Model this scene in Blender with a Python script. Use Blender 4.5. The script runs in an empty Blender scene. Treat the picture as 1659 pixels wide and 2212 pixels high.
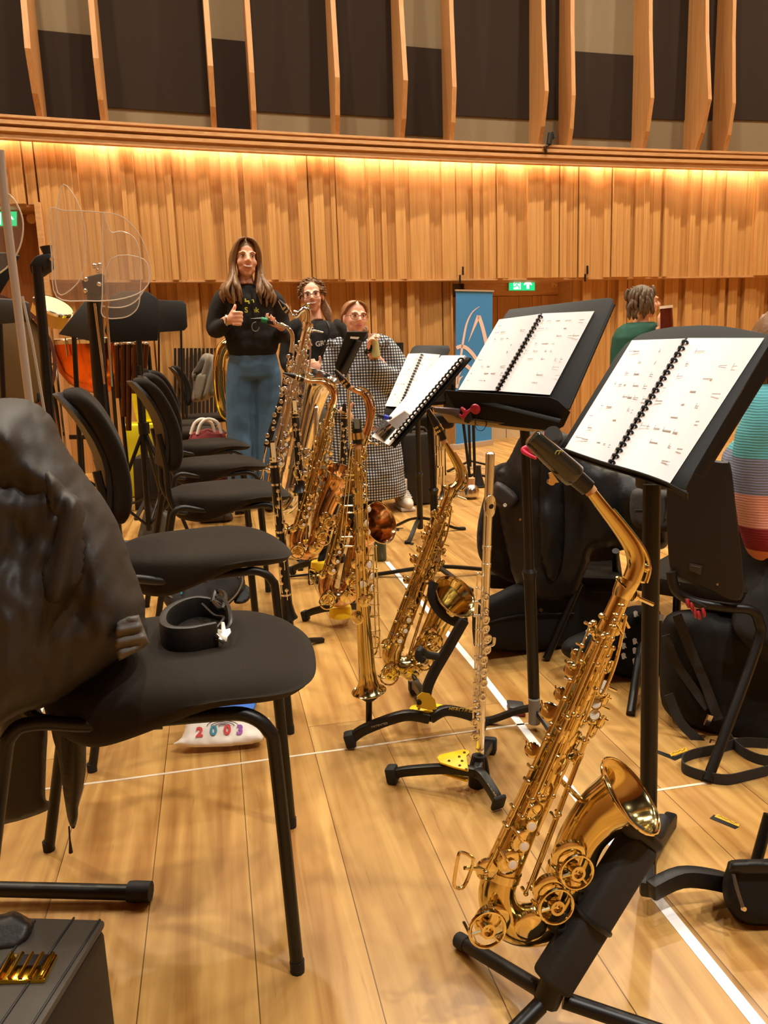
import bpy, bmesh, math, random
from mathutils import Vector, Matrix, noise
from mathutils.geometry import delaunay_2d_cdt
S = bpy.context.scene
COL = S.collection
V = Vector
PI = math.pi
rnd = random.Random(7)
# ------------------------------------------------------------------ camera
FPX, CX, CY = 1750.0, 829.5, 1106.0
CAM = V((0, 0, 1.02))
R3 = Matrix(((0.9780203215482219, 0.07318028283113703, -0.1952457345077412),
             (-0.20566847485401843, 0.18452498678491375, -0.961067639504759),
             (-0.034303485098959786, 0.9800995742559947, 0.1955200640683284)))
R3 = Matrix((R3[0], -R3[1] if False else R3[1], R3[2]))


def ray(px, py):
    return R3 @ V((px - CX, CY - py, -FPX)).normalized()


class Pl:
    """a real plane in the room: through a point, with a normal towards the viewer's side"""
    def __init__(self, p0, n=(0, -1, 0)):
        self.p, self.n = V(p0), V(n).normalized()

    def __call__(self, px, py, off=0.0):
        d = ray(px, py)
        t = (self.p + self.n * off - CAM).dot(self.n) / d.dot(self.n)
        return CAM + d * t

    def s(self, px, py):
        """metres per pixel there"""
        return (self(px + 1, py) - self(px, py)).length


def PY(y, slope=0.0, yaw=0.0):
    """plane at distance y (at floor height), leaning away by slope, turned by yaw"""
    n = V((math.sin(yaw), -math.cos(yaw), slope))
    # pivot on the viewing axis so yaw does not change the mean distance
    c = CAM + R3 @ V((0, 0, -1)) * (y / (R3 @ V((0, 0, -1))).y)
    return Pl((c.x, y, 0), n)


def PYat(px, y, slope=0.0, yaw=0.0, z=0.0):
    d = ray(px, 1000)
    return Pl((d.x / d.y * y, y, z), (math.sin(yaw), -math.cos(yaw), slope))


def FL(px, py, z=0.0):
    d = ray(px, py)
    t = (z - CAM.z) / d.z
    return CAM + d * t


cam_d = bpy.data.cameras.new('camera')
cam = bpy.data.objects.new('camera', cam_d)
COL.objects.link(cam)
cam.matrix_world = Matrix.Translation(CAM) @ R3.to_4x4()
cam_d.sensor_fit = 'VERTICAL'
cam_d.sensor_height = 24.0
cam_d.lens = FPX / 2212.0 * 24.0
cam_d.clip_start = 0.02
S.camera = cam
S.view_settings.view_transform = 'Standard'
S.view_settings.look = 'None'
S.view_settings.gamma = 1
S.view_settings.use_curve_mapping = False

# ------------------------------------------------------------------ materials
MATS = {}


def lin(c):
    return tuple(((x / 255.0) / 12.92 if x / 255.0 <= 0.04045 else ((x / 255.0 + 0.055) / 1.055) ** 2.4) for x in c)


def mat(name, rgb, rough=0.6, metal=0.0, spec=0.5, var=0.0, vscale=8.0, bump=0.0, bscale=200.0, emit=None, estr=0.0, alpha=1.0, trans=0.0, sheen=0.0, coat=0.0):
    if name in MATS:
        return MATS[name]
    m = bpy.data.materials.new(name)
    m.use_nodes = True
    nt = m.node_tree
    b = nt.nodes['Principled BSDF']
    c = lin(rgb) + (1,)
    b.inputs['Base Color'].default_value = c
    b.inputs['Roughness'].default_value = rough
    b.inputs['Metallic'].default_value = metal
    b.inputs['Specular IOR Level'].default_value = spec
    b.inputs['Transmission Weight'].default_value = trans
    b.inputs['Alpha'].default_value = alpha
    b.inputs['Sheen Weight'].default_value = sheen
    b.inputs['Coat Weight'].default_value = coat
    tc = None
    if var > 0 or bump > 0:
        tc = nt.nodes.new('ShaderNodeTexCoord')
    if var > 0:
        n = nt.nodes.new('ShaderNodeTexNoise')
        n.inputs['Scale'].default_value = vscale
        n.inputs['Detail'].default_value = 5
        nt.links.new(tc.outputs['Object'], n.inputs['Vector'])
        mx = nt.nodes.new('ShaderNodeMix')
        mx.data_type = 'RGBA'
        mx.inputs[6].default_value = tuple(x * (1 - var) for x in c[:3]) + (1,)
        mx.inputs[7].default_value = tuple(min(1, x * (1 + var)) for x in c[:3]) + (1,)
        nt.links.new(n.outputs['Fac'], mx.inputs[0])
        nt.links.new(mx.outputs[2], b.inputs['Base Color'])
    if bump > 0:
        n2 = nt.nodes.new('ShaderNodeTexNoise')
        n2.inputs['Scale'].default_value = bscale
        n2.inputs['Detail'].default_value = 3
        nt.links.new(tc.outputs['Object'], n2.inputs['Vector'])
        bp = nt.nodes.new('ShaderNodeBump')
        bp.inputs['Strength'].default_value = bump
        bp.inputs['Distance'].default_value = 0.005
        nt.links.new(n2.outputs['Fac'], bp.inputs['Height'])
        nt.links.new(bp.outputs['Normal'], b.inputs['Normal'])
    if emit:
        b.inputs['Emission Color'].default_value = lin(emit) + (1,)
        b.inputs['Emission Strength'].default_value = estr
    MATS[name] = m
    return m


def wood_mat(name, c1, c2, scale=(1, 1, 1), rough=0.45, plank=None, coord='Generated'):
    """long-grained wood; plank=(length,width) adds staggered boards in X/Y"""
    m = bpy.data.materials.new(name)
    m.use_nodes = True
    nt = m.node_tree
    N, L = nt.nodes, nt.links
    b = N['Principled BSDF']
    b.inputs['Roughness'].default_value = rough
    geo = N.new('ShaderNodeNewGeometry')
    mp = N.new('ShaderNodeMapping')
    mp.inputs['Scale'].default_value = scale
    L.new(geo.outputs['Position'], mp.inputs['Vector'])
    n1 = N.new('ShaderNodeTexNoise')
    n1.inputs['Scale'].default_value = 3.0
    n1.inputs['Detail'].default_value = 6
    n1.inputs['Distortion'].default_value = 0.6
    L.new(mp.outputs['Vector'], n1.inputs['Vector'])
    cr = N.new('ShaderNodeValToRGB')
    cr.color_ramp.elements[0].position = 0.3
    cr.color_ramp.elements[0].color = lin(c1) + (1,)
    cr.color_ramp.elements[1].position = 0.7
    cr.color_ramp.elements[1].color = lin(c2) + (1,)
    L.new(n1.outputs['Fac'], cr.inputs['Fac'])
    out = cr.outputs['Color']
    if plank:
        sw = N.new('ShaderNodeMapping')
        sw.inputs['Rotation'].default_value = (0, 0, PI / 2)
        L.new(geo.outputs['Position'], sw.inputs['Vector'])
        br = N.new('ShaderNodeTexBrick')
        br.offset = 0.37
        br.offset_frequency = 2
        br.inputs['Scale'].default_value = 1.0
        br.inputs['Mortar Size'].default_value = 0.0011
        br.inputs['Mortar Smooth'].default_value = 0.1
        br.inputs['Bias'].default_value = 0.0
        br.inputs['Brick Width'].default_value = plank[0]
        br.inputs['Row Height'].default_value = plank[1]
        br.inputs['Color1'].default_value = (0.80, 0.78, 0.74, 1)
        br.inputs['Color2'].default_value = (1.06, 1.04, 1.0, 1)
        br.inputs['Mortar'].default_value = (0.30, 0.24, 0.18, 1)
        L.new(sw.outputs['Vector'], br.inputs['Vector'])
        # grain shifts from board to board
        ad = N.new('ShaderNodeVectorMath')
        ad.operation = 'MULTIPLY_ADD'
        ad.inputs[1].default_value = (37, 53, 0)
        L.new(br.outputs['Color'], ad.inputs[0])
        L.new(mp.outputs['Vector'], ad.inputs[2])
        L.new(ad.outputs['Vector'], n1.inputs['Vector'])
        mx = N.new('ShaderNodeMix')
        mx.data_type = 'RGBA'
        mx.blend_type = 'MULTIPLY'
        mx.inputs[0].default_value = 1
        L.new(cr.outputs['Color'], mx.inputs[6])
        L.new(br.outputs['Color'], mx.inputs[7])
        out = mx.outputs[2]
        # knots and dark flecks
        kn = N.new('ShaderNodeTexNoise')
        kn.inputs['Scale'].default_value = 7.0
        kn.inputs['Detail'].default_value = 4
        kn.inputs['Roughness'].default_value = 0.65
        L.new(ad.outputs['Vector'], kn.inputs['Vector'])
        kr = N.new('ShaderNodeValToRGB')
        kr.color_ramp.elements[0].position = 0.23
        kr.color_ramp.elements[0].color = (0.45, 0.36, 0.28, 1)
        kr.color_ramp.elements[1].position = 0.36
        kr.color_ramp.elements[1].color = (1, 1, 1, 1)
        L.new(kn.outputs['Fac'], kr.inputs['Fac'])
        m2 = N.new('ShaderNodeMix')
        m2.data_type = 'RGBA'
        m2.blend_type = 'MULTIPLY'
        m2.inputs[0].default_value = 0.8
        L.new(out, m2.inputs[6])
        L.new(kr.outputs['Color'], m2.inputs[7])
        out = m2.outputs[2]
    L.new(out, b.inputs['Base Color'])
    MATS[name] = m
    return m


# ------------------------------------------------------------------ mesh builder
def catmull(pts, n=6, closed=False):
    """smooth a polyline (tuples of any length)"""
    P = [tuple(p) for p in pts]
    k = len(P)
    if k < 3 or n <= 1:
        return P
    out = []
    rng = range(k if closed else k - 1)
    for i in rng:
        p0 = P[(i - 1) % k] if (closed or i > 0) else P[0]
        p1 = P[i]
        p2 = P[(i + 1) % k]
        p3 = P[(i + 2) % k] if (closed or i + 2 < k) else P[-1]
        for j in range(n):
            t = j / n
            out.append(tuple(0.5 * ((2 * b) + (c - a) * t + (2 * a - 5 * b + 4 * c - d) * t * t + (3 * b - a - 3 * c + d) * t ** 3)
                             for a, b, c, d in zip(p0, p1, p2, p3)))
    if not closed:
        out.append(P[-1])
    return out


def lerp(a, b, t):
    return a + (b - a) * t


class MB:
    def __init__(self):
        self.bm = bmesh.new()

    def faces(self, verts, faces):
        vs = [self.bm.verts.new(v) for v in verts]
        for f in faces:
            try:
                self.bm.faces.new([vs[i] for i in f])
            except ValueError:
                pass
        return vs

    def rings(self, rings, cap=True, closed_u=True, closed_v=False):
        n = len(rings[0])
        vs = [v for r in rings for v in r]
        fs = []
        m = len(rings)
        for i in range(m if closed_v else m - 1):
            for j in range(n if closed_u else n - 1):
                a, b = i * n + j, i * n + (j + 1) % n
                i2 = (i + 1) % m
                fs.append((a, b, i2 * n + (j + 1) % n, i2 * n + j))
        if cap and not closed_v:
            fs.append(tuple(range(n - 1, -1, -1)))
            fs.append(tuple((m - 1) * n + j for j in range(n)))
        self.faces(vs, fs)
        return self

    def tube(self, path, r, seg=8, cap=True, closed=False, sm=1, flat=None, up=None):
        """tube along a path; r may be a list; flat=(fu,fv) scales the two section axes"""
        P = [V(p) for p in path]
        rr = list(r) if isinstance(r, (list, tuple)) else [r] * len(P)
        if sm > 1 and len(P) > 2:
            q = catmull([tuple(p) + (x,) for p, x in zip(P, rr)], sm, closed)
            P = [V(x[:3]) for x in q]
            rr = [max(1e-5, x[3]) for x in q]
        k = len(P)
        T = []
        for i in range(k):
            a = P[(i - 1) % k] if (closed or i > 0) else P[i]
            b = P[(i + 1) % k] if (closed or i < k - 1) else P[i]
            d = b - a
            T.append(d.normalized() if d.length > 1e-9 else (T[-1] if T else V((0, 0, 1))))
        u = V(up) if up else (V((0, 0, 1)) if abs(T[0].z) < 0.9 else V((1, 0, 0)))
        u = (u - T[0] * u.dot(T[0])).normalized()
        rings = []
        fu, fv = flat or (1, 1)
        for i in range(k):
            u = (u - T[i] * u.dot(T[i]))
            if u.length < 1e-6:
                u = T[i].orthogonal()
            u.normalize()
            w = T[i].cross(u)
            rings.append([P[i] + (u * math.cos(2 * PI * j / seg) * fu + w * math.sin(2 * PI * j / seg) * fv) * rr[i] for j in range(seg)])
        return self.rings(rings, cap=cap, closed_v=closed)

    def cyl(self, a, b, r, seg=12, r2=None):
        return self.tube([a, b], [r, r if r2 is None else r2], seg)

    def lathe(self, p0, axis, prof, seg=24, cap=True, sx=1.0, ux=None):
        a = V(axis).normalized()
        u = V(ux) if ux else a.orthogonal()
        u = (u - a * u.dot(a)).normalized()
        w = a.cross(u)
        p0 = V(p0)
        return self.rings([[p0 + a * t + (u * math.cos(2 * PI * j / seg) * sx + w * math.sin(2 * PI * j / seg)) * max(r, 1e-5) for j in range(seg)] for t, r in prof], cap=cap)

    def ell(self, c, rx, ry=None, rz=None, rot=None, seg=16, ringn=10):
        ry = rx if ry is None else ry
        rz = rx if rz is None else rz
        c = V(c)
        M = rot or Matrix.Identity(3)
        rings = []
        for i in range(ringn + 1):
            th = PI * i / ringn
            s = max(math.sin(th), 0.02)
            rings.append([c + M @ V((rx * s * math.cos(2 * PI * j / seg), ry * s * math.sin(2 * PI * j / seg), -rz * math.cos(th))) for j in range(seg)])
        return self.rings(rings)

    def box(self, c, sx, sy, sz, rot=None):
        c = V(c)
        M = rot or Matrix.Identity(3)
        vs = [c + M @ V((x * sx / 2, y * sy / 2, z * sz / 2)) for x in (-1, 1) for y in (-1, 1) for z in (-1, 1)]
        self.faces(vs, [(0, 1, 3, 2), (4, 6, 7, 5), (0, 4, 5, 1), (2, 3, 7, 6), (0, 2, 6, 4), (1, 5, 7, 3)])
        return self

    def bar(self, a, b, w, h, up=(0, 0, 1)):
        """rectangular bar from a to b, w across, h along up"""
        a, b = V(a), V(b)
        t = (b - a).normalized()
        u = V(up)
        u = (u - t * u.dot(t)).normalized()
        s = t.cross(u)
        q = lambda p: [p + s * w / 2 * i + u * h / 2 * j for i, j in ((-1, -1), (1, -1), (1, 1), (-1, 1))]
        return self.rings([q(a), q(b)])

    def barpath(self, pts, w, h, up=(0, 0, 1), sm=1):
        P = [V(p) for p in (catmull([tuple(p) for p in pts], sm) if sm > 1 else pts)]
        rings = []
        for i, p in enumerate(P):
            t = (P[min(i + 1, len(P) - 1)] - P[max(i - 1, 0)]).normalized()
            u = V(up)
            u = (u - t * u.dot(t)).normalized()
            s = t.cross(u)
            ww = w[i * (len(w) - 1) // max(1, len(P) - 1)] if isinstance(w, list) else w
            rings.append([p + s * ww / 2 * a + u * h / 2 * b for a, b in ((-1, -1), (1, -1), (1, 1), (-1, 1))])
        return self.rings(rings)

    def prism(self, poly, vec):
        n = len(poly)
        P = [V(p) for p in poly]
        v = V(vec)
        self.faces(P + [p + v for p in P], [tuple(range(n - 1, -1, -1)), tuple(range(n, 2 * n))] + [(i, (i + 1) % n, n + (i + 1) % n, n + i) for i in range(n)])
        return self

    def fill(self, outer, holes, to3, vec):
        """extruded outline with holes: 2D loops mapped by to3(x,y)"""
        loops = [outer] + list(holes)
        vs, es = [], []
        for lp in loops:
            b = len(vs)
            vs += [V(p) for p in lp]
            es += [(b + i, b + (i + 1) % len(lp)) for i in range(len(lp))]
        r = delaunay_2d_cdt(vs, es, [], 0 if not holes else 3, 1e-6)
        r = delaunay_2d_cdt(vs, es, [], 2 if holes else 1, 1e-6)
        fv, ff = r[0], r[2]
        if holes:
            keep = []
            for f in ff:
                cx = sum(fv[i].x for i in f) / len(f)
                cy = sum(fv[i].y for i in f) / len(f)
                if inpoly(cx, cy, outer) and not any(inpoly(cx, cy, h) for h in holes):
                    keep.append(f)
            ff = keep
        P = [V(to3(p.x, p.y)) for p in fv]
        n = len(P)
        v = V(vec)
        fs = [tuple(reversed(f)) for f in ff] + [tuple(n + i for i in f) for f in ff]
        cnt = {}
        for f in ff:
            for i in range(len(f)):
                e = (f[i], f[(i + 1) % len(f)])
                cnt[e] = 1
        for a, b in cnt:
            if (b, a) not in cnt:
                fs.append((a, b, n + b, n + a))
        self.faces(P + [p + v for p in P], fs)
        return self

    def puff(self, poly, pl, tf, tb=None, off=0.0, step=None, fold=None, sm=4, edge=None, power=0.5):
        """soft body with the given outline (pixels on plane pl), bulging tf towards and tb away from the viewer"""
        tb = tf if tb is None else tb
        poly = catmull(poly, sm, True) if sm > 1 else [tuple(p) for p in poly]
        xs = [p[0] for p in poly]
        ys = [p[1] for p in poly]
        w, h = max(xs) - min(xs), max(ys) - min(ys)
        step = step or max(w, h) / 26.0
        edge = edge or min(w, h) * 0.3
        # resample outline
        ol = []
        for i in range(len(poly)):
            a, b = poly[i], poly[(i + 1) % len(poly)]
            d = math.hypot(b[0] - a[0], b[1] - a[1])
            k = max(1, int(d / step))
            for j in range(k):
                ol.append((lerp(a[0], b[0], j / k), lerp(a[1], b[1], j / k)))
        pts = list(ol)
        es = [(i, (i + 1) % len(ol)) for i in range(len(ol))]
        y = min(ys) + step / 2
        row = 0
        while y < max(ys):
            x = min(xs) + (step / 2 if row % 2 else step)
            while x < max(xs):
                if inpoly(x, y, ol) and pdist(x, y, ol) > step * 0.45:
                    pts.append((x, y))
                x += step
            y += step * 0.87
            row += 1
        r = delaunay_2d_cdt([V(p) for p in pts], es, [], 1, 1e-6)
        fv, ff = r[0], r[2]
        nb = set()
        cnt = {}
        for f in ff:
            for i in range(len(f)):
                cnt[(f[i], f[(i + 1) % len(f)])] = 1
        for a, b in cnt:
            if (b, a) not in cnt:
                nb.add(a)
                nb.add(b)
        F, B = [], []
        for i, p in enumerate(fv):
            d = 0 if i in nb else pdist(p.x, p.y, ol)
            k = min(1.0, d / edge)
            k = (1 - (1 - k) ** 2) ** power if k > 0 else 0.0
            fo = fold(p.x, p.y) * min(1, k * 1.5) if fold else 0.0
            F.append(pl(p.x, p.y, off + tf * k + fo))
            B.append(pl(p.x, p.y, off - tb * k))
        n = len(F)
        idx = list(range(n)) + [i if i in nb else n + i for i in range(n)]
        fs = [f for f in ff] + [tuple(idx[n + i] for i in reversed(f)) for f in ff]
        self.faces(F + B, fs)
        return self

    def build(self, name, m, parent=None, label=None, cat=None, group=None, kind=None, smooth=True, ang=40, bevel=0.0, bseg=2, subd=0, remesh=0.0, iters=0, disp=None, thick=0.0):
        bm = self.bm
        bmesh.ops.remove_doubles(bm, verts=bm.verts, dist=1e-6)
        loose = [v for v in bm.verts if not v.link_faces]
        if loose:
            bmesh.ops.delete(bm, geom=loose, context='VERTS')
        bmesh.ops.recalc_face_normals(bm, faces=bm.faces)
        if bevel > 0:
            ed = [e for e in bm.edges if len(e.link_faces) == 2 and e.calc_face_angle(0) > math.radians(35)]
            bmesh.ops.bevel(bm, geom=ed, offset=bevel, segments=bseg, affect='EDGES', profile=0.5, clamp_overlap=True)
        me = bpy.data.meshes.new(name)
        bm.to_mesh(me)
        bm.free()
        o = bpy.data.objects.new(name, me)
        COL.objects.link(o)
        if remesh > 0 or subd > 0 or thick > 0:
            if thick > 0:
                md = o.modifiers.new('t', 'SOLIDIFY')
                md.thickness = thick
                md.offset = 0
            if remesh > 0:
                md = o.modifiers.new('r', 'REMESH')
                md.mode = 'VOXEL'
                md.voxel_size = remesh
                if iters:
                    sm = o.modifiers.new('s', 'SMOOTH')
                    sm.iterations = iters
                    sm.factor = 0.5
            if subd > 0:
                md = o.modifiers.new('u', 'SUBSURF')
                md.levels = md.render_levels = subd
            dg = bpy.context.evaluated_depsgraph_get()
            dg.update()
            nm = bpy.data.meshes.new_from_object(o.evaluated_get(dg))
            nm.name = name
            o.modifiers.clear()
            o.data = nm
            bpy.data.meshes.remove(me)
            me = nm
        if disp:
            for v in me.vertices:
                v.co = disp(v.co.copy())
        # origin
        if parent is not None:
            org = wloc(parent)
            o.parent = parent
        else:
            xs = [v.co for v in me.vertices]
            lo = V((min(v.x for v in xs), min(v.y for v in xs), min(v.z for v in xs)))
            hi = V((max(v.x for v in xs), max(v.y for v in xs), max(v.z for v in xs)))
            org = V(((lo.x + hi.x) / 2, (lo.y + hi.y) / 2, lo.z))
            o.location = org
        me.transform(Matrix.Translation(-org))
        for mm in (m if isinstance(m, (list, tuple)) else [m]):
            me.materials.append(mm)
        if smooth:
            for p in me.polygons:
                p.use_smooth = True
            if ang < 180:
                me.set_sharp_from_angle(angle=math.radians(ang))
        tag(o, label, cat, group, kind)
        return o


def wloc(o):
    p = V((0, 0, 0))
    while o is not None:
        p += o.location
        o = o.parent
    return p


def inpoly(x, y, poly):
    c = False
    n = len(poly)
    j = n - 1
    for i in range(n):
        xi, yi, xj, yj = poly[i][0], poly[i][1], poly[j][0], poly[j][1]
        if (yi > y) != (yj > y) and x < (xj - xi) * (y - yi) / (yj - yi) + xi:
            c = not c
        j = i
    return c


def pdist(x, y, poly):
    best = 1e18
    n = len(poly)
    for i in range(n):
        ax, ay = poly[i][0], poly[i][1]
        bx, by = poly[(i + 1) % n][0], poly[(i + 1) % n][1]
        dx, dy = bx - ax, by - ay
        l2 = dx * dx + dy * dy
        t = 0 if l2 == 0 else max(0, min(1, ((x - ax) * dx + (y - ay) * dy) / l2))
        d = (ax + t * dx - x) ** 2 + (ay + t * dy - y) ** 2
        if d < best:
            best = d
    return math.sqrt(best)


def tag(o, label=None, cat=None, group=None, kind=None):
    if label:
        o['label'] = label
    if cat:
        o['category'] = cat
    if group:
        o['group'] = group
    if kind:
        o['kind'] = kind
    return o


def thing(name, loc, label, cat, group=None):
    o = bpy.data.objects.new(name, None)
    o.empty_display_size = 0.05
    COL.objects.link(o)
    o.location = V(loc)
    return tag(o, label, cat, group)


def copy_tree(o, parent=None, kids=None):
    kids = kids if kids is not None else {}
    c = o.copy()
    COL.objects.link(c)
    if parent is not None:
        c.parent = parent
        c.matrix_parent_inverse = o.matrix_parent_inverse
    for ch in list(o.children):
        copy_tree(ch, c)
    return c


def text(body, name, m, parent, origin, ux, uy, size, depth=0.0006, align='CENTER', bold=0.0, label=None):
    """flat lettering as mesh, on the surface spanned by ux, uy"""
    cu = bpy.data.curves.new(name, 'FONT')
    cu.body = body
    cu.size = size
    cu.align_x = align
    cu.align_y = 'CENTER'
    cu.extrude = depth
    cu.offset = bold
    cu.resolution_u = 3
    t = bpy.data.objects.new('tmp', cu)
    COL.objects.link(t)
    dg = bpy.context.evaluated_depsgraph_get()
    dg.update()
    me = bpy.data.meshes.new_from_object(t.evaluated_get(dg))
    bpy.data.objects.remove(t)
    bpy.data.curves.remove(cu)
    ux, uy = V(ux).normalized(), V(uy)
    uy = (uy - ux * uy.dot(ux)).normalized()
    M = Matrix((ux, uy, ux.cross(uy))).transposed().to_4x4()
    me.transform(Matrix.Translation(V(origin) - wloc(parent)) @ M)
    o = bpy.data.objects.new(name, me)
    COL.objects.link(o)
    o.parent = parent
    me.materials.clear()
    me.materials.append(m)
    if label:
        o['label'] = label
    return o


def frame_of(a, b, face):
    """rotation whose z runs a->b and whose x is as near as possible to face"""
    z = (V(b) - V(a)).normalized()
    x = V(face)
    x = (x - z * x.dot(z)).normalized()
    return Matrix((x, z.cross(x), z)).transposed()


# common materials
BLK = mat('black_metal', (15, 13, 10), 0.4, 0.0, 0.4)
BLKP = mat('black_plastic', (16, 14, 13), 0.5)
RUB = mat('black_rubber', (15, 14, 13), 0.7)
FAB = mat('black_upholstery', (30, 22, 12), 0.95, spec=0.2, bump=0.3, bscale=900, sheen=0.08, var=0.12, vscale=30)
BRASS = mat('lacquered_brass', (224, 204, 142), 0.12, 1.0)
BRASSK = mat('brass_keywork', (238, 222, 170), 0.10, 1.0)
COPPER = mat('copper_brass', (224, 180, 134), 0.14, 1.0)
SILV = mat('silver_plate', (242, 240, 232), 0.12, 1.0)
CHR = mat('chrome', (220, 216, 210), 0.1, 1.0)
PEARL = mat('pearl', (232, 224, 208), 0.3)
CORK = mat('cork', (196, 150, 104), 0.9)
EBON = mat('black_grenadilla', (20, 17, 15), 0.32)
REED = mat('cane_reed', (226, 190, 128), 0.6)
YEL = mat('yellow_plate', (244, 204, 20), 0.45)
PAPER = mat('white_paper', (254, 253, 252), 0.7)
INK = mat('print_ink', (60, 52, 50), 0.8)
# ================================================================== the room
FLOORM = wood_mat('oak_floor', (160, 112, 54), (208, 166, 98), (9, 0.55, 1), 0.33, plank=(2.1, 0.19))
SLATM = wood_mat('oak_slats', (172, 122, 64), (200, 152, 88), (26, 26, 0.5), 0.55)
TRIMM = wood_mat('oak_trim', (176, 128, 80), (198, 152, 102), (2, 20, 20), 0.5)
FINM = wood_mat('oak_fins', (172, 120, 68), (192, 142, 88), (20, 20, 0.6), 0.5)
DOORM = wood_mat('oak_door', (160, 110, 62), (184, 134, 82), (18, 18, 0.5), 0.5)
DARKP = mat('dark_felt_panel', (36, 20, 4), 0.95, bump=0.2, bscale=500, var=0.1, vscale=3)
BEIGEP = mat('beige_plaster', (124, 108, 82), 0.9, var=0.05, vscale=2)
CEILM = mat('dark_ceiling', (44, 36, 30), 0.95)
GREYW = mat('grey_skirting', (196, 172, 134), 0.6)


def wy(x):
    return 7.72 + 0.155 * x - 0.0095 * x * x


def struct(b, name, m, **k):
    return b.build(name, m, kind='structure', **k)


XL, XR, YB, ZC = -4.4, 8.2, -4.0, 6.6
b = MB(); b.box((1.9, 2.6, -0.05), 12.8, 13.4, 0.1); struct(b, 'floor', FLOORM, smooth=False)
b = MB(); b.box((1.9, 2.6, ZC + 0.05), 12.8, 13.4, 0.1); struct(b, 'ceiling', CEILM, smooth=False)
b = MB(); b.box((XL - 0.05, 2.6, ZC / 2), 0.1, 13.4, ZC); struct(b, 'wall_left', SLATM, smooth=False)
b = MB(); b.box((XR + 0.05, 2.6, ZC / 2), 0.1, 13.4, ZC); struct(b, 'wall_right', SLATM, smooth=False)
b = MB(); b.box((1.9, YB - 0.05, ZC / 2), 12.8, 0.1, ZC); struct(b, 'wall_near', SLATM, smooth=False)

ZS, ZL0, ZL1 = 1.713, 2.80, 2.985      # soffit, ledge underside, ledge top
# beige plaster behind the panels, full height
b = MB()
xs = [XL + i * (XR - XL) / 40 for i in range(41)]
b.rings([[V((x, wy(x) + 0.65, 0)), V((x, wy(x) + 0.65, 2.9)), V((x, wy(x) + 0.43, 2.9)), V((x, wy(x) + 0.43, ZC)), V((x, wy(x) + 0.85, ZC)), V((x, wy(x) + 0.85, 0))] for x in xs])
struct(b, 'wall_back', BEIGEP, smooth=False)


def slat_run(bm_, x0, x1, z0, z1, base, depth, r, wmin=0.035, wmax=0.1):
    x = x0
    grp = 0
    while x < x1:
        if grp <= 0:
            grp = r.randint(2, 5)
            cur = r.uniform(0.2, 1.0)
            bm_.box((x + 0.008, wy(x) + base + 0.06, (z0 + z1) / 2), 0.016, 0.08, z1 - z0)
            x += 0.016
        w = r.uniform(wmin, wmax)
        w = min(w, x1 - x)
        if w < 0.01:
            break
        d = depth * max(0.05, min(1, cur + r.uniform(-0.35, 0.35)))
        y = wy(x + w / 2) + base
        bm_.box((x + w / 2, y + 0.10 - d / 2, (z0 + z1) / 2), w, 0.06 + d, z1 - z0)
        x += w
        grp -= 1


r2 = random.Random(11)
xo0 = FL(98, 450, 2.35).x          # edge of the tall opening at the left
xd0, xd1 = FL(996, 598, ZS).x, FL(1266, 596, ZS).x     # door niche
b = MB()
slat_run(b, xo0, XR, ZS, ZL0 + 0.12, 0.20, 0.12, r2)
slat_run(b, XL, xo0, 2.33, ZL0 + 0.12, 0.20, 0.12, r2)
struct(b, 'wall_back_upper_slats', SLATM, smooth=False)
b = MB()
for s0, s1, z in ((xo0, XR, ZS), (XL, xo0, 2.33)):
    q = [s0 + (s1 - s0) * i / 24 for i in range(25)]
    b.rings([[V((x, wy(x) + 0.20, z - 0.018)), V((x, wy(x) + 0.20, z)), V((x, wy(x) + 0.60, z)), V((x, wy(x) + 0.60, z - 0.018))] for x in q])
struct(b, 'trim_1', TRIMM, smooth=False)
# lower slats
r2 = random.Random(5)
b = MB()
slat_run(b, xo0, xd0, 0.0, ZS, 0.36, 0.13, r2)
slat_run(b, xd1, XR, 0.0, ZS, 0.36, 0.13, r2)
struct(b, 'wall_back_lower_slats', SLATM, smooth=False)
# ledge rail with stepped mouldings
b = MB()
q = [XL + (XR - XL) * i / 48 for i in range(49)]
prof = [(0.0, ZL0), (0.0, 2.85), (-0.02, 2.855), (-0.02, 2.885), (0.025, 2.89), (0.025, 2.905), (-0.025, 2.91), (-0.025, 2.94), (0.03, 2.945), (0.03, 2.96), (0.0, 2.965), (0.0, ZL1), (0.5, ZL1), (0.5, 2.93), (0.06, 2.92), (0.06, ZL0)]
b.rings([[V((x, wy(x) + d, z)) for d, z in prof] for x in q])
struct(b, 'trim_2', TRIMM, smooth=False)
# hidden lamp strip in the cove behind the rail
LEDM = mat('warm_lamp_strip', (255, 214, 150), emit=(255, 247, 230), estr=46)
b = MB()
b.rings([[V((x, wy(x) + 0.12, z)) for z in (2.885, 2.905)] + [V((x, wy(x) + 0.15, z)) for z in (2.905, 2.885)] for x in q])
b.build('cove_lamp_strip', LEDM, label='warm lamp strip hidden behind the ledge washing light down the slatted wall', cat='lamp', smooth=False)

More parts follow.
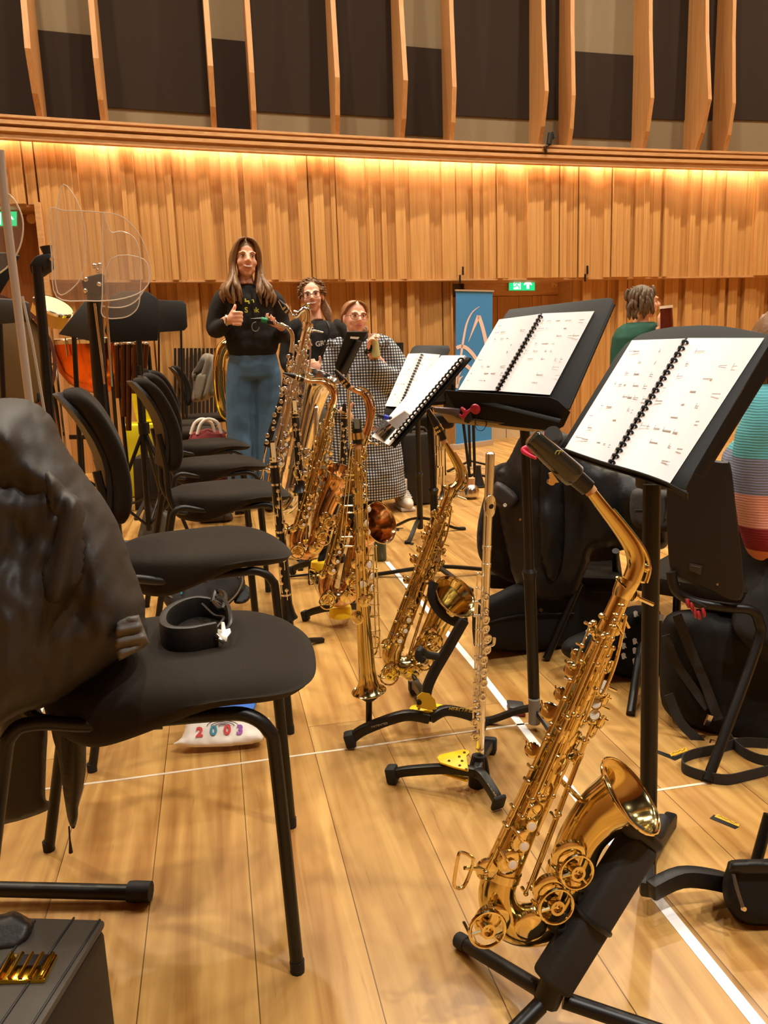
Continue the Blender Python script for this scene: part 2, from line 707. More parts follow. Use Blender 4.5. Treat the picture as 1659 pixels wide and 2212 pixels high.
# fins and felt panels above the ledge
n_tr = 2
fin_px = [104, 112, 238, 463, 546, 719, 857, 963, 1152, 1216, 1376, 1490, 1550]
fx = [FL(p, 290 + p * 0.03, ZL1).x for p in fin_px]
fx = fx[1:]
lefts = [-2.6, -2.05]
for i, x in enumerate(lefts + fx):
    b = MB()
    y = wy(x) + 0.13
    dmax = 0.10 + 0.11 * ((i * 7) % 5) / 4
    pr = [(0.05, ZL1), (0.07 + dmax * 0.4, 3.15), (0.05 + dmax, 3.45), (0.05 + dmax * 0.55, 4.1), (0.06 + dmax * 0.25, 4.8), (0.06, 6.55)]
    pol = [V((x - 0.022, y - d, z)) for d, z in pr] + [V((x - 0.022, y + 0.42, 6.55)), V((x - 0.022, y + 0.42, ZL1))]
    b.prism(pol, V((0.045, 0.007, 0)))
    n_tr += 1
    struct(b, 'trim_%d' % n_tr, FINM, smooth=False)
allx = sorted(lefts + fx) + [XR]
# per bay: list of (z0, z1, depth) dark panels
zpx = lambda px, py: ZL1 + (CAM.z + (ray(px, py).z / ray(px, py).y) * (wy(FL(px, 300, ZL1).x) + 0.2) - ZL1)
bays = [(lefts[0], lefts[1], 3.0, 6.5), (lefts[1], fx[0], 3.0, 6.5)]
spec = [(112, 238, 276, 62), (238, 463, 232, -900), (463, 546, 288, 77), (546, 719, 238, -900), (719, 857, 243, -900), (857, 963, 286, 93),
        (963, 1152, 246, -900), (1152, 1216, 249, -900), (1216, 1376, 292, 105), (1376, 1490, 250, -900), (1490, 1550, 251, -900), (1550, 1850, 252, -900)]
for k, (a, c, yb, yt) in enumerate(spec):
    x0 = fx[k]
    x1 = fx[k + 1] if k + 1 < len(fx) else XR
    pm = (a + min(c, 1659)) / 2
    bays.append((x0, x1, zpx(pm, yb), 6.5 if yt < 0 else zpx(pm, yt)))
for k, (x0, x1, z0, z1) in enumerate(bays):
    x0, x1 = x0 + 0.022, x1 - 0.022
    b = MB()
    ym0, ym1 = wy(x0) + 0.30, wy(x1) + 0.30
    b.rings([[V((x0, ym0, z)), V((x1, ym1, z)), V((x1, ym1 + 0.22, z)), V((x0, ym0 + 0.22, z))] for z in (z0, z1)])
    n_tr += 1
    struct(b, 'trim_%d' % n_tr, DARKP, smooth=False)
    for za, zb in ((ZL1, z0), (z1, 6.5)):
        if zb - za > 0.02 and x0 > -2.0:
            b = MB()
            b.rings([[V((x0, ym0 + .015, z)), V((x1, ym1 + .015, z)), V((x1, ym1 + 0.13, z)), V((x0, ym0 + 0.13, z))] for z in (za, zb)])
            n_tr += 1
            struct(b, 'trim_%d' % n_tr, BEIGEP, smooth=False)
for a in allx[:0]:
    pass

# door niche with the lit exit sign
yd = wy((xd0 + xd1) / 2) + 0.52
wd = Pl((xd0, wy(xd0) + 0.58, 0), (0.1, -1, 0))
b = MB()
b.prism([wd(1003, 640), wd(1262, 637), wd(1262, 590), wd(1003, 590)], V((0, 0.05, 0)))
n_tr += 1
struct(b, 'trim_%d' % n_tr, TRIMM, smooth=False)
b = MB()
r3 = random.Random(3)
zt = wd(1100, 640).z
x = xd0 - 0.03
while x < xd1 + 0.03:
    w = r3.uniform(0.05, 0.11)
    b.box((x + w / 2, wy(x) + 0.615 - r3.uniform(0, 0.02), zt / 2 + 0.09), w - 0.004, 0.05, zt - 0.18)
    x += w
dr = struct(b, 'door_1', DOORM, smooth=False)
b = MB()
b.rings([[V((x, wy(x) + 0.57, 0)), V((x, wy(x) + 0.57, 0.19)), V((x, wy(x) + 0.61, 0.19)), V((x, wy(x) + 0.61, 0))] for x in (xd0, (xd0 + xd1) / 2 - 0.004, )])
b.rings([[V((x, wy(x) + 0.57, 0)), V((x, wy(x) + 0.57, 0.19)), V((x, wy(x) + 0.61, 0.19)), V((x, wy(x) + 0.61, 0))] for x in ((xd0 + xd1) / 2 + 0.004, xd1)])
struct(b, 'baseboard_back', GREYW, smooth=False)
for i, (pa, sgn) in enumerate(((xd0, 1), (xd1, -1))):
    b = MB()
    y = wy(pa)
    b.prism([V((pa, y + 0.34, 0)), V((pa, y + 0.61, 0)), V((pa + sgn * 0.07, y + 0.61, 0))], V((0, 0, ZS - 0.02)))
    n_tr += 1
    struct(b, 'trim_%d' % n_tr, TRIMM, smooth=False)

EXG = mat('exit_sign_green', (20, 170, 105), emit=(16, 176, 110), estr=1.5)
EXW = mat('exit_sign_white', (240, 255, 245), emit=(225, 255, 238), estr=2.2)
EXB = mat('exit_sign_case', (150, 170, 120), 0.5)


def exit_sign(pl, x0, y0, x1, y1, label, full=True):
    c = pl((x0 + x1) / 2, y1)
    t = thing('exit_sign', c, label, 'sign', 'running man exit signs')
    b = MB(); b.prism([pl(x0, y0), pl(x1, y0), pl(x1, y1), pl(x0, y1)], V((0, 0.06, 0))); b.build('case', EXB, t, smooth=False)
    w, h = x1 - x0, y1 - y0
    P = lambda u, v, o=0.002: pl(x0 + u * w, y0 + v * h, o)
    b = MB(); b.prism([P(.03, .06), P(.97, .06), P(.97, .94), P(.03, .94)], V((0, 0.0015, 0))); b.build('green_panel', EXG, t, smooth=False)
    if full:
        b = MB()
        b.prism([P(.20, .14, .005), P(.45, .14, .005), P(.45, .86, .005), P(.20, .86, .005)], V((0, 0.0015, 0)))
        b.build('doorway_pictogram', EXW, t, smooth=False)
        b = MB()
        b.lathe(P(.36, .24, .007), (0, -1, 0), [(0, .012), (.002, .012)], 10)
        for pth in (((.36, .33), (.31, .55)), ((.33, .36), (.25, .42), (.24, .52)), ((.36, .36), (.42, .48)), ((.31, .55), (.38, .66), (.40, .84)), ((.31, .55), (.28, .68), (.17, .68))):
            b.tube([P(u, v, .008) for u, v in pth], .007, 6)
        b.build('running_man', EXG, t)
        b = MB()
        b.prism([P(.72, .2, .005), P(.86, .48, .005), P(.86, .58, .005), P(.765, .46, .005), P(.765, .82, .005), P(.675, .82, .005), P(.675, .46, .005), P(.58, .58, .005), P(.58, .48, .005)], V((0, 0.0015, 0)))
        b.build('arrow', EXW, t, smooth=False)
    return t


exit_sign(Pl((xd0, wy(xd0) + 0.56, 0), (0.1, -1, 0)), 1098, 599, 1157, 629, 'green and white running man exit sign with up arrow above the door at the right')
b = MB()
sp = wd(1197, 613, .0)
b.lathe(sp, (0, -1, 0), [(0, .038), (.012, .036), (.014, .03), (.014, .001)], 24)
t = b.build('sounder', mat('sounder_cream', (206, 160, 106), 0.5), label='round cream wall sounder to the right of the exit sign', cat='alarm')
b = MB()
for yy in (607, 618):
    b = MB(); b.lathe(wd(1197, yy, .0135), (0, -1, 0), [(0, .006), (.003, .005)], 8); b.build('screw', BLK, t)
# black hinge pins on either side of the door niche
for i, (p, lab) in enumerate((([(1000, 576, 594), (993.5, 594, 612)], 'black stepped hinge pin at the left edge of the door niche'), ([(1269, 574, 592), (1264, 592, 608)], 'black stepped hinge pin at the right edge of the door niche'))):
    pl = Pl((0, wy(xd0 if i == 0 else xd1) + 0.18, 0))
    b = MB()
    for x, y0, y1 in p:
        b.cyl(pl(x, y0), pl(x, y1), 0.010, 10)
    b.build('door_hinge', BLK, label=lab, cat='hinge')
# vent grilles: vertical black slots in the lower slats
for (x0, x1, y0, y1, n, lab) in ((374, 470, 752, 905, 11, 'slotted black vent grille in the wall behind the grey jacket'), (805, 872, 740, 880, 9, 'slotted black vent grille in the wall behind the gingham dress')):
    xv = ray(x0, 700).x / ray(x0, 700).y * 8.0
    pl = Pl((xv, wy(xv) + 0.27, 0), (0.14, -1, 0))
    b = MB()
    rg = random.Random(x0)
    for i in range(n):
        x = x0 + (x1 - x0) * (i + 0.5) / n
        w = rg.uniform(2.0, 3.6)
        b.prism([pl(x - w, y0), pl(x + w, y0), pl(x + w, y1), pl(x - w, y1)], V((0, 0.03, 0)))
    b.build('vent_grille', BLKP, label=lab, cat='vent', smooth=False)

# tall opening at the left with its own sign
ow = Pl((0, wy(-1.9) + 0.53, 0))
b = MB()
b.prism([V((XL, wy(XL) + 0.62, 0)), V((xo0 + 0.02, wy(xo0) + 0.62, 0)), V((xo0 + 0.02, wy(xo0) + 0.62, 2.36)), V((XL, wy(XL) + 0.62, 2.36))], V((0, 0.04, 0)))
struct(b, 'door_2', wood_mat('dark_oak', (140, 90, 46), (164, 112, 62), (16, 16, .5), .5), smooth=False)
b = MB()
b.box((xo0, wy(xo0) + 0.3, 1.17), 0.045, 0.42, 2.33)
n_tr += 1
struct(b, 'trim_%d' % n_tr, TRIMM, smooth=False)
exit_sign(Pl((0, wy(-1.8) + 0.42, 0)), -28, 455, 38, 490, 'green exit sign cut off by the left edge of the photo, above the dark opening', True)
b = MB()
b.lathe(ow(68, 473), (0, -1, 0), [(0, .042), (.012, .04), (.014, .03), (.014, .001)], 24)
b.build('sounder', MATS['sounder_cream'], label='round cream wall sounder in the dark opening at the left', cat='alarm')

# small swivel spotlight clamped on the ledge
pl = Pl((0, wy(3.4) - 0.03, 0))
t = thing('spotlight', pl(1180, 330), 'small black swivel spotlight clamped on top of the long ledge', 'lamp')
b = MB(); b.tube([pl(1190, 288), pl(1186, 312)], [.03, .026], 12); b.tube([pl(1193, 285), pl(1197, 300)], [.018, .018], 8); b.build('lamp_head', BLKP, t)
b = MB(); b.tube([pl(1186, 312), pl(1178, 318), pl(1180, 331)], .014, 8); b.build('clamp_arm', BLK, t)
b = MB(); b.lathe(pl(1174, 320), (0, -1, 0), [(-.01, .014), (.02, .014)], 10); b.build('lens_ring', SILV, t)

# ------------------------------------------------------------------ floor markings
TAPEW = mat('white_tape', (252, 250, 248), 0.6)
STRIPM = mat('metal_floor_strip', (226, 212, 188), 0.4, 0.1)


def floor_strip(pts, w, m, name, h=0.0012, **k):
    b = MB()
    P = [FL(x, y) for x, y in pts]
    b.barpath([p + V((0, 0, h / 2)) for p in P], w, h, (0, 0, 1))
    return b.build(name, m, smooth=False, **k)


floor_strip([(836, 1214), (1031, 1445), (1328, 1828), (1634, 2208), (1800, 2420)], 0.022, TAPEW, 'floor_tape', label='long white tape line running diagonally across the floor under the saxophones', cat='tape')
floor_strip([(985, 1018), (1050, 1052)], 0.03, TAPEW, 'floor_tape', label='short white tape line on the floor by the trumpet mutes', cat='tape')
floor_strip([(160, 1022), (192, 1006), (214, 1000)], 0.04, TAPEW, 'floor_tape', label='white tape line on the floor behind the second chair at the left', cat='tape')
floor_strip([(-90, 1728), (250, 1686), (750, 1618), (1025, 1579), (1150, 1562)], 0.008, STRIPM, 'trim_101', kind='structure')
floor_strip([(1365, 1716), (1410, 1709), (1659, 1672), (1800, 1652)], 0.008, STRIPM, 'trim_102', kind='structure')

# ------------------------------------------------------------------ light
LAMPM = mat('stage_lamp_face', (255, 240, 214), emit=(255, 232, 200), estr=14)


def stage_lamp(x, y, e, r=0.16, col=(1.0, 0.87, 0.68), lab=None):
    ld = bpy.data.lights.new('stage_lamp_light', 'AREA')
    ld.shape = 'DISK'
    ld.size = r * 2
    ld.energy = e
    ld.color = col
    ld.spread = math.radians(150)
    o = bpy.data.objects.new('stage_lamp_light', ld)
    COL.objects.link(o)
    o.location = (x, y, ZC - 0.36)
    return o


def house_lamp(x, y, lab):
    t = thing('ceiling_lamp', (x, y, ZC), lab, 'lamp', 'round downlights in the ceiling over the players')
    b = MB(); b.lathe((x, y, ZC - 0.3), (0, 0, 1), [(0, .16), (.0, .19), (.3, .19)], 20); b.build('housing', BLK, t)


LAMPS = [(-2.2, 4.6, 50, .14, 135), (0.4, 4.9, 72, .14, 135), (3.0, 4.9, 72, .14, 135), (-2.4, 2.2, 18, .10, 110), (0.4, 2.6, 22, .10, 110), (3.0, 2.6, 30, .10, 110), (5.6, 4.6, 66, .14, 135), (5.6, 2.0, 40, .14, 110), (1.0, -0.9, 52, .12, 110), (-2.6, 0.4, 14, .12, 110), (2.5, -0.8, 90, .12, 110)]
LAMPS += [(x, wy(x) - 1.55, 70, .07, 165) for x in (-3.2, -1.4, 0.4, 2.2, 4.0, 5.8, 7.4)]
for i, (x, y, e, rr_, sp_) in enumerate(LAMPS):
    l_ = stage_lamp(x, y, e, rr_)
    l_.data.spread = math.radians(sp_)
    if y < 0:  # pair behind the viewer, added to brighten the score pages
        l_.data.color = (1.0, 0.95, 0.88)
    house_lamp(x, y, 'round black downlight in the unseen ceiling')
w = bpy.data.worlds.new('world')
S.world = w
w.use_nodes = True
w.node_tree.nodes['Background'].inputs[0].default_value = (0.9, 0.75, 0.55, 1)
w.node_tree.nodes['Background'].inputs[1].default_value = 0.05
S.view_settings.exposure = 0.19
# ================================================================== orchestra chairs
def superloop(hx, hy, n=32, p=3.2, taper=0.0, cx=0.0):
    out = []
    for j in range(n):
        a = 2 * PI * j / n
        c, s = math.cos(a), math.sin(a)
        x = math.copysign(abs(c) ** (2 / p), c) * hx
        y = math.copysign(abs(s) ** (2 / p), s) * hy
        y *= 1 - taper * (0.5 - x / (2 * hx))
        out.append((x + cx, y))
    return out


def make_chair(label, group=None):
    t = thing('orchestra_chair', (0, 0, 0), label, 'chair', group)
    # seat: rounded cushion with a waterfall front, dished in the middle
    b = MB()
    rings = []
    N = 40
    for k, (sc, z) in enumerate(((0.80, -0.030), (0.93, -0.026), (1.0, -0.008), (1.0, 0.012), (0.95, 0.030), (0.82, 0.040), (0.55, 0.040), (0.25, 0.037))):
        lp = superloop(0.235 * sc, 0.235 * sc, N, 2.8, 0.14)
        ring = []
        for x, y in lp:
            u = x / 0.235
            dip = -0.022 * max(0, u) ** 3 + 0.012 * max(0, -u) ** 2 - (0.008 * (1 - (y / 0.235) ** 2) if z > 0.025 else 0)
            lowr = (0.046 * max(0, min(1, (u + 0.55) / 0.75)) - 0.012 * max(0, (u - 0.3) / 0.7) if z < 0.0 else 0)
            lowr -= (0.026 * max(0, min(1, (0.35 - u) / 0.9)) if z < 0.005 else 0)
            ring.append(V((x, y, 0.476 + z * (1.15 if z > 0 else 1.6) + dip + lowr)))
        rings.append(ring)
    b.rings(rings)
    b.build('seat', FAB, t, subd=1, ang=180)
    # back: curved pad
    b = MB()
    rings = []
    for i in range(15):
        v = i / 14
        z = 0.60 + 0.355 * v
        x0 = -0.215 - 0.045 * v - 0.03 * v * v + 0.035 * math.sin(v * PI)
        half = 0.178 * (1 - 0.22 * max(0, (v - 0.80) / 0.20) ** 3) * (1 - 0.25 * max(0, (0.2 - v) / 0.2) ** 2)
        tk = 0.030 * (1 - 0.5 * abs(2 * v - 1) ** 10)
        ring = []
        M = 28
        for j in range(M):
            a = 2 * PI * j / M
            y = math.copysign(abs(math.cos(a)) ** 0.8, math.cos(a)) * half
            th = math.copysign(abs(math.sin(a)) ** 0.6, math.sin(a)) * tk
            ring.append(V((x0 + th - 0.045 * (1 - (y / 0.205) ** 2) + 0.02, y, z)))
        rings.append(ring)
    b.rings(rings)
    b.build('backrest', FAB, t, subd=1, ang=180)
    b = MB()
    rings = []
    for i in range(9):
        v = i / 8
        z = 0.63 + 0.31 * v
        x0 = -0.240 - 0.045 * v - 0.03 * v * v + 0.035 * math.sin(v * PI)
        half = 0.150 * (1 - 0.2 * max(0, (v - 0.8) / 0.2) ** 3)
        rings.append([V((x0 - 0.045 * (1 - (y / 0.205) ** 2) + 0.02 + d, y, z)) for d, y in [(0.0, half * q) for q in (-1, -.5, 0, .5, 1)] + [(-0.012, half * q) for q in (1, .5, 0, -.5, -1)]])
    b.rings(rings)
    b.build('back_shell', BLKP, t)
    # frame
    for s in (-1, 1):
        y = 0.205 * s
        b = MB()
        b.tube([(-0.02, y * 0.86, 0.457), (0.06, y * 0.92, 0.462), (0.112, y * 0.97, 0.462), (0.146, y, 0.435), (0.155, y * 1.01, 0.375), (0.168, y * 1.05, 0.006)], 0.0115, 10, sm=5)
        g = b.build('leg', BLK, t)
        b = MB(); b.lathe((0.168, y * 1.05, 0.0), (0, 0, 1), [(0, .0122), (.022, .0126)], 10); b.build('foot_cap', RUB, g)
        b = MB()
        b.tube([(-0.02, y * 0.86, 0.452), (-0.13, y * 0.9, 0.462), (-0.20, y * 1.0, 0.482), (-0.236, y * 1.05, 0.472), (-0.258, y * 1.06, 0.40), (-0.345, y * 1.1, 0.006)], 0.0115, 10, sm=5)
        g = b.build('leg', BLK, t)
        b = MB(); b.lathe((-0.345, y * 1.1, 0.0), (0, 0, 1), [(0, .0122), (.022, .0126)], 10); b.build('foot_cap', RUB, g)
        b = MB()
        b.tube([(-0.12, y * 0.70, 0.452), (-0.215, y * 0.72, 0.462), (-0.245, y * 0.72, 0.52), (-0.245, y * 0.70, 0.62), (-0.262, y * 0.68, 0.75)], 0.011, 8, sm=5)
        b.build('back_support', BLK, t)
    b = MB(); b.cyl((-0.05, -0.19, 0.452), (-0.05, 0.19, 0.452), 0.011, 8); b.build('crossbar', BLK, t)
    return t


chair0 = make_chair('nearest black chair, neck strap on its seat and raincoat over its back', 'row of black chairs at the left')
chair0.location = (-0.085, 1.425, 0)
chair0.rotation_euler.z = math.radians(-4)
CH = [
    (-0.055, 2.27, 7, 'second black chair of the left row, a black backpack lying under its seat'),
    (0.035, 3.22, 8, 'third black chair of the left row, just behind the upright clarinet'),
    (0.0, 4.12, 9, 'fourth black chair of the left row, in front of the red tote bag'),
    (-0.04, 5.05, 9, 'fifth black chair of the left row, hiding the legs of the woman in jeans'),
    (-0.16, 6.05, 6, 'sixth black chair of the left row, behind the white-handled tote bag'),
    (-0.22, 6.75, 4, 'seventh black chair of the left row, its bare back curving in side view'),
    (-0.02, 7.45, 8, 'last black chair by the wall, a grey jacket over its back'),
]
for x, y, a, lab in CH:
    c = copy_tree(chair0)
    c.location = (x, y, 0)
    c.rotation_euler.z = math.radians(a)
    c['label'] = lab

# ---- black raincoat over the first chair
COATM = mat('black_raincoat', (38, 33, 28), 0.6, bump=0.12, bscale=60, var=0.15, vscale=6)


def coat_fold(x, y):
    a = math.atan2(y - 1075, x - 145)
    r = math.hypot(x - 145, y - 1075)
    f = 0.011 * math.sin(a * 7 + 1.3 * noise.noise(V((x * .01, y * .01, 0)))) * min(1, r / 160)
    f += 0.013 * noise.noise(V((x * 0.012 + 3, y * 0.005, 1))) + 0.010 * noise.noise(V((x * 0.035, y * 0.02, 5)))
    f += 0.012 * abs(noise.noise(V((x * 0.02 + y * 0.008, y * 0.004, 9))))
    return f


t = thing('raincoat', (-0.45, 1.42, 0.3), 'black shiny raincoat draped over the back of the nearest chair', 'coat')
pc = Pl((-0.4, 1.30, 0.6), (0.12, -1, 0.10))
b = MB()
b.puff([(-90, 880), (-30, 862), (30, 856), (78, 868), (112, 898), (138, 950), (172, 1004), (222, 1070), (262, 1142), (290, 1225), (314, 1290), (316, 1330), (323, 1388), (294, 1410), (256, 1427), (200, 1470), (120, 1520), (40, 1545), (-90, 1560)], pc, 0.17, 0.16, fold=coat_fold, step=13, edge=110)
b.build('coat_body', COATM, t, ang=180, subd=1)
b = MB()
b.puff([(96, 1010), (150, 1060), (180, 1090), (190, 1180), (178, 1262), (140, 1300), (90, 1300), (84, 1240), (110, 1150), (100, 1080)], pc, 0.05, 0.02, off=0.15, fold=lambda x, y: 0.014 * math.sin(x * 0.11 + y * 0.02), step=9, edge=30)
b.build('sleeve', COATM, t, ang=180)
b = MB()
b.puff([(2, 1500), (60, 1500), (100, 1560), (100, 1640), (98, 1720), (106, 1732), (100, 1752), (20, 1778), (-4, 1768), (-2, 1640)], Pl((-0.4, 1.50, 0.3)), 0.02, 0.02, step=12, edge=20)
b.build('coat_tail', COATM, t, ang=180)
b = MB()
b.puff([(112, 1560), (178, 1568), (186, 1640), (182, 1690), (170, 1736), (168, 1765), (160, 1790), (148, 1775), (138, 1720), (126, 1640)], Pl((-0.4, 1.46, 0.3)), 0.03, 0.02, step=9, edge=22, fold=lambda x, y: 0.006 * math.sin(x * 0.2))
b.build('sleeve', COATM, t, ang=180)
pq = Pl((-0.4, 1.455, 0.3))
b = MB(); b.tube([pq(149, 1785), pq(151, 1815), pq(153, 1842)], [.0016, .0016, .004], 6); b.build('drawstring', COATM, t)

b = MB()
b.puff([(250, 1345), (276, 1332), (300, 1328), (312, 1360), (323, 1389), (292, 1410), (257, 1428), (246, 1392)], pc, 0.018, 0.0, off=0.165, step=6, edge=10, sm=1, fold=lambda x, y: .004 * math.sin(y * .25 + x * .05))
b.build('cuff', mat('grey_coat_lining', (84, 78, 70), .6), t, ang=180)
# ---- padded neck strap on the first seat
t = thing('neck_strap', FL(430, 1375, 0.472), 'black padded saxophone neck strap with silver bracket lying on the nearest seat', 'strap')
SEAT_Z = 0.513
sp = lambda x, y, z=0.0: FL(x, y, SEAT_Z) + V((0, 0, z))
LEAT = mat('black_padded_leather', (26, 23, 20), 0.5, bump=0.15, bscale=120)
b = MB()
loop = [sp(492, 1352, .018), sp(468, 1340, .020), sp(430, 1335, .022), sp(392, 1345, .022), sp(364, 1365, .022), sp(356, 1387, .02), sp(372, 1402, .02), sp(410, 1404, .02), sp(445, 1398, .02), sp(472, 1392, .02)]
b.barpath(loop, [.008, .012, .014, .014, .014, .012, .008], .046, (0, 0, 1), sm=5)
b.build('padded_band', LEAT, t, bevel=0.003)
b = MB(); b.tube([sp(470, 1335, .045), sp(482, 1345, .05), sp(497, 1360, .045), sp(500, 1380, .03), sp(480, 1392, .02)], .004, 6, sm=4)
b.build('cord', EBON, t)
b = MB(); b.tube([sp(440, 1342, .035), sp(466, 1362, .030), sp(486, 1372, .034), sp(470, 1392, .03)], .003, 6, sm=4)
b.build('cord', EBON, t)
b = MB(); b.tube([sp(462, 1345, .04), sp(470, 1330, .05), sp(490, 1338, .05), sp(484, 1362, .042), sp(466, 1350, .046)], .005, 6, sm=4)
b.build('knot', EBON, t)
ps = Pl(sp(482, 1392), (0, -0.75, 0.66))
b = MB()
b.prism([ps(x, y, .012) for x, y in ((478, 1345), (485, 1345), (488, 1361), (497, 1358), (500, 1368), (492, 1378), (490, 1388), (480, 1387), (466, 1383), (464, 1372), (470, 1360), (478, 1362))], ps.n * 0.004)
b.build('metal_bracket', mat('brushed_nickel', (206, 200, 182), .35, .6), t, bevel=0.001, label='silver bracket')
b = MB(); b.tube([ps(466, 1372, .018), ps(474, 1380, .02), ps(484, 1386, .018)], .004, 8, sm=3); b.build('hook', CHR, t)

# ---- white pouch printed 2003, and the blue folder behind it
PCM = mat('white_canvas', (240, 232, 220), 0.85, bump=0.1, bscale=300)
t = thing('pouch', FL(480, 1590), 'white cloth pouch printed 2003 in red, teal and purple, lying under the nearest chair', 'pouch')
pf = Pl(FL(480, 1595, 0.03), (-0.05, -0.62, 0.78))
b = MB()
b.puff([(404, 1552), (430, 1550), (470, 1556), (520, 1556), (560, 1552), (584, 1550), (576, 1562), (570, 1585), (566, 1602), (520, 1611), (450, 1615), (408, 1615), (378, 1609), (377, 1604), (392, 1592), (399, 1572)], pf, 0.022, 0.028, step=6, edge=22, sm=2, fold=lambda x, y: 0.004 * noise.noise(V((x * .05, y * .05, 0))))
b.build('pouch_body', PCM, t, ang=180, subd=1)
ux = pf(520, 1578) - pf(440, 1582)
uy = pf(480, 1560) - pf(476, 1600)
cols = [('2', (206, 62, 60), 431, 1582), ('0', (62, 138, 158), 461, 1579), ('0', (206, 62, 60), 491, 1577), ('3', (156, 84, 176), 518, 1577)]
for ch, c, x, y in cols:
    text(ch, 'printed_digit', mat('print_%d' % c[0], c, 0.7), t, pf(x, y, 0.026), ux, uy, 0.036, 0.0006, bold=0.0015, label='%s printed digit' % {206: 'red', 62: 'teal', 156: 'purple'}[c[0]])
b = MB()
for r, cx in ((34, 0), (25, 0), (16, 0), (8, 0)):
    pts = [pf(481 + r * math.cos(a), 1568 - r * 0.33 * math.sin(a), 0.0245) for a in [PI * k / 8 for k in range(9)]]
    b.tube(pts, 0.0011, 5)
b.build('printed_rainbow', mat('print_grey', (96, 84, 92), .8), t, kind=None)
t2 = None
b = MB()
pf2 = Pl(FL(480, 1555, 0.006), (0, 0, 1))
b.prism([pf2(405, 1552), pf2(414, 1527), pf2(556, 1516), pf2(548, 1538), pf2(500, 1548), pf2(470, 1556)], V((0, 0, 0.012)))
b.build('folder', mat('blue_card', (46, 108, 205), 0.55), label='blue folder on the floor behind the white pouch', cat='folder', bevel=0.002)
# ================================================================== cases and bags at the left
CASEM = mat('black_case_vinyl', (22, 18, 14), 0.55, bump=0.15, bscale=400)
CASEG = mat('grey_case_cloth', (66, 58, 48), 0.6, bump=0.2, bscale=700)
GOLD = mat('polished_gold', (240, 196, 60), 0.12, 1.0)
# case with gold latch, bottom left corner: a box whose slanted lid shows
t = thing('instrument_case', FL(100, 2230), 'black instrument case with grey top and gold latch, cut off by the lower left corner', 'case')
A = FL(250, 2300, 0.0)
top = lambda x, y: FL(x, y, 0.235)
p1, p2, p3, p4 = top(228, 1984), top(78, 2230), top(-230, 2230), top(-80, 1975)
b = MB()
b.rings([[V((p.x, p.y, z)) for p in (p1, p2, p3, p4)] for z in (0.0, 0.222)])
b.build('case_body', CASEM, t, bevel=0.012)
b = MB()
b.rings([[V((p.x, p.y, z)) for p in (p1, p2, p3, p4)] for z in (0.222, 0.235)])
b.build('lid', CASEG, t, bevel=0.006)
for x0, y0, x1, y1 in ((216, 1988, 60, 2230), (160, 1984, -10, 2230), (76, 1990, -80, 2200)):
    b = MB(); b.tube([top(x0, y0) + V((0, 0, .0012)), top(x1, y1) + V((0, 0, .0012))], .0016, 6); b.build('seam', BLKP, t)
b = MB()
b.prism([top(x, y) for x, y in ((20, 2068), (126, 2069), (98, 2124), (-10, 2128))], V((0, 0, .006)))
lt = b.build('latch', GOLD, t, bevel=0.0015)
for k in range(5):
    b = MB(); x = 28 + k * 22
    b.cyl(top(x, 2070) + V((0, 0, .008)), top(x - 28, 2122) + V((0, 0, .008)), .003, 8); b.build('latch_rib', GOLD, lt)
b = MB(); b.prism([top(x, y) + V((0, 0, .006)) for x, y in ((40, 2074), (104, 2074), (90, 2098), (28, 2098))], V((0, 0, .003))); b.build('latch_plate', EBON, lt)
hp = Pl(top(40, 2000) + V((0, 0, .0)), (0, -0.6, 0.8))
b = MB()
b.puff([(0, 1975), (30, 1968), (60, 1982), (74, 1996), (66, 2030), (40, 2055), (10, 2062), (-60, 2060), (-60, 1975)], hp, 0.03, 0.0, step=8, edge=20)
b.build('leather_flap', LEAT, t, ang=180)

# stand foot poking from the left
t = thing('stand_leg', FL(150, 1935), 'black round stand leg with rubber end lying along the floor at the lower left', 'stand')
b = MB(); b.cyl(FL(-120, 1918, 0.03), FL(290, 1928, 0.02), .0145, 12); b.build('tube', BLK, t)
b = MB(); b.tube([FL(278, 1926, 0.021), FL(292, 1926, 0.021), FL(326, 1926, 0.0205)], [.019, .020, .019], 12); b.build('rubber_foot', RUB, t)

# backpack under the second chair
t = thing('backpack', FL(440, 1300), 'black backpack with grey piping and a blue zip tag under the second chair', 'bag')
pk = Pl(FL(440, 1312, 0.06), (0.1, -0.75, 0.62))
b = MB()
b.puff([(352, 1270), (372, 1252), (430, 1232), (500, 1216), (522, 1222), (530, 1250), (530, 1275), (505, 1300), (470, 1330), (420, 1345), (380, 1330), (352, 1300)], pk, 0.06, 0.05, step=9, edge=40)
b.build('bag_body', mat('grey_black_nylon', (44, 42, 37), 0.7, bump=.2, bscale=300), t, ang=180, subd=1)
PIPE = mat('grey_piping', (130, 120, 106), 0.6)
for pts in ([(362, 1262), (356, 1280), (390, 1300), (430, 1320)], [(388, 1258), (420, 1275), (470, 1304), (488, 1302)], [(508, 1222), (524, 1250), (512, 1282), (488, 1306)], [(500, 1222), (517, 1248)]):
    b = MB(); b.tube([pk(x, y, 0.05) for x, y in pts], .0035, 6, sm=4); b.build('piping', PIPE, t)
b = MB(); b.tube([pk(392, 1262, .066), pk(392, 1284, .064)], .004, 6); b.build('zip_tag', mat('blue_tag', (60, 150, 190), .5), t, label='blue zip tag')
b = MB(); b.tube([pk(391, 1252, .062), pk(392, 1262, .066)], .005, 6); b.build('zip_pull', CHR, t)
b = MB(); b.puff([(525, 1262), (545, 1280), (530, 1302), (505, 1300)], pk, .015, .01, step=5, edge=8); b.build('strap', BLKP, t)

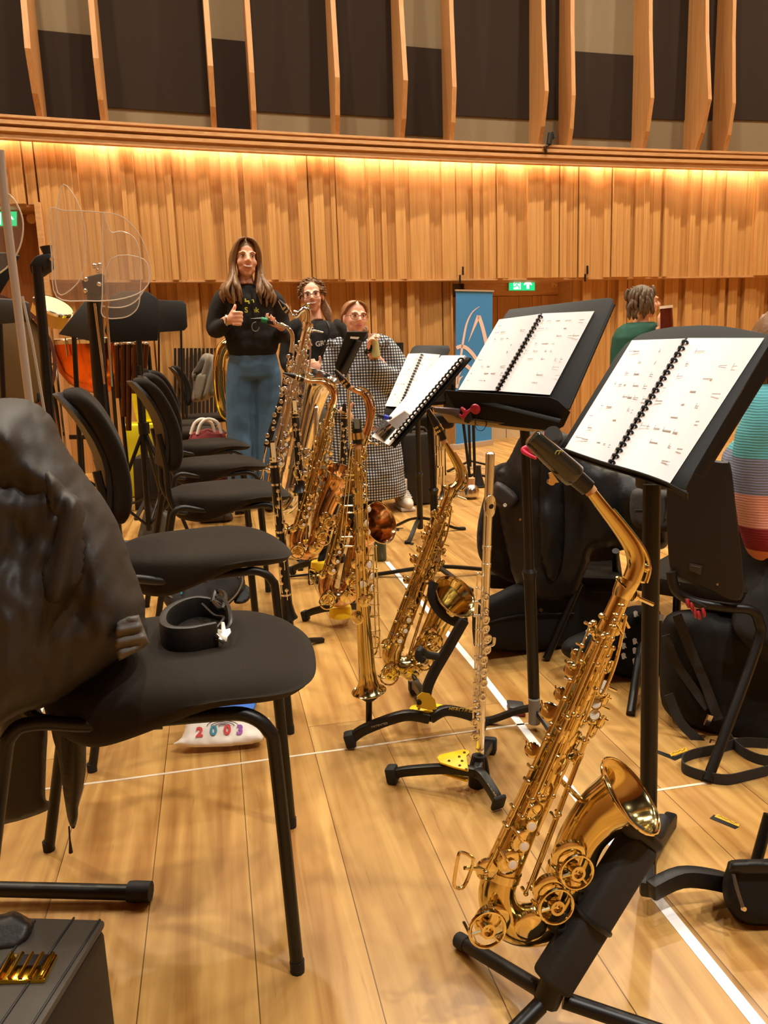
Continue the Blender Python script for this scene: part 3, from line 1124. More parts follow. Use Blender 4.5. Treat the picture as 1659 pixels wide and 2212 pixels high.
# hard black instrument case standing behind chair 2
t = thing('instrument_case', FL(325, 1095), 'upright black instrument case with leather handle between the second and third chairs', 'case')
y0 = FL(325, 1100).y
py = PYat(325, y0)
b = MB(); b.prism([py(286, 990), py(388, 985), py(394, 1110), py(292, 1116)], V((0.02, 0.22, 0))); b.build('case_body', CASEM, t, bevel=0.012)
b = MB(); b.tube([py(310, 988), py(312, 972), py(330, 966), py(350, 972), py(352, 988)], .010, 8, sm=4); b.build('handle', LEAT, t)
for x in (308, 338, 368):
    b = MB(); b.lathe(py(x, 1026, .002), (0, -1, 0), [(0, .009), (.006, .007)], 10); b.build('rivet', BLK, t)
# grey bag leaning by it
t = thing('shoulder_bag', FL(350, 1160), 'dark olive shoulder bag with buckle on the floor behind the second seat', 'bag')
pk = Pl(FL(345, 1165, 0), (0.2, -1, 0.25))
b = MB()
b.puff([(318, 1092), (345, 1098), (372, 1112), (362, 1150), (350, 1180), (300, 1175), (302, 1140)], pk, .04, .05, step=6, edge=14, sm=3)
b.build('bag_body', mat('olive_leather', (72, 68, 58), 0.6), t, ang=180)
b = MB(); b.prism([pk(326, 1086, .04), pk(340, 1088, .04), pk(338, 1100, .045), pk(325, 1097, .045)], pk.n * .004); b.build('buckle', CHR, t)
b = MB(); b.tube([pk(342, 1100, .045), pk(352, 1112, .046), pk(340, 1120, .05)], .004, 6, sm=3); b.build('strap', BLKP, t)
# duffel behind chairs 2-3
t = thing('duffel_bag', FL(470, 1125), 'dark rounded duffel bag on the floor behind the third chair', 'bag')
pk = Pl(FL(460, 1128, 0), (0, -1, 0.1))
b = MB()
b.puff([(424, 1118), (432, 1098), (452, 1088), (482, 1094), (500, 1108), (498, 1126), (440, 1130)], pk, .07, .07, step=5, edge=18)
b.build('bag_body', mat('dark_taupe_nylon', (70, 60, 48), 0.7), t, ang=180)
for x in (466, 484):
    b = MB(); b.tube([pk(x - 10, 1095, .05), pk(x, 1105, .072), pk(x, 1124, .06)], .004, 6, sm=3); b.build('strap', BLKP, t)
# tote bag with white handles and red trim
t = thing('tote_bag', FL(450, 985), 'red and white tote bag with looped white handles between the fifth and sixth chairs', 'bag')
y0 = 5.55
pk = PYat(450, y0)
b = MB(); b.puff([(412, 935), (485, 932), (492, 1000), (490, 1092), (408, 1093), (404, 1000)], pk, .08, .08, step=8, edge=25, sm=2)
b.build('bag_body', mat('dark_red_cloth', (120, 34, 36), 0.8), t, ang=180)
b = MB(); b.puff([(418, 978), (470, 974), (470, 992), (418, 996)], pk, .01, .0, off=.085, step=6, edge=4, sm=1); b.build('white_print', PCM, t)
for o, off in ((0, .03), (14, .06)):
    b = MB(); b.tube([pk(412 + o, 938, off), pk(420 + o, 915, off), pk(436 + o, 905, off), pk(456 + o, 913, off), pk(464 + o, 936, off)], .010, 8, sm=5); b.build('handle', PCM, t, label='looped white handle')
# bottle tops poking out
for x, c in ((434, (210, 200, 190)), (452, (190, 160, 80)), (484, (214, 206, 196))):
    pass
# grey jacket on the far chair
JK = mat('grey_fleece', (120, 112, 98), 0.9, bump=.2, bscale=200)
t = thing('jacket', (-0.3, 7.2, .5), 'grey jacket hung over the back of the last chair in the row', 'coat')
pk = PYat(450, 7.1)
b = MB()
b.puff([(438, 766), (454, 764), (468, 774), (476, 800), (484, 830), (486, 850), (458, 858), (448, 864), (428, 868), (414, 864), (418, 830), (414, 808), (426, 788)], pk, .07, .05, step=4, edge=16, fold=lambda x, y: 0.02 * math.sin(x * .35 + y * .1))
b.build('jacket_body', JK, t, ang=180)
b = MB(); b.puff([(436, 772), (444, 780), (440, 796), (428, 808), (418, 806), (424, 790)], pk, .02, .0, off=.06, step=3, edge=6); b.build('hood', mat('dark_grey_lining', (70, 64, 56), .9), t, ang=180)
b = MB(); b.puff([(424, 812), (440, 806), (446, 816), (438, 850), (430, 866), (420, 860)], pk, .03, .0, off=.06, step=3, edge=8); b.build('sleeve', JK, t, ang=180)
# red beads hanging at the sixth seat
b = MB()
# ================================================================== saxophones
M_TOP, M_BOT = (1350, 1270), (1085, 1880)
# key work of one saxophone, traced once: positions by pixel, radius in pixels
CUPS = [(1179, 1712, 22), (1155, 1755, 20), (1128, 1816, 25), (1100, 1862, 25), (1240, 1603, 25), (1247, 1417, 14), (1236, 1447, 17), (1186, 1537, 19),
        (1208, 1650, 22), (1262, 1555, 18), (1272, 1500, 16), (1335, 1358, 15), (1285, 1462, 14), (1248, 1535, 14), (1298, 1428, 13), (1218, 1590, 17)]
CUPS += [(1318, 1440, 13), (1308, 1512, 14), (1300, 1560, 15), (1282, 1580, 15), (1212, 1500, 15), (1150, 1620, 16), (1200, 1690, 17), (1250, 1640, 18)]
SIDE_PEARL = [(1305, 1481, 10), (1293, 1499, 11), (1289, 1522, 10), (1286, 1546, 10)]
STACK_PEARL = [(1148, 1785, 9), (1132, 1828, 9), (1107, 1868, 9)]
RODS = [((1313, 1372), (1163, 1716), 0), ((1322, 1380), (1172, 1722), 1), ((1302, 1375), (1150, 1728), 1), ((1290, 1390), (1128, 1766), 0),
        ((1262, 1602), (1136, 1930), 1), ((1268, 1600), (1148, 1918), 0), ((1333, 1330), (1290, 1436), 0), ((1255, 1430), (1185, 1590), 1),
        ((1180, 1600), (1040, 1890), 0), ((1142, 1690), (1050, 1885), 1), ((1230, 1640), (1160, 1800), 0),
        ((1345, 1310), (1308, 1400), 1), ((1312, 1420), (1262, 1560), 1), ((1324, 1400), (1290, 1500), 0), ((1280, 1560), (1228, 1700), 1), ((1232, 1470), (1150, 1660), 1), ((1275, 1350), (1240, 1440), 1)]


def simil(a0, a1, b0, b1, mirror=False):
    d0 = complex(a1[0] - a0[0], a1[1] - a0[1])
    d1 = complex(b1[0] - b0[0], b1[1] - b0[1])

    def f(p):
        z = complex(p[0] - a0[0], p[1] - a0[1]) / d0
        if mirror:
            z = z.conjugate()
        w = z * d1
        return (b0[0] + w.real, b0[1] + w.imag)
    return f, abs(d1) / abs(d0)


def cup_mesh(b, c, d, r):
    b.lathe(c, d, [(-.5 * r, r * .72), (-.18 * r, r * .74), (-.16 * r, r * .98), (.10 * r, r), (.16 * r, r * .93), (.20 * r, r * .6), (.26 * r, r * .22), (.28 * r, .0004)], 20)


def make_sax(name, label, cat, pl, top, bot, neck, neck_r, mouth, bowp, bowr, bellp, bellr, body_r, m=BRASS, mk=BRASSK, mirror=False, guards=True, cups=None, cap=False, detail=1.0, bell_m=None, reed_up=False, group=None):
    f, k = simil(M_TOP, M_BOT, top, bot, mirror)
    A, B = pl(*top), pl(*bot)
    Lm = (B - A).length
    u = Lm / 0.455            # size relative to the traced one
    mpp = pl.s(*top)
    n = pl.n
    ax = (B - A).normalized()
    sd = ax.cross(n)
    t = thing(name, pl(*bot), label, cat, group)
    r0, r1 = body_r

    def rb(px, py):
        p = pl(px, py)
        s = max(0, min(1, (p - A).dot(ax) / Lm))
        v = (p - A).dot(sd)
        r = lerp(r0, r1, s)
        return math.sqrt(max(0.0, r * r - v * v)) if abs(v) < r else 0.0

    # body
    b = MB()
    b.tube([lerp(A, B, i / 6) for i in range(7)], [lerp(r0, r1, i / 6) for i in range(7)], 24)
    body = b.build('body_tube', m, t)
    b = MB(); b.lathe(A - ax * 0.012 * u, ax, [(0, r0 * 1.0), (0, r0 * 1.25), (.006 * u, r0 * 1.3), (.02 * u, r0 * 1.22), (.028 * u, r0 * 1.05)], 24); b.build('receiver_ring', mk, t)
    # bow
    b = MB(); b.tube([pl(*(list(p) + [0])[:3]) for p in bowp], bowr, 24, sm=4); b.build('bow', bell_m or m, t)
    for i in (0, len(bowp) - 1):
        j = 1 if i == 0 else i - 1
        c = pl(*(list(bowp[i]) + [0])[:3])
        dd = (pl(*(list(bowp[j]) + [0])[:3]) - c).normalized()
        b = MB(); b.lathe(c - dd * .003, dd, [(0, bowr[i] * 1.0), (0, bowr[i] * 1.09), (.012 * u, bowr[i] * 1.09), (.012 * u, bowr[i])], 24); b.build('bow_ring', mk, t)
    # bell, outer wall then rolled rim then inner wall
    P = [pl(*(list(p) + [0])[:3]) for p in bellp]
    q = catmull([tuple(p) + (r,) for p, r in zip(P, bellr)], 5)
    inner = [x[:3] + (x[3] - 0.0012,) for x in q[len(q) // 3:]][::-1]
    b = MB()
    b.tube([x[:3] for x in q], [x[3] for x in q], 40, cap=False)
    b.tube([x[:3] for x in inner], [x[3] for x in inner], 40, cap=False)
    bl = b.build('bell', bell_m or m, t, ang=180)
    e, e2 = V(q[-1][:3]), V(q[-2][:3])
    ea = (e - e2).normalized()
    eu = ea.orthogonal().normalized()
    ew = ea.cross(eu)
    R = q[-1][3]
    b = MB(); b.tube([e + (eu * math.cos(2 * PI * i / 40) + ew * math.sin(2 * PI * i / 40)) * R for i in range(40)], .0022 * u, 8, closed=True)
    b.build('bell_rim', mk, bl)
    # neck
    NP = [pl(*(list(p) + [0])[:3]) for p in neck]
    b = MB(); b.tube(NP, neck_r, 18, sm=5); nk = b.build('neck', bell_m or m, t)
    mid = len(NP) // 2
    off = n * 0.0
    outw = (NP[mid] - (NP[0] + NP[-1]) / 2).normalized()
    b = MB()
    b.tube([NP[i] + outw * (neck_r[i] + .008 * u) + n * .004 for i in range(1, len(NP) - 1)], .0032 * u, 8, sm=4)
    b.ell(NP[2] + outw * (neck_r[2] + .005 * u), .006 * u)
    b.ell(NP[mid + 1] + outw * (neck_r[mid + 1] + .006 * u), .007 * u)
    b.build('octave_key', mk, nk)
    b = MB()
    for s in (-1, 1):
        pass
    b.tube([NP[-2] + outw * neck_r[-2] * 1.6, NP[-1] + sd * neck_r[-1] * 1.7 - ax * .01, NP[-1] + sd * neck_r[-1] * 0.8 + n * neck_r[-1] * 1.2], .002 * u, 6, sm=4)
    b.build('octave_ring', mk, nk)
    # cork, mouthpiece
    c0, c1 = V(NP[0]), NP[1]
    cd = (NP[0] - NP[1]).normalized()
    b = MB(); b.lathe(NP[0] - cd * .012 * u, cd, [(0, neck_r[0] * 1.22), (.03 * u, neck_r[0] * 1.18)], 16); b.build('neck_cork', CORK, nk)
    MP = [pl(*(list(p) + [0])[:3]) for p in mouth[0]]
    b = MB(); b.tube(MP, mouth[1], 18); mp = b.build('mouthpiece', EBON, t)
    md = (MP[1] - MP[0]).normalized()
    if cap:
        pass
    else:
        mm = lerp(MP[1], MP[2], 0.3)
        rr = mouth[1][1]
        for s in (0, .012 * u):
            b = MB(); b.lathe(mm + md * s, md, [(0, rr), (0, rr * 1.16), (.006 * u, rr * 1.16), (.006 * u, rr)], 16); b.build('ligature', mk, mp)
        rs = (pl(*(list(mouth[0][0]) + [0])[:3]) - pl(*(list(mouth[0][0]) + [0])[:3])) if False else sd
        up = (V((0, 0, 1)) - md * md.z).normalized() * (1 if reed_up else -1)
        b = MB(); b.bar(MP[0] + up * mouth[1][0] * .9 + md * .003, lerp(MP[1], MP[2], .6) + up * rr * 1.02, .011 * u, .002 * u, up); b.build('reed', REED, mp)
    # brace between bell and body
    c = lerp(A, B, .62)
    bm_ = V(q[int(len(q) * .45)][:3])
    b = MB(); b.tube([c + sd * lerp(r0, r1, .62) * .7, lerp(c, bm_, .5), bm_ - sd * q[int(len(q) * .45)][3] * .7], .004 * u, 8, sm=3); b.build('bell_brace', mk, t)
    # keys
    kk = cups if cups is not None else CUPS
    for x, y, r in kk:
        px, py = f((x, y))
        r3 = r * k * mpp
        h = rb(px, py)
        p = pl(px, py, h + .006 * u)
        v = (pl(px, py) - A).dot(sd)
        d = (n * 1.0 + sd * max(-.9, min(.9, v / (r1 * 1.1)))).normalized()
        b = MB(); cup_mesh(b, p, d, r3)
        b.tube([p + d * r3 * .25, p + d * r3 * .4 + sd * r3 * .7 - ax * r3 * .3, p + sd * r3 * 1.3 - ax * r3 * .8], r3 * .13, 6, sm=3)
        b.build('key_cup', mk, t)
    for x, y, r in STACK_PEARL:
        px, py = f((x, y))
        r3 = r * k * mpp
        p = pl(px, py, rb(px, py) + .016 * u)
        b = MB(); b.lathe(p, n, [(-.004 * u, r3 * 1.15), (.001 * u, r3 * 1.2), (.001 * u, r3 * 1.02)], 16); kc = b.build('key_touch', mk, t)
        b = MB(); b.lathe(p, n, [(0, r3), (.0015 * u, r3 * .9), (.002 * u, .0004)], 16); b.build('pearl', PEARL, kc)
    for x, y, r in SIDE_PEARL:
        px, py = f((x, y))
        r3 = r * k * mpp
        p = pl(px, py, .004 * u)
        d = (sd * .85 * (1 if not mirror else -1) + n * .55 - ax * .2).normalized()
        b = MB(); b.lathe(p, d, [(-.004 * u, r3 * .3), (0, r3 * 1.15), (.003 * u, r3 * 1.2), (.003 * u, r3 * 1.02)], 16)
        b.tube([p, p - sd * .02 * u * (1 if not mirror else -1) + n * .004], .002 * u, 6)
        kc = b.build('key_touch', mk, t)
        b = MB(); b.lathe(p + d * .003 * u, d, [(0, r3), (.0015 * u, r3 * .9), (.002 * u, .0004)], 16); b.build('pearl', PEARL, kc)
    for (p0, p1, lv) in RODS:
        a, c = f(p0), f(p1)
        h = .008 * u + .004 * u * lv
        pa, pc = pl(a[0], a[1], rb(*a) + h), pl(c[0], c[1], rb(*c) + h)
        b = MB(); b.cyl(pa, pc, .0021 * u, 8)
        rd = b.build('key_rod', mk, t)
        for s in (0, .5, 1):
            pp = lerp(pa, pc, s)
            b = MB(); b.ell(pp, .0042 * u, seg=8, ringn=6); b.tube([pp, pp - n * (h + .004 * u)], [.0018 * u, .003 * u], 6); b.build('post', mk, rd)
    # low keys, guards and table
    for x, y, r, o in ((1228, 1851, 35, .036), (1189, 1924, 36, .036), (1146, 2001, 33, .030), (1063, 1990, 36, .034), (1053, 1878, 24, .02)):
        px, py = f((x, y))
        r3 = r * k * mpp
        p = pl(px, py, o * u)
        b = MB(); cup_mesh(b, p, (n + ax * .15).normalized(), r3); b.build('key_cup', mk, t)
    if guards:
        for x, y, r, o in ((1246, 1884, 33, .052), (1202, 1958, 34, .052), (1053, 2008, 35, .050)):
            px, py = f((x, y))
            r3 = r * k * mpp
            c = pl(px, py, o * u)
            e1 = sd
            e2 = n.cross(sd)
            b = MB()
            b.tube([c + (e1 * math.cos(2 * PI * i / 28) + e2 * math.sin(2 * PI * i / 28)) * r3 for i in range(28)], .0028 * u, 8, closed=True)
            for a in (0.6, 2.7, 4.8):
                b.tube([c, c + (e1 * math.cos(a) + e2 * math.sin(a)) * r3], .0026 * u, 6)
            g = b.build('key_guard', mk, t)
            b = MB(); b.lathe(c - n * .006 * u, n, [(0, .011 * u), (.012 * u, .011 * u), (.012 * u, .007 * u), (.006 * u, .007 * u), (.006 * u, .0004)], 16); b.build('bumper_screw', mk, g)
            for a in (0.6, 4.0):
                pp = c + (e1 * math.cos(a) + e2 * math.sin(a)) * r3
                b = MB(); b.tube([pp, pp - n * .03 * u], .0026 * u, 6); b.build('guard_foot', mk, g)
    sp_ = [f(p) for p in ((990, 1850), (998, 1842), (1016, 1850), (1022, 1864), (1004, 1912), (988, 1918), (981, 1908))]
    b = MB(); b.tube([pl(x, y, .03 * u) for x, y in sp_], .0028 * u, 8, closed=True, sm=3)
    b.tube([pl(*f((1003, 1875)), .03 * u), pl(*f((1050, 1878)), .022 * u)], .003 * u, 6)
    b.build('low_key_touch', mk, t)
    # left hand table / palm clusters near the top
    for x, y in ((1300, 1330), (1282, 1345), (1345, 1330), (1330, 1342), (1277, 1362)):
        px, py = f((x, y))
        b = MB(); b.ell(pl(px, py, rb(px, py) + .008 * u), .0055 * u, .0055 * u, .0045 * u, seg=10, ringn=6)
        b.tube([pl(px, py, rb(px, py) + .008 * u), pl(px + 14 * k, py + 26 * k, rb(px, py) + .006 * u)], .0024 * u, 6)
        b.build('palm_key', mk, t)
    pts = [f(p) for p in ((1352, 1330), (1330, 1430), (1300, 1500), (1290, 1470), (1318, 1400))]
    b = MB(); b.tube([pl(x, y, .012 * u) for x, y in pts], .0026 * u, 8, sm=5); b.build('key_lever', mk, t)
    pts = [f(p) for p in ((1345, 1275), (1375, 1290), (1378, 1318), (1362, 1318))]
    b = MB(); b.lathe(pl(*pts[1], .0), sd, [(-.03 * u, .003 * u), (0, .003 * u), (0, .008 * u), (.006 * u, .009 * u), (.006 * u, .003 * u)], 12); b.build('neck_screw', mk, t)
    return t, f


# --- the alto in the foreground
pa = PYat(1200, 1.03, 0.10)
alto, fa = make_sax('alto_saxophone', 'large brass alto saxophone in the foreground, capped mouthpiece, leaning in its black stand', 'saxophone', pa, M_TOP, M_BOT,
    [(1268, 1050), (1300, 1092), (1338, 1140), (1366, 1183), (1374, 1218), (1366, 1248), (1354, 1272)], [.0078, .0092, .0112, .0128, .0136, .0138, .0135],
    ([(1150, 946), (1196, 988), (1240, 1028), (1270, 1054)], [.010, .012, .0138, .0130]),
    [(1085, 1880), (1074, 1922), (1080, 1962), (1106, 1990), (1150, 1998), (1190, 1980), (1214, 1938), (1232, 1886)], [.0275, .0285, .030, .031, .032, .033, .034, .0345],
    [(1232, 1886), (1246, 1836), (1266, 1796, .003), (1298, 1757, .008), (1330, 1735, .016), (1352, 1724, .022), (1362, 1718, .026)], [.0345, .0345, .035, .0395, .0445, 0.0515, .063],
    (.0132, .0275), cap=True)
CAPM = mat('smoked_cap', (36, 38, 30), 0.12, coat=0.6)
mp = [c for c in alto.children if c.name.startswith('mouthpiece')][0]
b = MB()
c0, c1 = pa(1147, 944), pa(1241, 1029)
cd = (c1 - c0).normalized()
L = (c1 - c0).length
b.lathe(c0, cd, [(0, .0100), (.001, .0128), (.005, .0142), (L * .4, .0165), (L * .9, .0185), (L * .985, .0186), (L, .0176), (L, .0140), (L * .5, .0125)], 28)
cp = b.build('mouthpiece_cap', CAPM, mp, label='smoked plastic mouthpiece cap')
b = MB(); b.tube([pa(1199, 981, .0178), pa(1203, 974, .0178), pa(1209, 975, .0178), pa(1206, 982, .0178), pa(1211, 973, .0178), pa(1215, 977, .0178)], .0009, 5, sm=3)
b.build('scratched_mark', mat('yellow_mark', (150, 146, 60), .6), cp)
b = MB(); b.prism([pa(1184, 1022, -.004), pa(1190, 1020, -.004), pa(1206, 1042, -.004), pa(1188, 1044, -.004)], pa.n * .003); b.build('ligature', BRASSK, mp)
b = MB(); b.lathe(pa(1186, 1040, -.004), pa.n, [(0, .004), (.006, .0045), (.008, .0055), (.011, .0055), (.011, .0025)], 14); b.build('ligature_screw', BRASSK, mp)

# --- second alto on the yellow-plated stand
p2 = PYat(920, 2.10, 0.12)
make_sax('alto_saxophone', 'brass alto saxophone on the yellow-jointed stand, mouthpiece up with cream cork, behind the flute', 'saxophone', p2, (972, 1062), (853, 1392),
    [(957, 950), (970, 972), (985, 998), (994, 1020), (993, 1040), (983, 1053), (972, 1063)], [.0072, .0088, .011, .0125, .0135, .0138, .0138],
    ([(924, 884), (940, 912), (953, 938), (958, 950)], [.006, .011, .0112, .0105]),
    [(853, 1392), (846, 1414), (850, 1432), (868, 1440), (892, 1436), (910, 1418), (926, 1390)], [.027, .0275, .029, .031, .032, .033, .034],
    [(926, 1390), (936, 1366), (946, 1345), (960, 1318, .004), (972, 1302, .012), (980, 1293, .022), (985, 1288, .03)], [.034, .0345, .036, .041, .047, .056, .067],
    (.0135, .027), reed_up=True)

# --- tenor with the copper-coloured bell, right behind the soprano
p3 = PYat(760, 2.86, 0.10)
make_sax('tenor_saxophone', 'tenor saxophone whose copper-coloured bell opens to the right, behind the straight soprano saxophone', 'saxophone', p3, (786, 948), (712, 1240),
    [(753, 835), (766, 843), (782, 850), (794, 866), (799, 890), (797, 918), (787, 948)], [.008, .009, .011, .0125, .0138, .0148, .015],
    ([(724, 800), (738, 818), (748, 829), (754, 836)], [.006, .012, .012, .011]),
    [(712, 1240), (705, 1265), (711, 1283), (730, 1292), (752, 1282), (764, 1258), (770, 1230)], [.030, .031, .033, .035, .037, .038, .039],
    [(770, 1230), (774, 1200), (780, 1172), (790, 1150, .01), (802, 1138, .03), (814, 1132, .05), (822, 1129, .065)], [.039, .040, .043, .050, .058, .068, .078],
    (.015, .030), bell_m=COPPER, reed_up=True)

# --- second tenor further back
p4 = PYat(690, 3.55, 0.10)
make_sax('tenor_saxophone', 'tenor saxophone with wide bell tube in a black cradle, behind the standing silver flute', 'saxophone', p4, (716, 880), (648, 1140),
    [(655, 820), (670, 824), (690, 824), (706, 830), (718, 845), (722, 862), (717, 880)], [.008, .0095, .011, .0125, .014, .015, .015],
    ([(611, 806), (634, 812), (648, 818), (656, 821)], [.004, .013, .013, .011]),
    [(648, 1140), (640, 1165), (645, 1185), (662, 1193), (678, 1182), (688, 1158), (694, 1130)], [.030, .032, .034, .036, .038, .039, .040],
    [(694, 1130), (700, 1105), (710, 1080), (722, 1055), (730, 1038, .01), (735, 1026, .02), (738, 1018, .028)], [.040, .041, .044, .050, .055, .064, .074],
    (.015, .030), bell_m=COPPER)

# --- silver baritone
p5 = PYat(640, 4.25, 0.06)
make_sax('baritone_saxophone', 'tall silver baritone saxophone with upturned bell, in front of the curly-haired woman', 'saxophone', p5, (664, 706), (598, 1010),
    [(622, 668), (630, 680), (641, 683), (650, 673), (660, 668), (666, 678), (664, 704)], [.008, .009, .0115, .0135, .0155, .0165, .017],
    ([(602, 648), (612, 660), (619, 670), (624, 674)], [.005, .014, .014, .012]),
    [(598, 1010), (592, 1050), (598, 1082), (612, 1094), (628, 1080), (638, 1048), (645, 1010)], [.040, .042, .045, .047, .048, .049, .050],
    [(645, 1010), (654, 960), (664, 915), (674, 875), (683, 845, .01), (690, 826, .02), (695, 812, .03)], [.050, .052, .055, .062, .072, .085, .105],
    (.022, .045), m=SILV, mk=SILV, guards=True)

# --- straight soprano on the peg of the yellow-plated stand
p6 = PYat(790, 1.97, 0.0)
t = thing('soprano_saxophone', p6(797, 1500), 'straight brass soprano saxophone standing on a peg, dark mouthpiece at the top', 'saxophone')
b = MB()
b.tube([p6(772, 962), p6(776, 1100), p6(783, 1300), p6(792, 1445), p6(795, 1472), p6(796, 1486), p6(797, 1493)], [.0075, .0105, .0165, .0225, .0255, .033, .0445], 28, cap=False)
b.tube([p6(797, 1493), p6(796, 1487), p6(794, 1470), p6(792, 1445)], [.0442, .032, .024, .021], 28, cap=False)
b.build('body_tube', BRASS, t, ang=180)
e = p6(797, 1493)
ea = (p6(797, 1493) - p6(794, 1470)).normalized()
eu = ea.orthogonal().normalized(); ew = ea.cross(eu)
b = MB(); b.tube([e + (eu * math.cos(2 * PI * i / 40) + ew * math.sin(2 * PI * i / 40)) * .0445 for i in range(40)], .0018, 8, closed=True); b.build('bell_rim', BRASSK, t)
b = MB(); b.tube([p6(771, 905), p6(771, 918), p6(772, 930), p6(772, 958)], [.0085, .0105, .0125, .012], 16); mp6 = b.build('mouthpiece', EBON, t)
b = MB(); b.lathe(p6(772, 934), ea, [(0, .0125), (0, .0165), (.016, .0168), (.016, .0125)], 20); b.build('ligature', BRASSK, mp6)
b = MB(); b.prism([p6(764, 904, .011), p6(776, 906, .011), p6(777, 926, .0135), p6(766, 926, .0135)], p6.n * .002); b.build('reed', mat('smoky_reed', (110, 112, 92), .4), mp6)
b = MB(); b.lathe(p6(772, 960), ea, [(0, .009), (.012, .0085)], 14); b.build('neck_cork', CORK, t)
fs, ks = simil(M_TOP, M_BOT, (772, 985), (789, 1400))
ms = p6.s(780, 1200)


def cyl_pt(x, y, h):
    # point in front of the straight body
    fr = (y - 962) / (1445 - 962)
    r = lerp(.0075, .0225, fr)
    cxp = lerp(772, 792, fr)
    v = (x - cxp) * ms
    z = math.sqrt(max(0, r * r - v * v)) if abs(v) < r else 0
    return p6(x, y, z + h), v / r


rs_ = random.Random(4)
for i, (x, y, r, pearl) in enumerate(((776, 1010, 7, 0), (782, 1036, 8, 0), (768, 1060, 8, 0), (790, 1080, 8, 1), (772, 1100, 9, 0), (796, 1100, 8, 1), (790, 1130, 9, 1), (795, 1150, 8, 1), (778, 1150, 9, 0), (796, 1220, 11, 1), (802, 1245, 10, 1),
                                     (803, 1270, 11, 1), (776, 1190, 9, 0), (783, 1262, 10, 1), (772, 1335, 15, 0), (786, 1298, 13, 0), (800, 1290, 9, 0), (779, 1225, 9, 0))):
    p, v = cyl_pt(x, y, .006)
    d = (p6.n + V((1, 0, 0)) * max(-.9, min(.9, v * .7))).normalized()
    b = MB(); cup_mesh(b, p, d, r * ms); kc = b.build('key_cup', BRASSK, t)
    if pearl:
        b = MB(); b.lathe(p + d * r * ms * .24, d, [(0, r * ms * .75), (.0015, r * ms * .66), (.002, .0003)], 14); b.build('pearl', PEARL, kc)
for x0, y0, x1, y1 in ((762, 965, 742, 1180), (757, 960, 735, 1160), (770, 1000, 778, 1290), (780, 1010, 786, 1280), (812, 1180, 818, 1330), (815, 1250, 822, 1420), (806, 1200, 812, 1400), (790, 1020, 797, 1210)):
    pa_, pc_ = cyl_pt(x0, y0, .012)[0], cyl_pt(x1, y1, .012)[0]
    b = MB(); b.cyl(pa_, pc_, .0017, 8); rd = b.build('key_rod', BRASSK, t)
    for s in (0, .33, .66, 1):
        pp = lerp(pa_, pc_, s)
        b = MB(); b.ell(pp, .0034, seg=8, ringn=6); b.tube([pp, lerp(pp, p6(lerp(772, 792, (lerp(y0, y1, s) - 962) / 483), lerp(y0, y1, s)), .6)], [.0015, .002], 6); b.build('post', BRASSK, rd)
b = MB(); b.prism([p6(779, 1290, .03), p6(797, 1290, .03), p6(795, 1310, .03), p6(780, 1312, .03)], p6.n * .003); b.build('thumb_plate', BRASSK, t, bevel=.001)
# ================================================================== music stands
DESK = mat('black_desk_paint', (17, 15, 11), 0.55, spec=0.25, bump=.05, bscale=600)
SHINY = mat('glossy_black_tray', (26, 23, 20), 0.08, coat=.5)
TRAYM = mat('polished_tray_metal', (150, 138, 118), .14, .9)
COIL = mat('black_coil', (22, 20, 24), 0.35)


def tilt_plane(p, yaw, th):
    h = V((-math.sin(yaw), -math.cos(yaw), 0))
    return Pl(p, h * math.cos(th) + V((0, 0, math.sin(th))))


def pole_base(t, top, foot, r=.0115, legs=((1, 0), (-.5, .87), (-.5, -.87)), L=.27, hub=.09, collar=None, m=BLK, kind='tube'):
    top, foot = V(top), V(foot)
    b = MB(); b.cyl(foot + V((0, 0, .03)), lerp(foot, top, .52), r * 1.25, 12); b.build('outer_pole', m, t)
    b = MB(); b.cyl(lerp(foot, top, .5), top, r, 12); b.build('inner_pole', m, t)
    b = MB(); b.lathe(lerp(foot, top, .505), top - foot, [(0, r * 1.3), (.02, r * 1.6), (.03, r * 1.1)], 12); b.build('collar', m, t)
    for dx, dy in legs:
        b = MB(); b.barpath([foot + V((0, 0, hub)), foot + V((dx * L * .35, dy * L * .35, hub * .75)), foot + V((dx * L * .8, dy * L * .8, .016)), foot + V((dx * L, dy * L, .009))], .02, .014, sm=3)
        g = b.build('leg', m, t)
        b = MB(); b.box(foot + V((dx * L, dy * L, .008)), .03, .03, .016, Matrix.Rotation(math.atan2(dy, dx), 3, 'Z')); b.build('rubber_foot', RUB, g, bevel=.003)


def coil_binding(t, pl, a, b_, n, r, off):
    b_ = V((b_[0], b_[1], 0)); a = V((a[0], a[1], 0))
    for i in range(n):
        p = lerp(a, b_, (i + .5) / n)
        c = pl(p.x, p.y, off)
        q = pl(lerp(a, b_, (i + .5) / n + .01).x, lerp(a, b_, (i + .5) / n + .01).y, off)
        d = (q - c).normalized()
        w = d.cross(pl.n)
        mb = MB()
        mb.tube([c + w * r * math.cos(x) + pl.n * r * math.sin(x) for x in [PI * k / 6 for k in range(-1, 8)]], r * .42, 6, flat=(1, 1.5))
        mb.build('binding_ring', COIL, t)


FINK = mat('faint_ink', (176, 164, 152), .8)


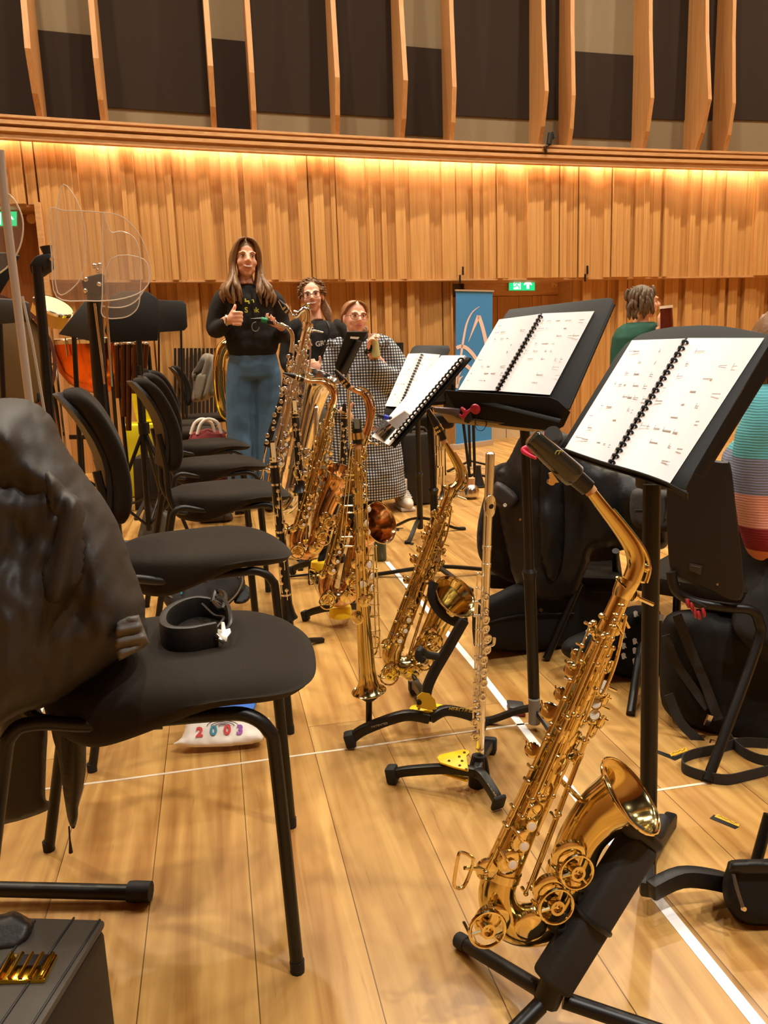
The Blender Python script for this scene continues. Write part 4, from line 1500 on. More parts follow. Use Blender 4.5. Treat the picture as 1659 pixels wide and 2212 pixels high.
def page_marks(b, pl, quad, seed, off, rows=9, dens=.42):
    """printed staves: thin ink dashes along the rows of a page"""
    r = random.Random(seed)
    TL, TR, BR, BL = [V((p[0], p[1], 0)) for p in quad]
    P = lambda u, v: lerp(lerp(TL, TR, u), lerp(BL, BR, u), v)
    for i in range(rows):
        v = .10 + .86 * i / rows
        u = .08
        while u < .9:
            if r.random() < dens:
                w = r.uniform(.02, .13)
                h = r.choice((.004, .006, .009))
                c = [P(u, v), P(u + w, v - .004), P(u + w, v - .004 + h), P(u, v + h)]
                b.prism([pl(p.x, p.y, off) for p in c], pl.n * .0003)
                if r.random() < .6:
                    c = [P(u, v - .02), P(u + .006, v - .02), P(u + .006, v + .01), P(u, v + .01)]
                    b.prism([pl(p.x, p.y, off) for p in c], pl.n * .0003)
            u += r.uniform(.08, .2)


def score(label, pl, L, Rr, bind, n, ringr, off, marks=True, seed=1, base=None, group=None):
    """open ring-bound score: L and Rr are page quads (TL,TR,BR,BL)"""
    t = thing('score', pl((L[3][0] + Rr[2][0]) / 2, (L[3][1] + Rr[2][1]) / 2, off), label, 'sheet music', group)
    for k, qd in enumerate((L, Rr)):
        b = MB()
        P = [V((p[0], p[1], 0)) for p in qd]
        rows = []
        for i in range(9):
            u = i / 8
            bulge = .008 * math.sin(PI * (u if k == 1 else u)) + (.004 if (k == 0) == (u > .5) else 0) * abs(u - .5)
            rows.append([u, bulge])
        rings = []
        for u, bl in rows:
            a, c = lerp(P[0], P[1], u), lerp(P[3], P[2], u)
            rings.append([pl(a.x, a.y, off + bl), pl(c.x, c.y, off + bl), pl(c.x, c.y, off - .004), pl(a.x, a.y, off - .004)])
        b.rings(rings)
        nf = len(b.bm.faces)
        if marks:
            page_marks(b, pl, qd, seed + k, off + .0088)
        b.bm.faces.ensure_lookup_table()
        for f_ in list(b.bm.faces)[nf:]:
            f_.material_index = 1
        b.build('page', [PAPER, FINK], t, ang=30)
    coil_binding(t, pl, bind[0], bind[1], n, ringr, off + .004)
    return t


# --- middle stand
pm = tilt_plane(FL(1155, 1570) + V((-.02, -.10, .87)), math.radians(38), math.radians(37))
t = thing('music_stand', FL(1155, 1570), 'black music stand in the middle holding an open score, red clip light on its tray', 'music stand', 'black music stands with open scores')
b = MB()
b.prism([pm(x, y) for x, y in catmull([(1100, 668), (1092, 678), (984, 850), (1210, 905), (1228, 880), (1326, 658), (1324, 645), (1312, 643)], 1)], pm.n * -.003)
b.build('desk', DESK, t, bevel=.001)
b = MB(); b.tube([pm(1228, 884, .002), pm(1326, 658, .002)], .004, 6); b.build('desk_flange', DESK, t)
lipn = pm.n
b = MB()
b.prism([pm(990, 850), pm(1212, 905), pm(1212, 905, .055), pm(980, 848, .055)], pm(1100, 872) - pm(1104, 864)); b.build('shelf', DESK, t, bevel=.001)
lp = Pl(pm(1090, 870, .055), (-.52, -.68, -.12))
b = MB()
b.prism([lp(961, 843), lp(1188, 858), lp(1206, 866), lp(1232, 890), lp(1218, 920), lp(1200, 932), lp(1090, 920), lp(1004, 905), lp(984, 884)], lp.n * -.002); b.build('shelf_lip', DESK, t, bevel=.0008)
lp2 = Pl(pm(1090, 884, .05), (-.50, -.70, -.30))
b = MB()
b.prism([lp2(946, 886), lp2(1010, 903), lp2(1172, 925), lp2(1188, 930), lp2(1150, 933), lp2(968, 913)], lp2.n * -.003); b.build('lower_tray', TRAYM, t, bevel=.0008, label='polished lower tray')
b = MB(); b.prism([lp2(1140, 907), lp2(1190, 900), lp2(1218, 922), lp2(1178, 934)], lp2.n * -.003); b.build('tray_bracket', TRAYM, t)
pole_base(t, pm(1133, 905, -.05), FL(1155, 1572), .0125, legs=((-.62, .3), (.75, .2), (.1, -.85)), L=.20, hub=.06)
b = MB(); b.lathe(FL(1154, 1562, .02), (0, 0, 1), [(0, .016), (.07, .016)], 14); b.build('hub', mat('grey_hub', (120, 112, 98), .5), t)
b = MB(); b.box(pm(1140, 880, -.09), .05, .03, .06); b.build('desk_bracket', BLK, t, bevel=.004)
score('open white score with black ring binding on the middle music stand', pm, [(1078, 690), (1168, 678), (1073, 844), (990, 842)], [(1172, 677), (1284, 672), (1188, 853), (1077, 845)], [(1170, 680), (1074, 843)], 20, .0046, .006, seed=3)
# clip light on the tray
RED = mat('red_plastic', (164, 30, 52), .3)
PINK = mat('pink_plastic', (226, 52, 92), .35)
SMOKE = mat('smoky_plastic', (84, 74, 78), .25)
t = thing('clip_light', lp(1000, 890, .02), 'dark music clip light with red clamp on the tray of the middle stand', 'lamp')
b = MB(); b.prism([lp(938, 877, .012), lp(994, 882, .012), lp(996, 897, .012), lp(942, 889, .012)], lp.n * .012); b.build('lamp_head', SMOKE, t, bevel=.002)
b = MB(); b.lathe(lp(1028, 883, .012), lp.n, [(0, .011), (.004, .013), (.008, .011), (.010, .003)], 18); b.build('dial', RED, t)
b = MB(); b.tube([lp(997, 882, .016), lp(1004, 889, .02), lp(1002, 903, .018), lp(1006, 910, .015)], [.005, .0055, .0045, .003], 10, sm=4); b.build('clamp', RED, t)
b = MB(); b.tube([lp(992, 895, .02), lp(1000, 900, .022), lp(1008, 892, .02), lp(1018, 884, .018)], [.003, .005, .005, .004], 10, sm=4); b.build('clamp', RED, t)
b = MB(); b.prism([lp(1006, 896, .014), lp(1020, 890, .014), lp(1022, 906, .014), lp(1014, 914, .014), lp(1004, 910, .014)], lp.n * .008); b.build('grip_pad', BLKP, t, bevel=.002)
b = MB(); b.tube([lp(1030, 900, .004), lp(1026, 915, .004), lp(1030, 927, .004), lp(1042, 930, .004), lp(1050, 918, .004), lp(1047, 902, .004)], .0009, 6, sm=5); b.build('wire_loop', BLKP, t)

# --- right stand, nearest
pr = tilt_plane(FL(1400, 1920) + V((0, -.02, .80)), math.radians(34), math.radians(42))
t = thing('music_stand', FL(1400, 1935), 'nearest black music stand with arched desk top and an open score, at the right', 'music stand', 'black music stands with open scores')
b = MB()
b.prism([pr(x, y) for x, y in [(1211, 965), (1250, 900), (1331, 768), (1352, 742), (1383, 722), (1420, 711), (1457, 705), (1518, 702), (1560, 704), (1595, 709), (1660, 722), (1668, 735), (1640, 780), (1500, 1018), (1480, 1058)]], pr.n * -.003)
b.build('desk', DESK, t, bevel=.001)
b = MB(); b.prism([pr(1668, 735, 0), pr(1694, 752, -.03), pr(1520, 1032, -.03), pr(1498, 1022, 0)], V((.002, 0, 0))); b.build('desk_flange', DESK, t)
b = MB(); b.prism([pr(1216, 974), pr(1484, 1060), pr(1484, 1060, .035), pr(1216, 974, .035)], (pr(1350, 1030) - pr(1351, 1024))); b.build('shelf', DESK, t, bevel=.0006)
lr = [pr(1216, 974, .036), pr(1300, 1003, .036), pr(1380, 1026, .036), pr(1440, 1048, .036), pr(1486, 1072, .036)]
b = MB(); b.barpath(lr, .002, .018, pr.n, sm=3); b.build('shelf_lip', DESK, t)
FT = FL(1398, 1930)
b = MB(); b.cyl(FT + V((0, 0, .03)), pr(1408, 1046, -.06), .0155, 16); b.build('pole', BLK, t)
b = MB(); b.box(pr(1415, 1020, -.10), .06, .04, .06); b.build('desk_bracket', BLK, t, bevel=.005)
for pts in ([(1404, 1925, .055), (1470, 1895, .06), (1540, 1900, .045), (1590, 1915, .02)], [(1398, 1925, .05), (1400, 1860, .055), (1430, 1800, .03), (1450, 1770, .012)]):
    b = MB(); b.barpath([FL(*p[:2], p[2]) for p in pts], .026, .034, sm=4); b.build('leg', BLKP, t, bevel=.006)
score('open overexposed white score on the nearest music stand at the right', pr, [(1365, 735), (1480, 731), (1315, 1003), (1217, 974)], [(1486, 730), (1651, 730), (1444, 1049), (1319, 1006)], [(1484, 733), (1318, 1004)], 21, .0044, .006, seed=8)
b = MB(); b.tube([pr(1452, 1052, .03), pr(1466, 1060, .03), pr(1474, 1064, .03)], [.004, .0045, .0015], 8); b.build('pencil', mat('blue_pencil', (20, 130, 196), .4), label='blue pencil end on the shelf of the nearest music stand', cat='pencil')

# --- far stand with cream score
pf_ = tilt_plane(FL(910, 1150) + V((-.05, -.10, .80)), math.radians(34), math.radians(34))
t = thing('music_stand', FL(908, 1152), 'farther black music stand with a cream-tinted open score, beside the woman in gingham', 'music stand', 'black music stands with open scores')
b = MB(); b.prism([pf_(x, y) for x, y in ((898, 746), (890, 752), (832, 882), (826, 905), (896, 916), (972, 756), (968, 746))], pf_.n * -.004); b.build('desk', DESK, t, bevel=.001)
b = MB(); b.prism([pf_(826, 903), pf_(896, 914), pf_(896, 914, .05), pf_(826, 903, .05)], V((0, 0, -.004))); b.build('shelf', DESK, t)
pole_base(t, pf_(902, 900, -.03), FL(908, 1152), .014, L=.25)
sc_ = score('open cream-lit score on the farther music stand', pf_, [(882, 764), (914, 763), (862, 879), (832, 877)], [(914, 763), (951, 766), (896, 884), (864, 880)], [(913, 764), (863, 880)], 20, .006, .006, seed=21)
# --- stand seen edge-on with a folder of parts
pe = FL(945, 1246)
t = thing('music_stand', pe, 'black music stand seen edge-on with its tray tilted up, left of the second alto saxophone', 'music stand')
Pq = PYat(930, pe.y - .08)
a0, a1 = Pq(1000, 772), Pq(838, 960)
dn = V((-.1, .42, .0))
b = MB(); b.prism([a0 + V((0, -.10, 0)), a1 + V((0, -.10, 0)), a1 + V((.02, .30, .0)), a0 + V((.02, .30, 0))], V((.008, 0, -.006))); b.build('desk', DESK, t, bevel=.001)
b = MB(); b.prism([Pq(822, 944), Pq(842, 966), Pq(870, 940), Pq(850, 918)], V((.03, .35, 0))); b.build('shelf', SHINY, t, bevel=.001)
pole_base(t, Pq(928, 880), FL(945, 1246), .015, legs=((-.9, .3), (.95, -.1), (.2, -.8)), L=.33, hub=.05)
t2 = thing('score', a1, 'black coil-bound folder lying against the edge-on music stand', 'sheet music')
b = MB(); b.prism([a0 + V((-.012, -.09, .004)), a1 + V((-.012, -.09, .004)), a1 + V((-.01, .28, .004)), a0 + V((-.01, .28, .004))], V((-.006, 0, .005))); b.build('page', PAPER, t2)
for i in range(22):
    c = lerp(a0, a1, .06 + .88 * i / 21) + V((-.018, -.095, .008))
    b = MB(); b.tube([c + V((.012 * math.cos(x), 0, .012 * math.sin(x))) for x in [PI * k / 5 for k in range(6)]], .0045, 6); b.build('binding_ring', COIL, t2)
b = MB(); b.prism([Pq(838, 912, .06), Pq(874, 888, .06), Pq(888, 898, .06), Pq(862, 932, .06)], V((.004, .012, .004))); b.build('card', mat('grey_paper', (176, 166, 158), .6), label='grey leaflet propped at the foot of the edge-on music stand', cat='paper')
b = MB(); b.cyl(Pq(816, 897, .03), Pq(846, 904, .03), .008, 10); p_ = b.build('pen_case', BLKP, label='black pen with blue cap sticking out of the edge-on stand tray', cat='pen')
b = MB(); b.cyl(Pq(829, 900, .03), Pq(838, 903, .03), .0105, 12); b.build('cap', mat('blue_cap', (40, 60, 200), .3), p_, label='blue cap')
# --- stand seen from behind in front of the woman in gingham
bp = FL(757, 1180); bp.y = 4.3
bp = V((ray(757, 1000).x / ray(757, 1000).y * 4.35, 4.35, 0))
t = thing('music_stand', bp, 'music stand seen from behind with white sticker, in front of the gingham dress', 'music stand')
Pb = Pl(bp + V((0, -.02, .8)), (.35, -.85, -.35))
b = MB(); b.prism([Pb(x, y) for x, y in ((750, 717), (794, 717), (748, 812), (728, 800), (726, 790))], Pb.n * -.012); b.build('desk', DESK, t, bevel=.002)
b = MB(); b.prism([Pb(768, 734, .004), Pb(778, 735, .004), Pb(742, 806, .004), Pb(732, 803, .004)], Pb.n * .02); b.build('back_bracket', BLKP, t, bevel=.003)
b = MB(); b.prism([Pb(757, 727, .001), Pb(776, 728, .001), Pb(773, 733, .001), Pb(756, 731, .001)], Pb.n * .001); b.build('sticker', PAPER, t, label='white sticker')
b = MB(); b.cyl(Pb(752, 808, -.01), bp + V((0, 0, .45)), .009, 10); b.build('inner_pole', CHR, t)
b = MB(); b.cyl(bp + V((0, 0, .02)), bp + V((0, 0, .5)), .014, 10); b.build('outer_pole', BLK, t)
for dx, dy in ((.9, .2), (-.6, .7), (-.2, -.9)):
    b = MB(); b.bar(bp + V((0, 0, .12)), bp + V((dx * .26, dy * .26, .008)), .02, .012); b.build('leg', BLK, t)
# --- thin poles behind the middle stand
for (x, y0, y1, lab) in ((1015, 912, 1010, 'thin black stand pole behind the middle stand, left one, with splayed feet'), (1025, 912, 1040, 'thin black stand pole behind the middle stand, right one')):
    f0 = FL(x + 1, y1 + 3)
    t = thing('music_stand', f0, lab, 'music stand')
    tp = PYat(x, f0.y)(x - 3, 890)
    b = MB(); b.cyl(f0 + V((0, 0, .02)), tp, .012, 10); b.build('pole', BLK, t)
    b = MB(); b.box(tp + V((0, .02, .08)), .42, .02, .16); b.build('desk', DESK, t, bevel=.002)
    for dx, dy in ((.9, -.4), (-.9, -.4), (0, .9)):
        b = MB(); b.bar(f0 + V((0, 0, .07)), f0 + V((dx * .26, dy * .26, .008)), .022, .014); b.build('leg', BLK, t)

# ================================================================== instrument stands
# foam-padded stand under the foreground alto
t = thing('saxophone_stand', FL(1190, 2165), 'black foam-padded folding stand holding the foreground alto saxophone', 'stand')
Q0, Q1 = FL(1188, 2128, .085), pa(1392, 1800, .028)
axq = (Q1 - Q0).normalized()
fw = pa.n
b = MB(); b.bar(Q0, Q1 - axq * .012, .056, .046, fw); b.build('padded_post', mat('black_foam', (30, 28, 25), .75, bump=.25, bscale=900), t, bevel=.010, bseg=3)
b = MB(); b.bar(Q1 - axq * .016, Q1 + axq * .006, .058, .048, fw); b.build('end_cap', BLKP, t, bevel=.012, bseg=3)
Qm = lerp(Q0, Q1, .43)
sdq = axq.cross(fw).normalized()
b = MB(); b.tube([Qm + (sdq * math.cos(a) * .034 + fw * math.sin(a) * .030) for a in [2 * PI * k / 24 for k in range(24)]], .004, 8, closed=True); b.build('clamp_ring', BLK, t)
b = MB(); b.tube([pa(1245, 1985, .035), pa(1225, 2003, .04), pa(1195, 2000, .045), pa(1215, 1968, .05)], .009, 10, sm=4); b.build('lower_hook', RUB, t)
b = MB(); b.tube([pa(1344, 1766, .045), pa(1362, 1790, .045), pa(1392, 1806, .03)], .0125, 12, sm=3); b.build('upper_arm', RUB, t)
b = MB(); b.tube([pa(1392, 1806, .02), pa(1420, 1800, .0), pa(1432, 1770, -.03)], .011, 10, sm=3); b.build('upper_arm', RUB, t)
H = FL(1188, 2150, .06)
for tip in (FL(994, 2032, .014), FL(1040, 2300, .014), FL(1520, 2262, .014)):
    b = MB(); b.cyl(H + (tip - H).normalized() * .02, tip, .0125, 12); g = b.build('leg', BLK, t)
    b = MB(); b.lathe(tip, tip - H, [(-.02, .0135), (.004, .0138), (.008, .009)], 12); b.build('rubber_foot', RUB, g)
b = MB(); b.cyl(H - axq * .01, Q0 + axq * .02, .02, 12); b.build('hub', BLK, t)


def leg_arch(t, a, c, w=.022, h=.026, rise=.02):
    a, c = V(a), V(c)
    b = MB(); b.barpath([a, lerp(a, c, .3) + V((0, 0, rise * .9)), lerp(a, c, .75) + V((0, 0, rise * .6)), lerp(a, c, .93)], w, h, sm=5)
    g = b.build('leg', BLK, t, bevel=.004)
    d = (c - a).normalized()
    b = MB(); b.bar(lerp(a, c, .88) + V((0, 0, .0)), c, .034, .04); b.build('rubber_foot', RUB, g, bevel=.006)
    return g


# stand with yellow joint
C0 = FL(928, 1552, .075)
t = thing('saxophone_stand', FL(928, 1560), 'folding black stand with a yellow joint plate, under the second alto and the soprano', 'stand')
tips = [FL(745, 1600, .022), FL(1046, 1562, .022), FL(893, 1478, .022)]
legs = [leg_arch(t, C0, q, rise=.03) for q in tips]
py2 = PYat(928, C0.y)
b = MB(); b.prism([FL(x, y, .088) for x, y in ((884, 1533), (890, 1527), (935, 1522), (955, 1525), (958, 1532), (950, 1540), (895, 1543))], V((0, 0, .005))); b.build('joint_plate', YEL, t, bevel=.0015)
b = MB(); b.prism([FL(x, y, .052) for x, y in ((890, 1545), (950, 1540), (940, 1555), (900, 1560))], V((0, 0, .004))); b.build('joint_plate', YEL, t, bevel=.0015)
for o in (-.012, .014):
    b = MB(); b.prism([py2(x, y, o) for x, y in ((900, 1528), (901, 1505), (912, 1496), (928, 1499), (940, 1512), (944, 1532), (930, 1534))], V((0, .003, 0))); b.build('hinge_cheek', mat('gold_plate', (206, 164, 40), .4, .3), t)
b = MB(); b.lathe(py2(905, 1517, .018), (0, -1, 0), [(-.03, .006), (.003, .007)], 10); b.build('hinge_bolt', BLK, t)
for x, y in ((891, 1535), (905, 1532), (948, 1530)):
    b = MB(); b.lathe(FL(x, y, .093), (0, 0, 1), [(0, .0045), (.002, .004)], 10); b.build('screw', CHR, t)
up_ = [py2(920, 1520, 0), py2(922, 1490, 0), py2(936, 1455, -.01), py2(965, 1405, -.02), py2(1003, 1338, -.03)]
b = MB(); b.barpath(up_, .026, .020, (0, -1, 0), sm=4); b.build('upright', BLK, t, bevel=.004)
b = MB(); b.tube([p2(938, 1258, .04), p2(933, 1280, .045), p2(940, 1306, .045), p2(962, 1330, .04), p2(990, 1343, .02), p2(1003, 1334, -.01)], .012, 10, sm=4, flat=(1.5, .8)); b.build('cradle', RUB, t)
b = MB(); b.tube([py2(944, 1418, .0), py2(922, 1414, .02), py2(908, 1404, .05), py2(904, 1420, .055), py2(914, 1425, .05)], .010, 10, sm=3); b.build('lower_hook', RUB, t)
ux = (tips[1] - C0).normalized()
text('HERCULES', 'printed_word', mat('yellow_print', (206, 170, 30), .5), legs[1], lerp(C0, tips[1], .55) + V((0, -.012, .037)), ux, V((0, -.3, 1)), .017, .0004)
ux = (C0 - tips[0]).normalized()
text('PATENTED', 'printed_word', mat('grey_print', (150, 140, 120), .5), legs[0], lerp(C0, tips[0], .6) + V((0, -.016, .026)), ux, V((0, -.3, 1)), .009, .0004)
# peg for the soprano, clipped to the left leg
b = MB(); b.cyl(p6(797, 1500), p6(797, 1575), .0085, 10); pg = b.build('peg_stem', BLK, t)
b = MB(); b.lathe(p6(797, 1504), (0, 0, 1), [(-.012, .012), (.0, .026), (.006, .026), (.02, .02)], 16); b.build('peg_cushion', RUB, pg)

# flute stand
FB = FL(1036, 1690)
fpl = PYat(1040, FB.y)
t = thing('flute_stand', FB, 'small black stand with a bright yellow triangular plate under the tall flute', 'stand')
C1 = FL(1030, 1668, .055)
tips = [FL(836, 1672, .02), FL(1060, 1606, .02), FL(1080, 1738, .02)]
legs = [leg_arch(t, C1, q, rise=.012, w=.02, h=.022) for q in tips]
b = MB(); b.prism([FL(x, y, .068) for x, y in ((944, 1640), (950, 1634), (1000, 1622), (1012, 1624), (1014, 1630), (1008, 1636), (1012, 1668), (980, 1660), (950, 1650))], V((0, 0, .005))); b.build('joint_plate', YEL, t, bevel=.0015)
b = MB(); b.prism([FL(x, y, .034) for x, y in ((950, 1672), (1010, 1690), (1012, 1680), (960, 1664))], V((0, 0, .004))); b.build('joint_plate', YEL, t)
for x, y in ((970, 1644), (992, 1635), (998, 1644), (993, 1654), (1003, 1626), (1007, 1662)):
    b = MB(); b.lathe(FL(x, y, .073), (0, 0, 1), [(0, .004), (.002, .003)], 10); b.build('rivet', CHR, t)
b = MB(); b.tube([fpl(1030, 1708, .01), fpl(1031, 1660, .01), fpl(1034, 1632, .008)], [.021, .020, .016], 14); b.build('peg_holder', RUB, t)
b = MB(); b.puff([(1046, 1640), (1052, 1638), (1058, 1676), (1054, 1684), (1048, 1678)], fpl, .006, .004, off=.012, step=3, edge=4); b.build('spare_peg', RUB, t)
text('HERCULES', 'printed_word', MATS['yellow_print'], legs[2], lerp(C1, tips[2], .5) + V((-.004, -.013, .012)), tips[2] - C1, V((0, -.5, 1)), .014, .0004)

# the flute
FLT = mat('flute_silver', (236, 234, 228), 0.2, 1.0)
t = thing('flute', fpl(1036, 1630), 'silver flute standing upright on the small yellow-plated stand in front', 'flute')
axf = [fpl(1059, 984), fpl(1036, 1632)]
AF = lambda s: lerp(axf[0], axf[1], s)
YS = lambda y: (y - 984) / (1632 - 984)
af = (axf[1] - axf[0]).normalized()
b = MB(); b.cyl(AF(0), AF(1), .0100, 24); b.build('tube', FLT, t)
b = MB(); b.lathe(AF(0), -af, [(-.02, .0100), (0, .0104), (.004, .0102), (.007, .007), (.008, .001)], 24); b.build('crown', FLT, t)
for y0, y1, r in ((1168, 1176, .0112), (1205, 1213, .0112), (1545, 1552, .0108), (1612, 1632, .0102)):
    b = MB(); b.lathe(AF(YS(y0)), af, [(0, .0094), (.001, r), ((y1 - y0) / 648 * (axf[1] - axf[0]).length, r), ((y1 - y0) / 648 * (axf[1] - axf[0]).length + .001, .0094)], 20); b.build('joint_ring', FLT, t)
sf = af.cross(fpl.n)
c = AF(YS(1085)) + fpl.n * .0062
rows = []
b = MB()
rings = []
for k, s in enumerate((1.0, .96, .6, .33)):
    ring = []
    for j in range(32):
        a = 2 * PI * j / 32
        x, y = math.cos(a) * .0145 * s, math.sin(a) * .026 * s
        z = .0075 * (1 - (x / .0145) ** 2) + (.002 if k else 0) + .001
        ring.append(c + sf * x + af * y + fpl.n * z)
    rings.append(ring)
b.rings(rings)
lp_ = b.build('lip_plate', FLT, t)
b = MB(); b.lathe(c + fpl.n * .0098 + sf * -.001, fpl.n, [(0, .0052), (.0012, .0050)], 18, sx=1.2); b.build('embouchure_hole', mat('hole_dark', (20, 16, 14), .6), lp_)
for x, y, r, op in ((1049, 1289, 8, 0), (1049, 1320, 7, 0), (1049, 1339, 9.5, 1), (1049, 1358, 9.5, 1), (1053, 1380, 10, 1), (1052, 1403, 9.5, 1), (1045, 1425, 9.5, 1), (1045, 1451, 9.5, 1), (1044, 1476, 9.5, 1), (1042, 1505, 9.5, 1), (1026, 1561, 9, 1), (1027, 1591, 9, 1)):
    p = fpl(x, y, .012)
    d = (fpl.n + V((.25 if x > 1035 else -.3, 0, 0))).normalized()
    r3 = r * fpl.s(x, y)
    b = MB(); b.lathe(p, d, [(-.006, r3 * .7), (-.002, r3 * .75), (-.001, r3), (.002, r3), (.003, r3 * .8), (.0024, r3 * .5), (.0016, r3 * .42), (.0006, r3 * .38)], 18)
    b.tube([p + d * .001, p - sf * -.012 - d * .002], .0015, 6)
    b.build('key_cup', FLT, t)
for x0, y0, x1, y1 in ((1033, 1240, 1025, 1330), (1031, 1300, 1022, 1560), (1035, 1330, 1028, 1520)):
    p0, p1 = fpl(x0, y0, .008), fpl(x1, y1, .008)
    b = MB(); b.cyl(p0, p1, .0024, 8); rd = b.build('key_rod', FLT, t)
    n_ = max(3, int((y1 - y0) / 28))
    for i in range(n_ + 1):
        q = lerp(p0, p1, i / n_)
        s = YS(lerp(y0, y1, i / n_))
        b = MB(); b.ell(q, .0036, seg=8, ringn=6); b.tube([q, AF(s)], .0016, 6); b.build('post', FLT, rd)
b = MB(); b.tube([fpl(1056, 1396, .012), fpl(1066, 1392, .012), fpl(1068, 1378, .012)], [.002, .0035, .004], 8, sm=3); b.build('thumb_lever', FLT, t)
for y in (1518, 1532, 1546):
    b = MB(); b.ell(fpl(1028 + (y - 1518) * .2, y, .012), .007, .004, .006); b.build('roller_key', FLT, t)

# ---- second flute on a mini tripod behind
fp2 = PYat(675, FL(672, 1238).y)
t = thing('flute', fp2(672, 1232), 'second silver flute standing farther back, between the two tenor saxophones', 'flute')
a0, a1 = fp2(684, 882), fp2(672, 1232)
b = MB(); b.cyl(a0, a1, .0105, 16); b.build('tube', FLT, t)
af2 = (a1 - a0).normalized()
b = MB(); b.lathe(a0, -af2, [(-.012, .0118), (.004, .0118), (.009, .006)], 14); b.build('crown', FLT, t)
for y in (912, 985, 1005):
    b = MB(); b.lathe(lerp(a0, a1, (y - 882) / 350), af2, [(-.004, .0125), (.004, .0125)], 14); b.build('joint_ring', FLT, t)
for i in range(12):
    y = 1020 + i * 16
    q = lerp(a0, a1, (y - 882) / 350) + V((.006, -.012, 0))
    b = MB(); cup_mesh(b, q, V((.3, -1, .1)).normalized(), .0125); b.build('key_cup', FLT, t)
b = MB(); b.cyl(fp2(673, 1010, .012) + V((-.014, 0, 0)), fp2(666, 1200, .012) + V((-.014, 0, 0)), .003, 6); b.build('key_rod', FLT, t)
tb = thing('flute_stand', FL(672, 1240), 'low black tripod with folded leg under the second flute', 'stand')
b = MB(); b.lathe(FL(672, 1240, .012), (0, 0, 1), [(0, .014), (.045, .010)], 12); b.build('peg', BLK, tb)
for q in ((622, 1246), (690, 1256), (722, 1236)):
    b = MB(); b.cyl(FL(672, 1240, .022), FL(q[0], q[1], .008), .0055, 8); b.build('leg', BLK, tb)
b = MB(); b.bar(FL(676, 1240, .02), FL(689, 1258, .008), .018, .012); b.build('latch', BLK, tb)

# ---- clarinets
def clarinet(label, pl, top, bot, r, reed_face=True, keys=14, seed=1):
    t = thing('clarinet', pl(*bot), label, 'clarinet')
    A, B = pl(*top), pl(*bot)
    ax = (B - A).normalized()
    L = (B - A).length
    at = lambda s: lerp(A, B, s)
    b = MB(); b.lathe(at(0), ax, [(0, r * .55), (.02, r * .72), (.07, r * .98), (.085, r * .98)], 16); mp = b.build('mouthpiece', EBON, t)
    if reed_face:
        b = MB(); b.bar(at(0) + ax * .006 + pl.n * r * .72, at(0) + ax * .07 + pl.n * r * 1.02, r * 1.1, .003, pl.n); b.build('reed', mat('pale_reed', (240, 214, 156), .5), mp)
    for s in (.055, .066):
        b = MB(); b.lathe(at(0) + ax * s, ax, [(0, r * 1.02), (0, r * 1.12), (.006, r * 1.12), (.006, r * 1.02)], 16); b.build('ligature', SILV if s > .06 else BRASSK, mp)
    b = MB(); b.lathe(at(0) + ax * .085, ax, [(0, r * 1.02), (.01, r * 1.15), (.06, r * 1.2), (.062, r * 1.05)], 18); b.build('barrel', EBON, t)
    b = MB(); b.lathe(at(0) + ax * .147, ax, [(0, r * 1.05), (L * .86 - .147, r * 1.2)], 18); b.build('body_joint', EBON, t)
    b = MB(); b.lathe(at(.86), ax, [(0, r * 1.25), (L * .06, r * 1.5), (L * .11, r * 2.0), (L * .14, r * 2.6), (L * .14, r * 2.4)], 22); b.build('bell', EBON, t)
    for s in (.085 / L, .147 / L, .5, .86):
        b = MB(); b.lathe(at(s), ax, [(-.003, r * 1.18), (-.003, r * 1.32), (.004, r * 1.32), (.004, r * 1.18)], 18); b.build('ring', SILV, t)
    rr = random.Random(seed)
    sd = ax.cross(pl.n)
    for i in range(keys):
        s = lerp(.27, .83, i / (keys - 1))
        v = rr.choice((-.9, -.2, .3, .9))
        p = at(s) + sd * r * v + pl.n * r * 1.25
        d = (pl.n + sd * v * .6).normalized()
        b = MB(); cup_mesh(b, p, d, r * .5); b.tube([p, p + ax * .02 + d * .003, p + ax * .035], .0018, 6); b.build('key_cup', SILV, t)
    for v, s0, s1 in ((.95, .28, .48), (1.0, .5, .78), (-.7, .3, .45)):
        p0, p1 = at(s0) + sd * r * v * 1.2 + pl.n * r * .9, at(s1) + sd * r * v * 1.2 + pl.n * r * .9
        b = MB(); b.cyl(p0, p1, .0022, 8); b.build('key_rod', SILV, t)
    return t


cz = 2.72
pcl = PYat(600, cz)
clarinet('upright black clarinet with pale reed facing the camera, beside the third chair seat', pcl, (588, 952), (622, 1335), .0135, seed=3)
cb = V((pcl(622, 1335).x, cz, 0))
t = thing('clarinet_stand', cb, 'small black peg stand under the upright clarinet', 'stand')
b = MB(); b.lathe(cb + V((0, 0, .02)), (0, 0, 1), [(0, .03), (.02, .024), (pcl(622, 1335).z + .02, .012)], 14); b.build('peg', BLK, t)
for a in (0.3, 2.4, 4.5):
    b = MB(); b.bar(cb + V((0, 0, .03)), cb + V((.13 * math.cos(a), .13 * math.sin(a), .008)), .02, .014); b.build('leg', BLK, t)
pcl2 = PYat(640, 3.95)
clarinet('second black clarinet with silver keys, in front of the silver baritone', pcl2, (635, 862), (650, 1062), .0165, seed=5, keys=12)
t = thing('clarinet_stand', V((pcl2(650, 1062).x, 3.95, 0)), 'black stand with yellow joint under the second clarinet', 'stand')
cb = V((pcl2(650, 1062).x, 3.95, 0))
b = MB(); b.lathe(cb, (0, 0, 1), [(0, .04), (.03, .03), (pcl2(650, 1062).z + .01, .014)], 14); b.build('peg', BLK, t)
b = MB(); b.box(cb + V((-.02, -.045, .09)), .09, .02, .05); b.build('joint_plate', YEL, t, bevel=.006)
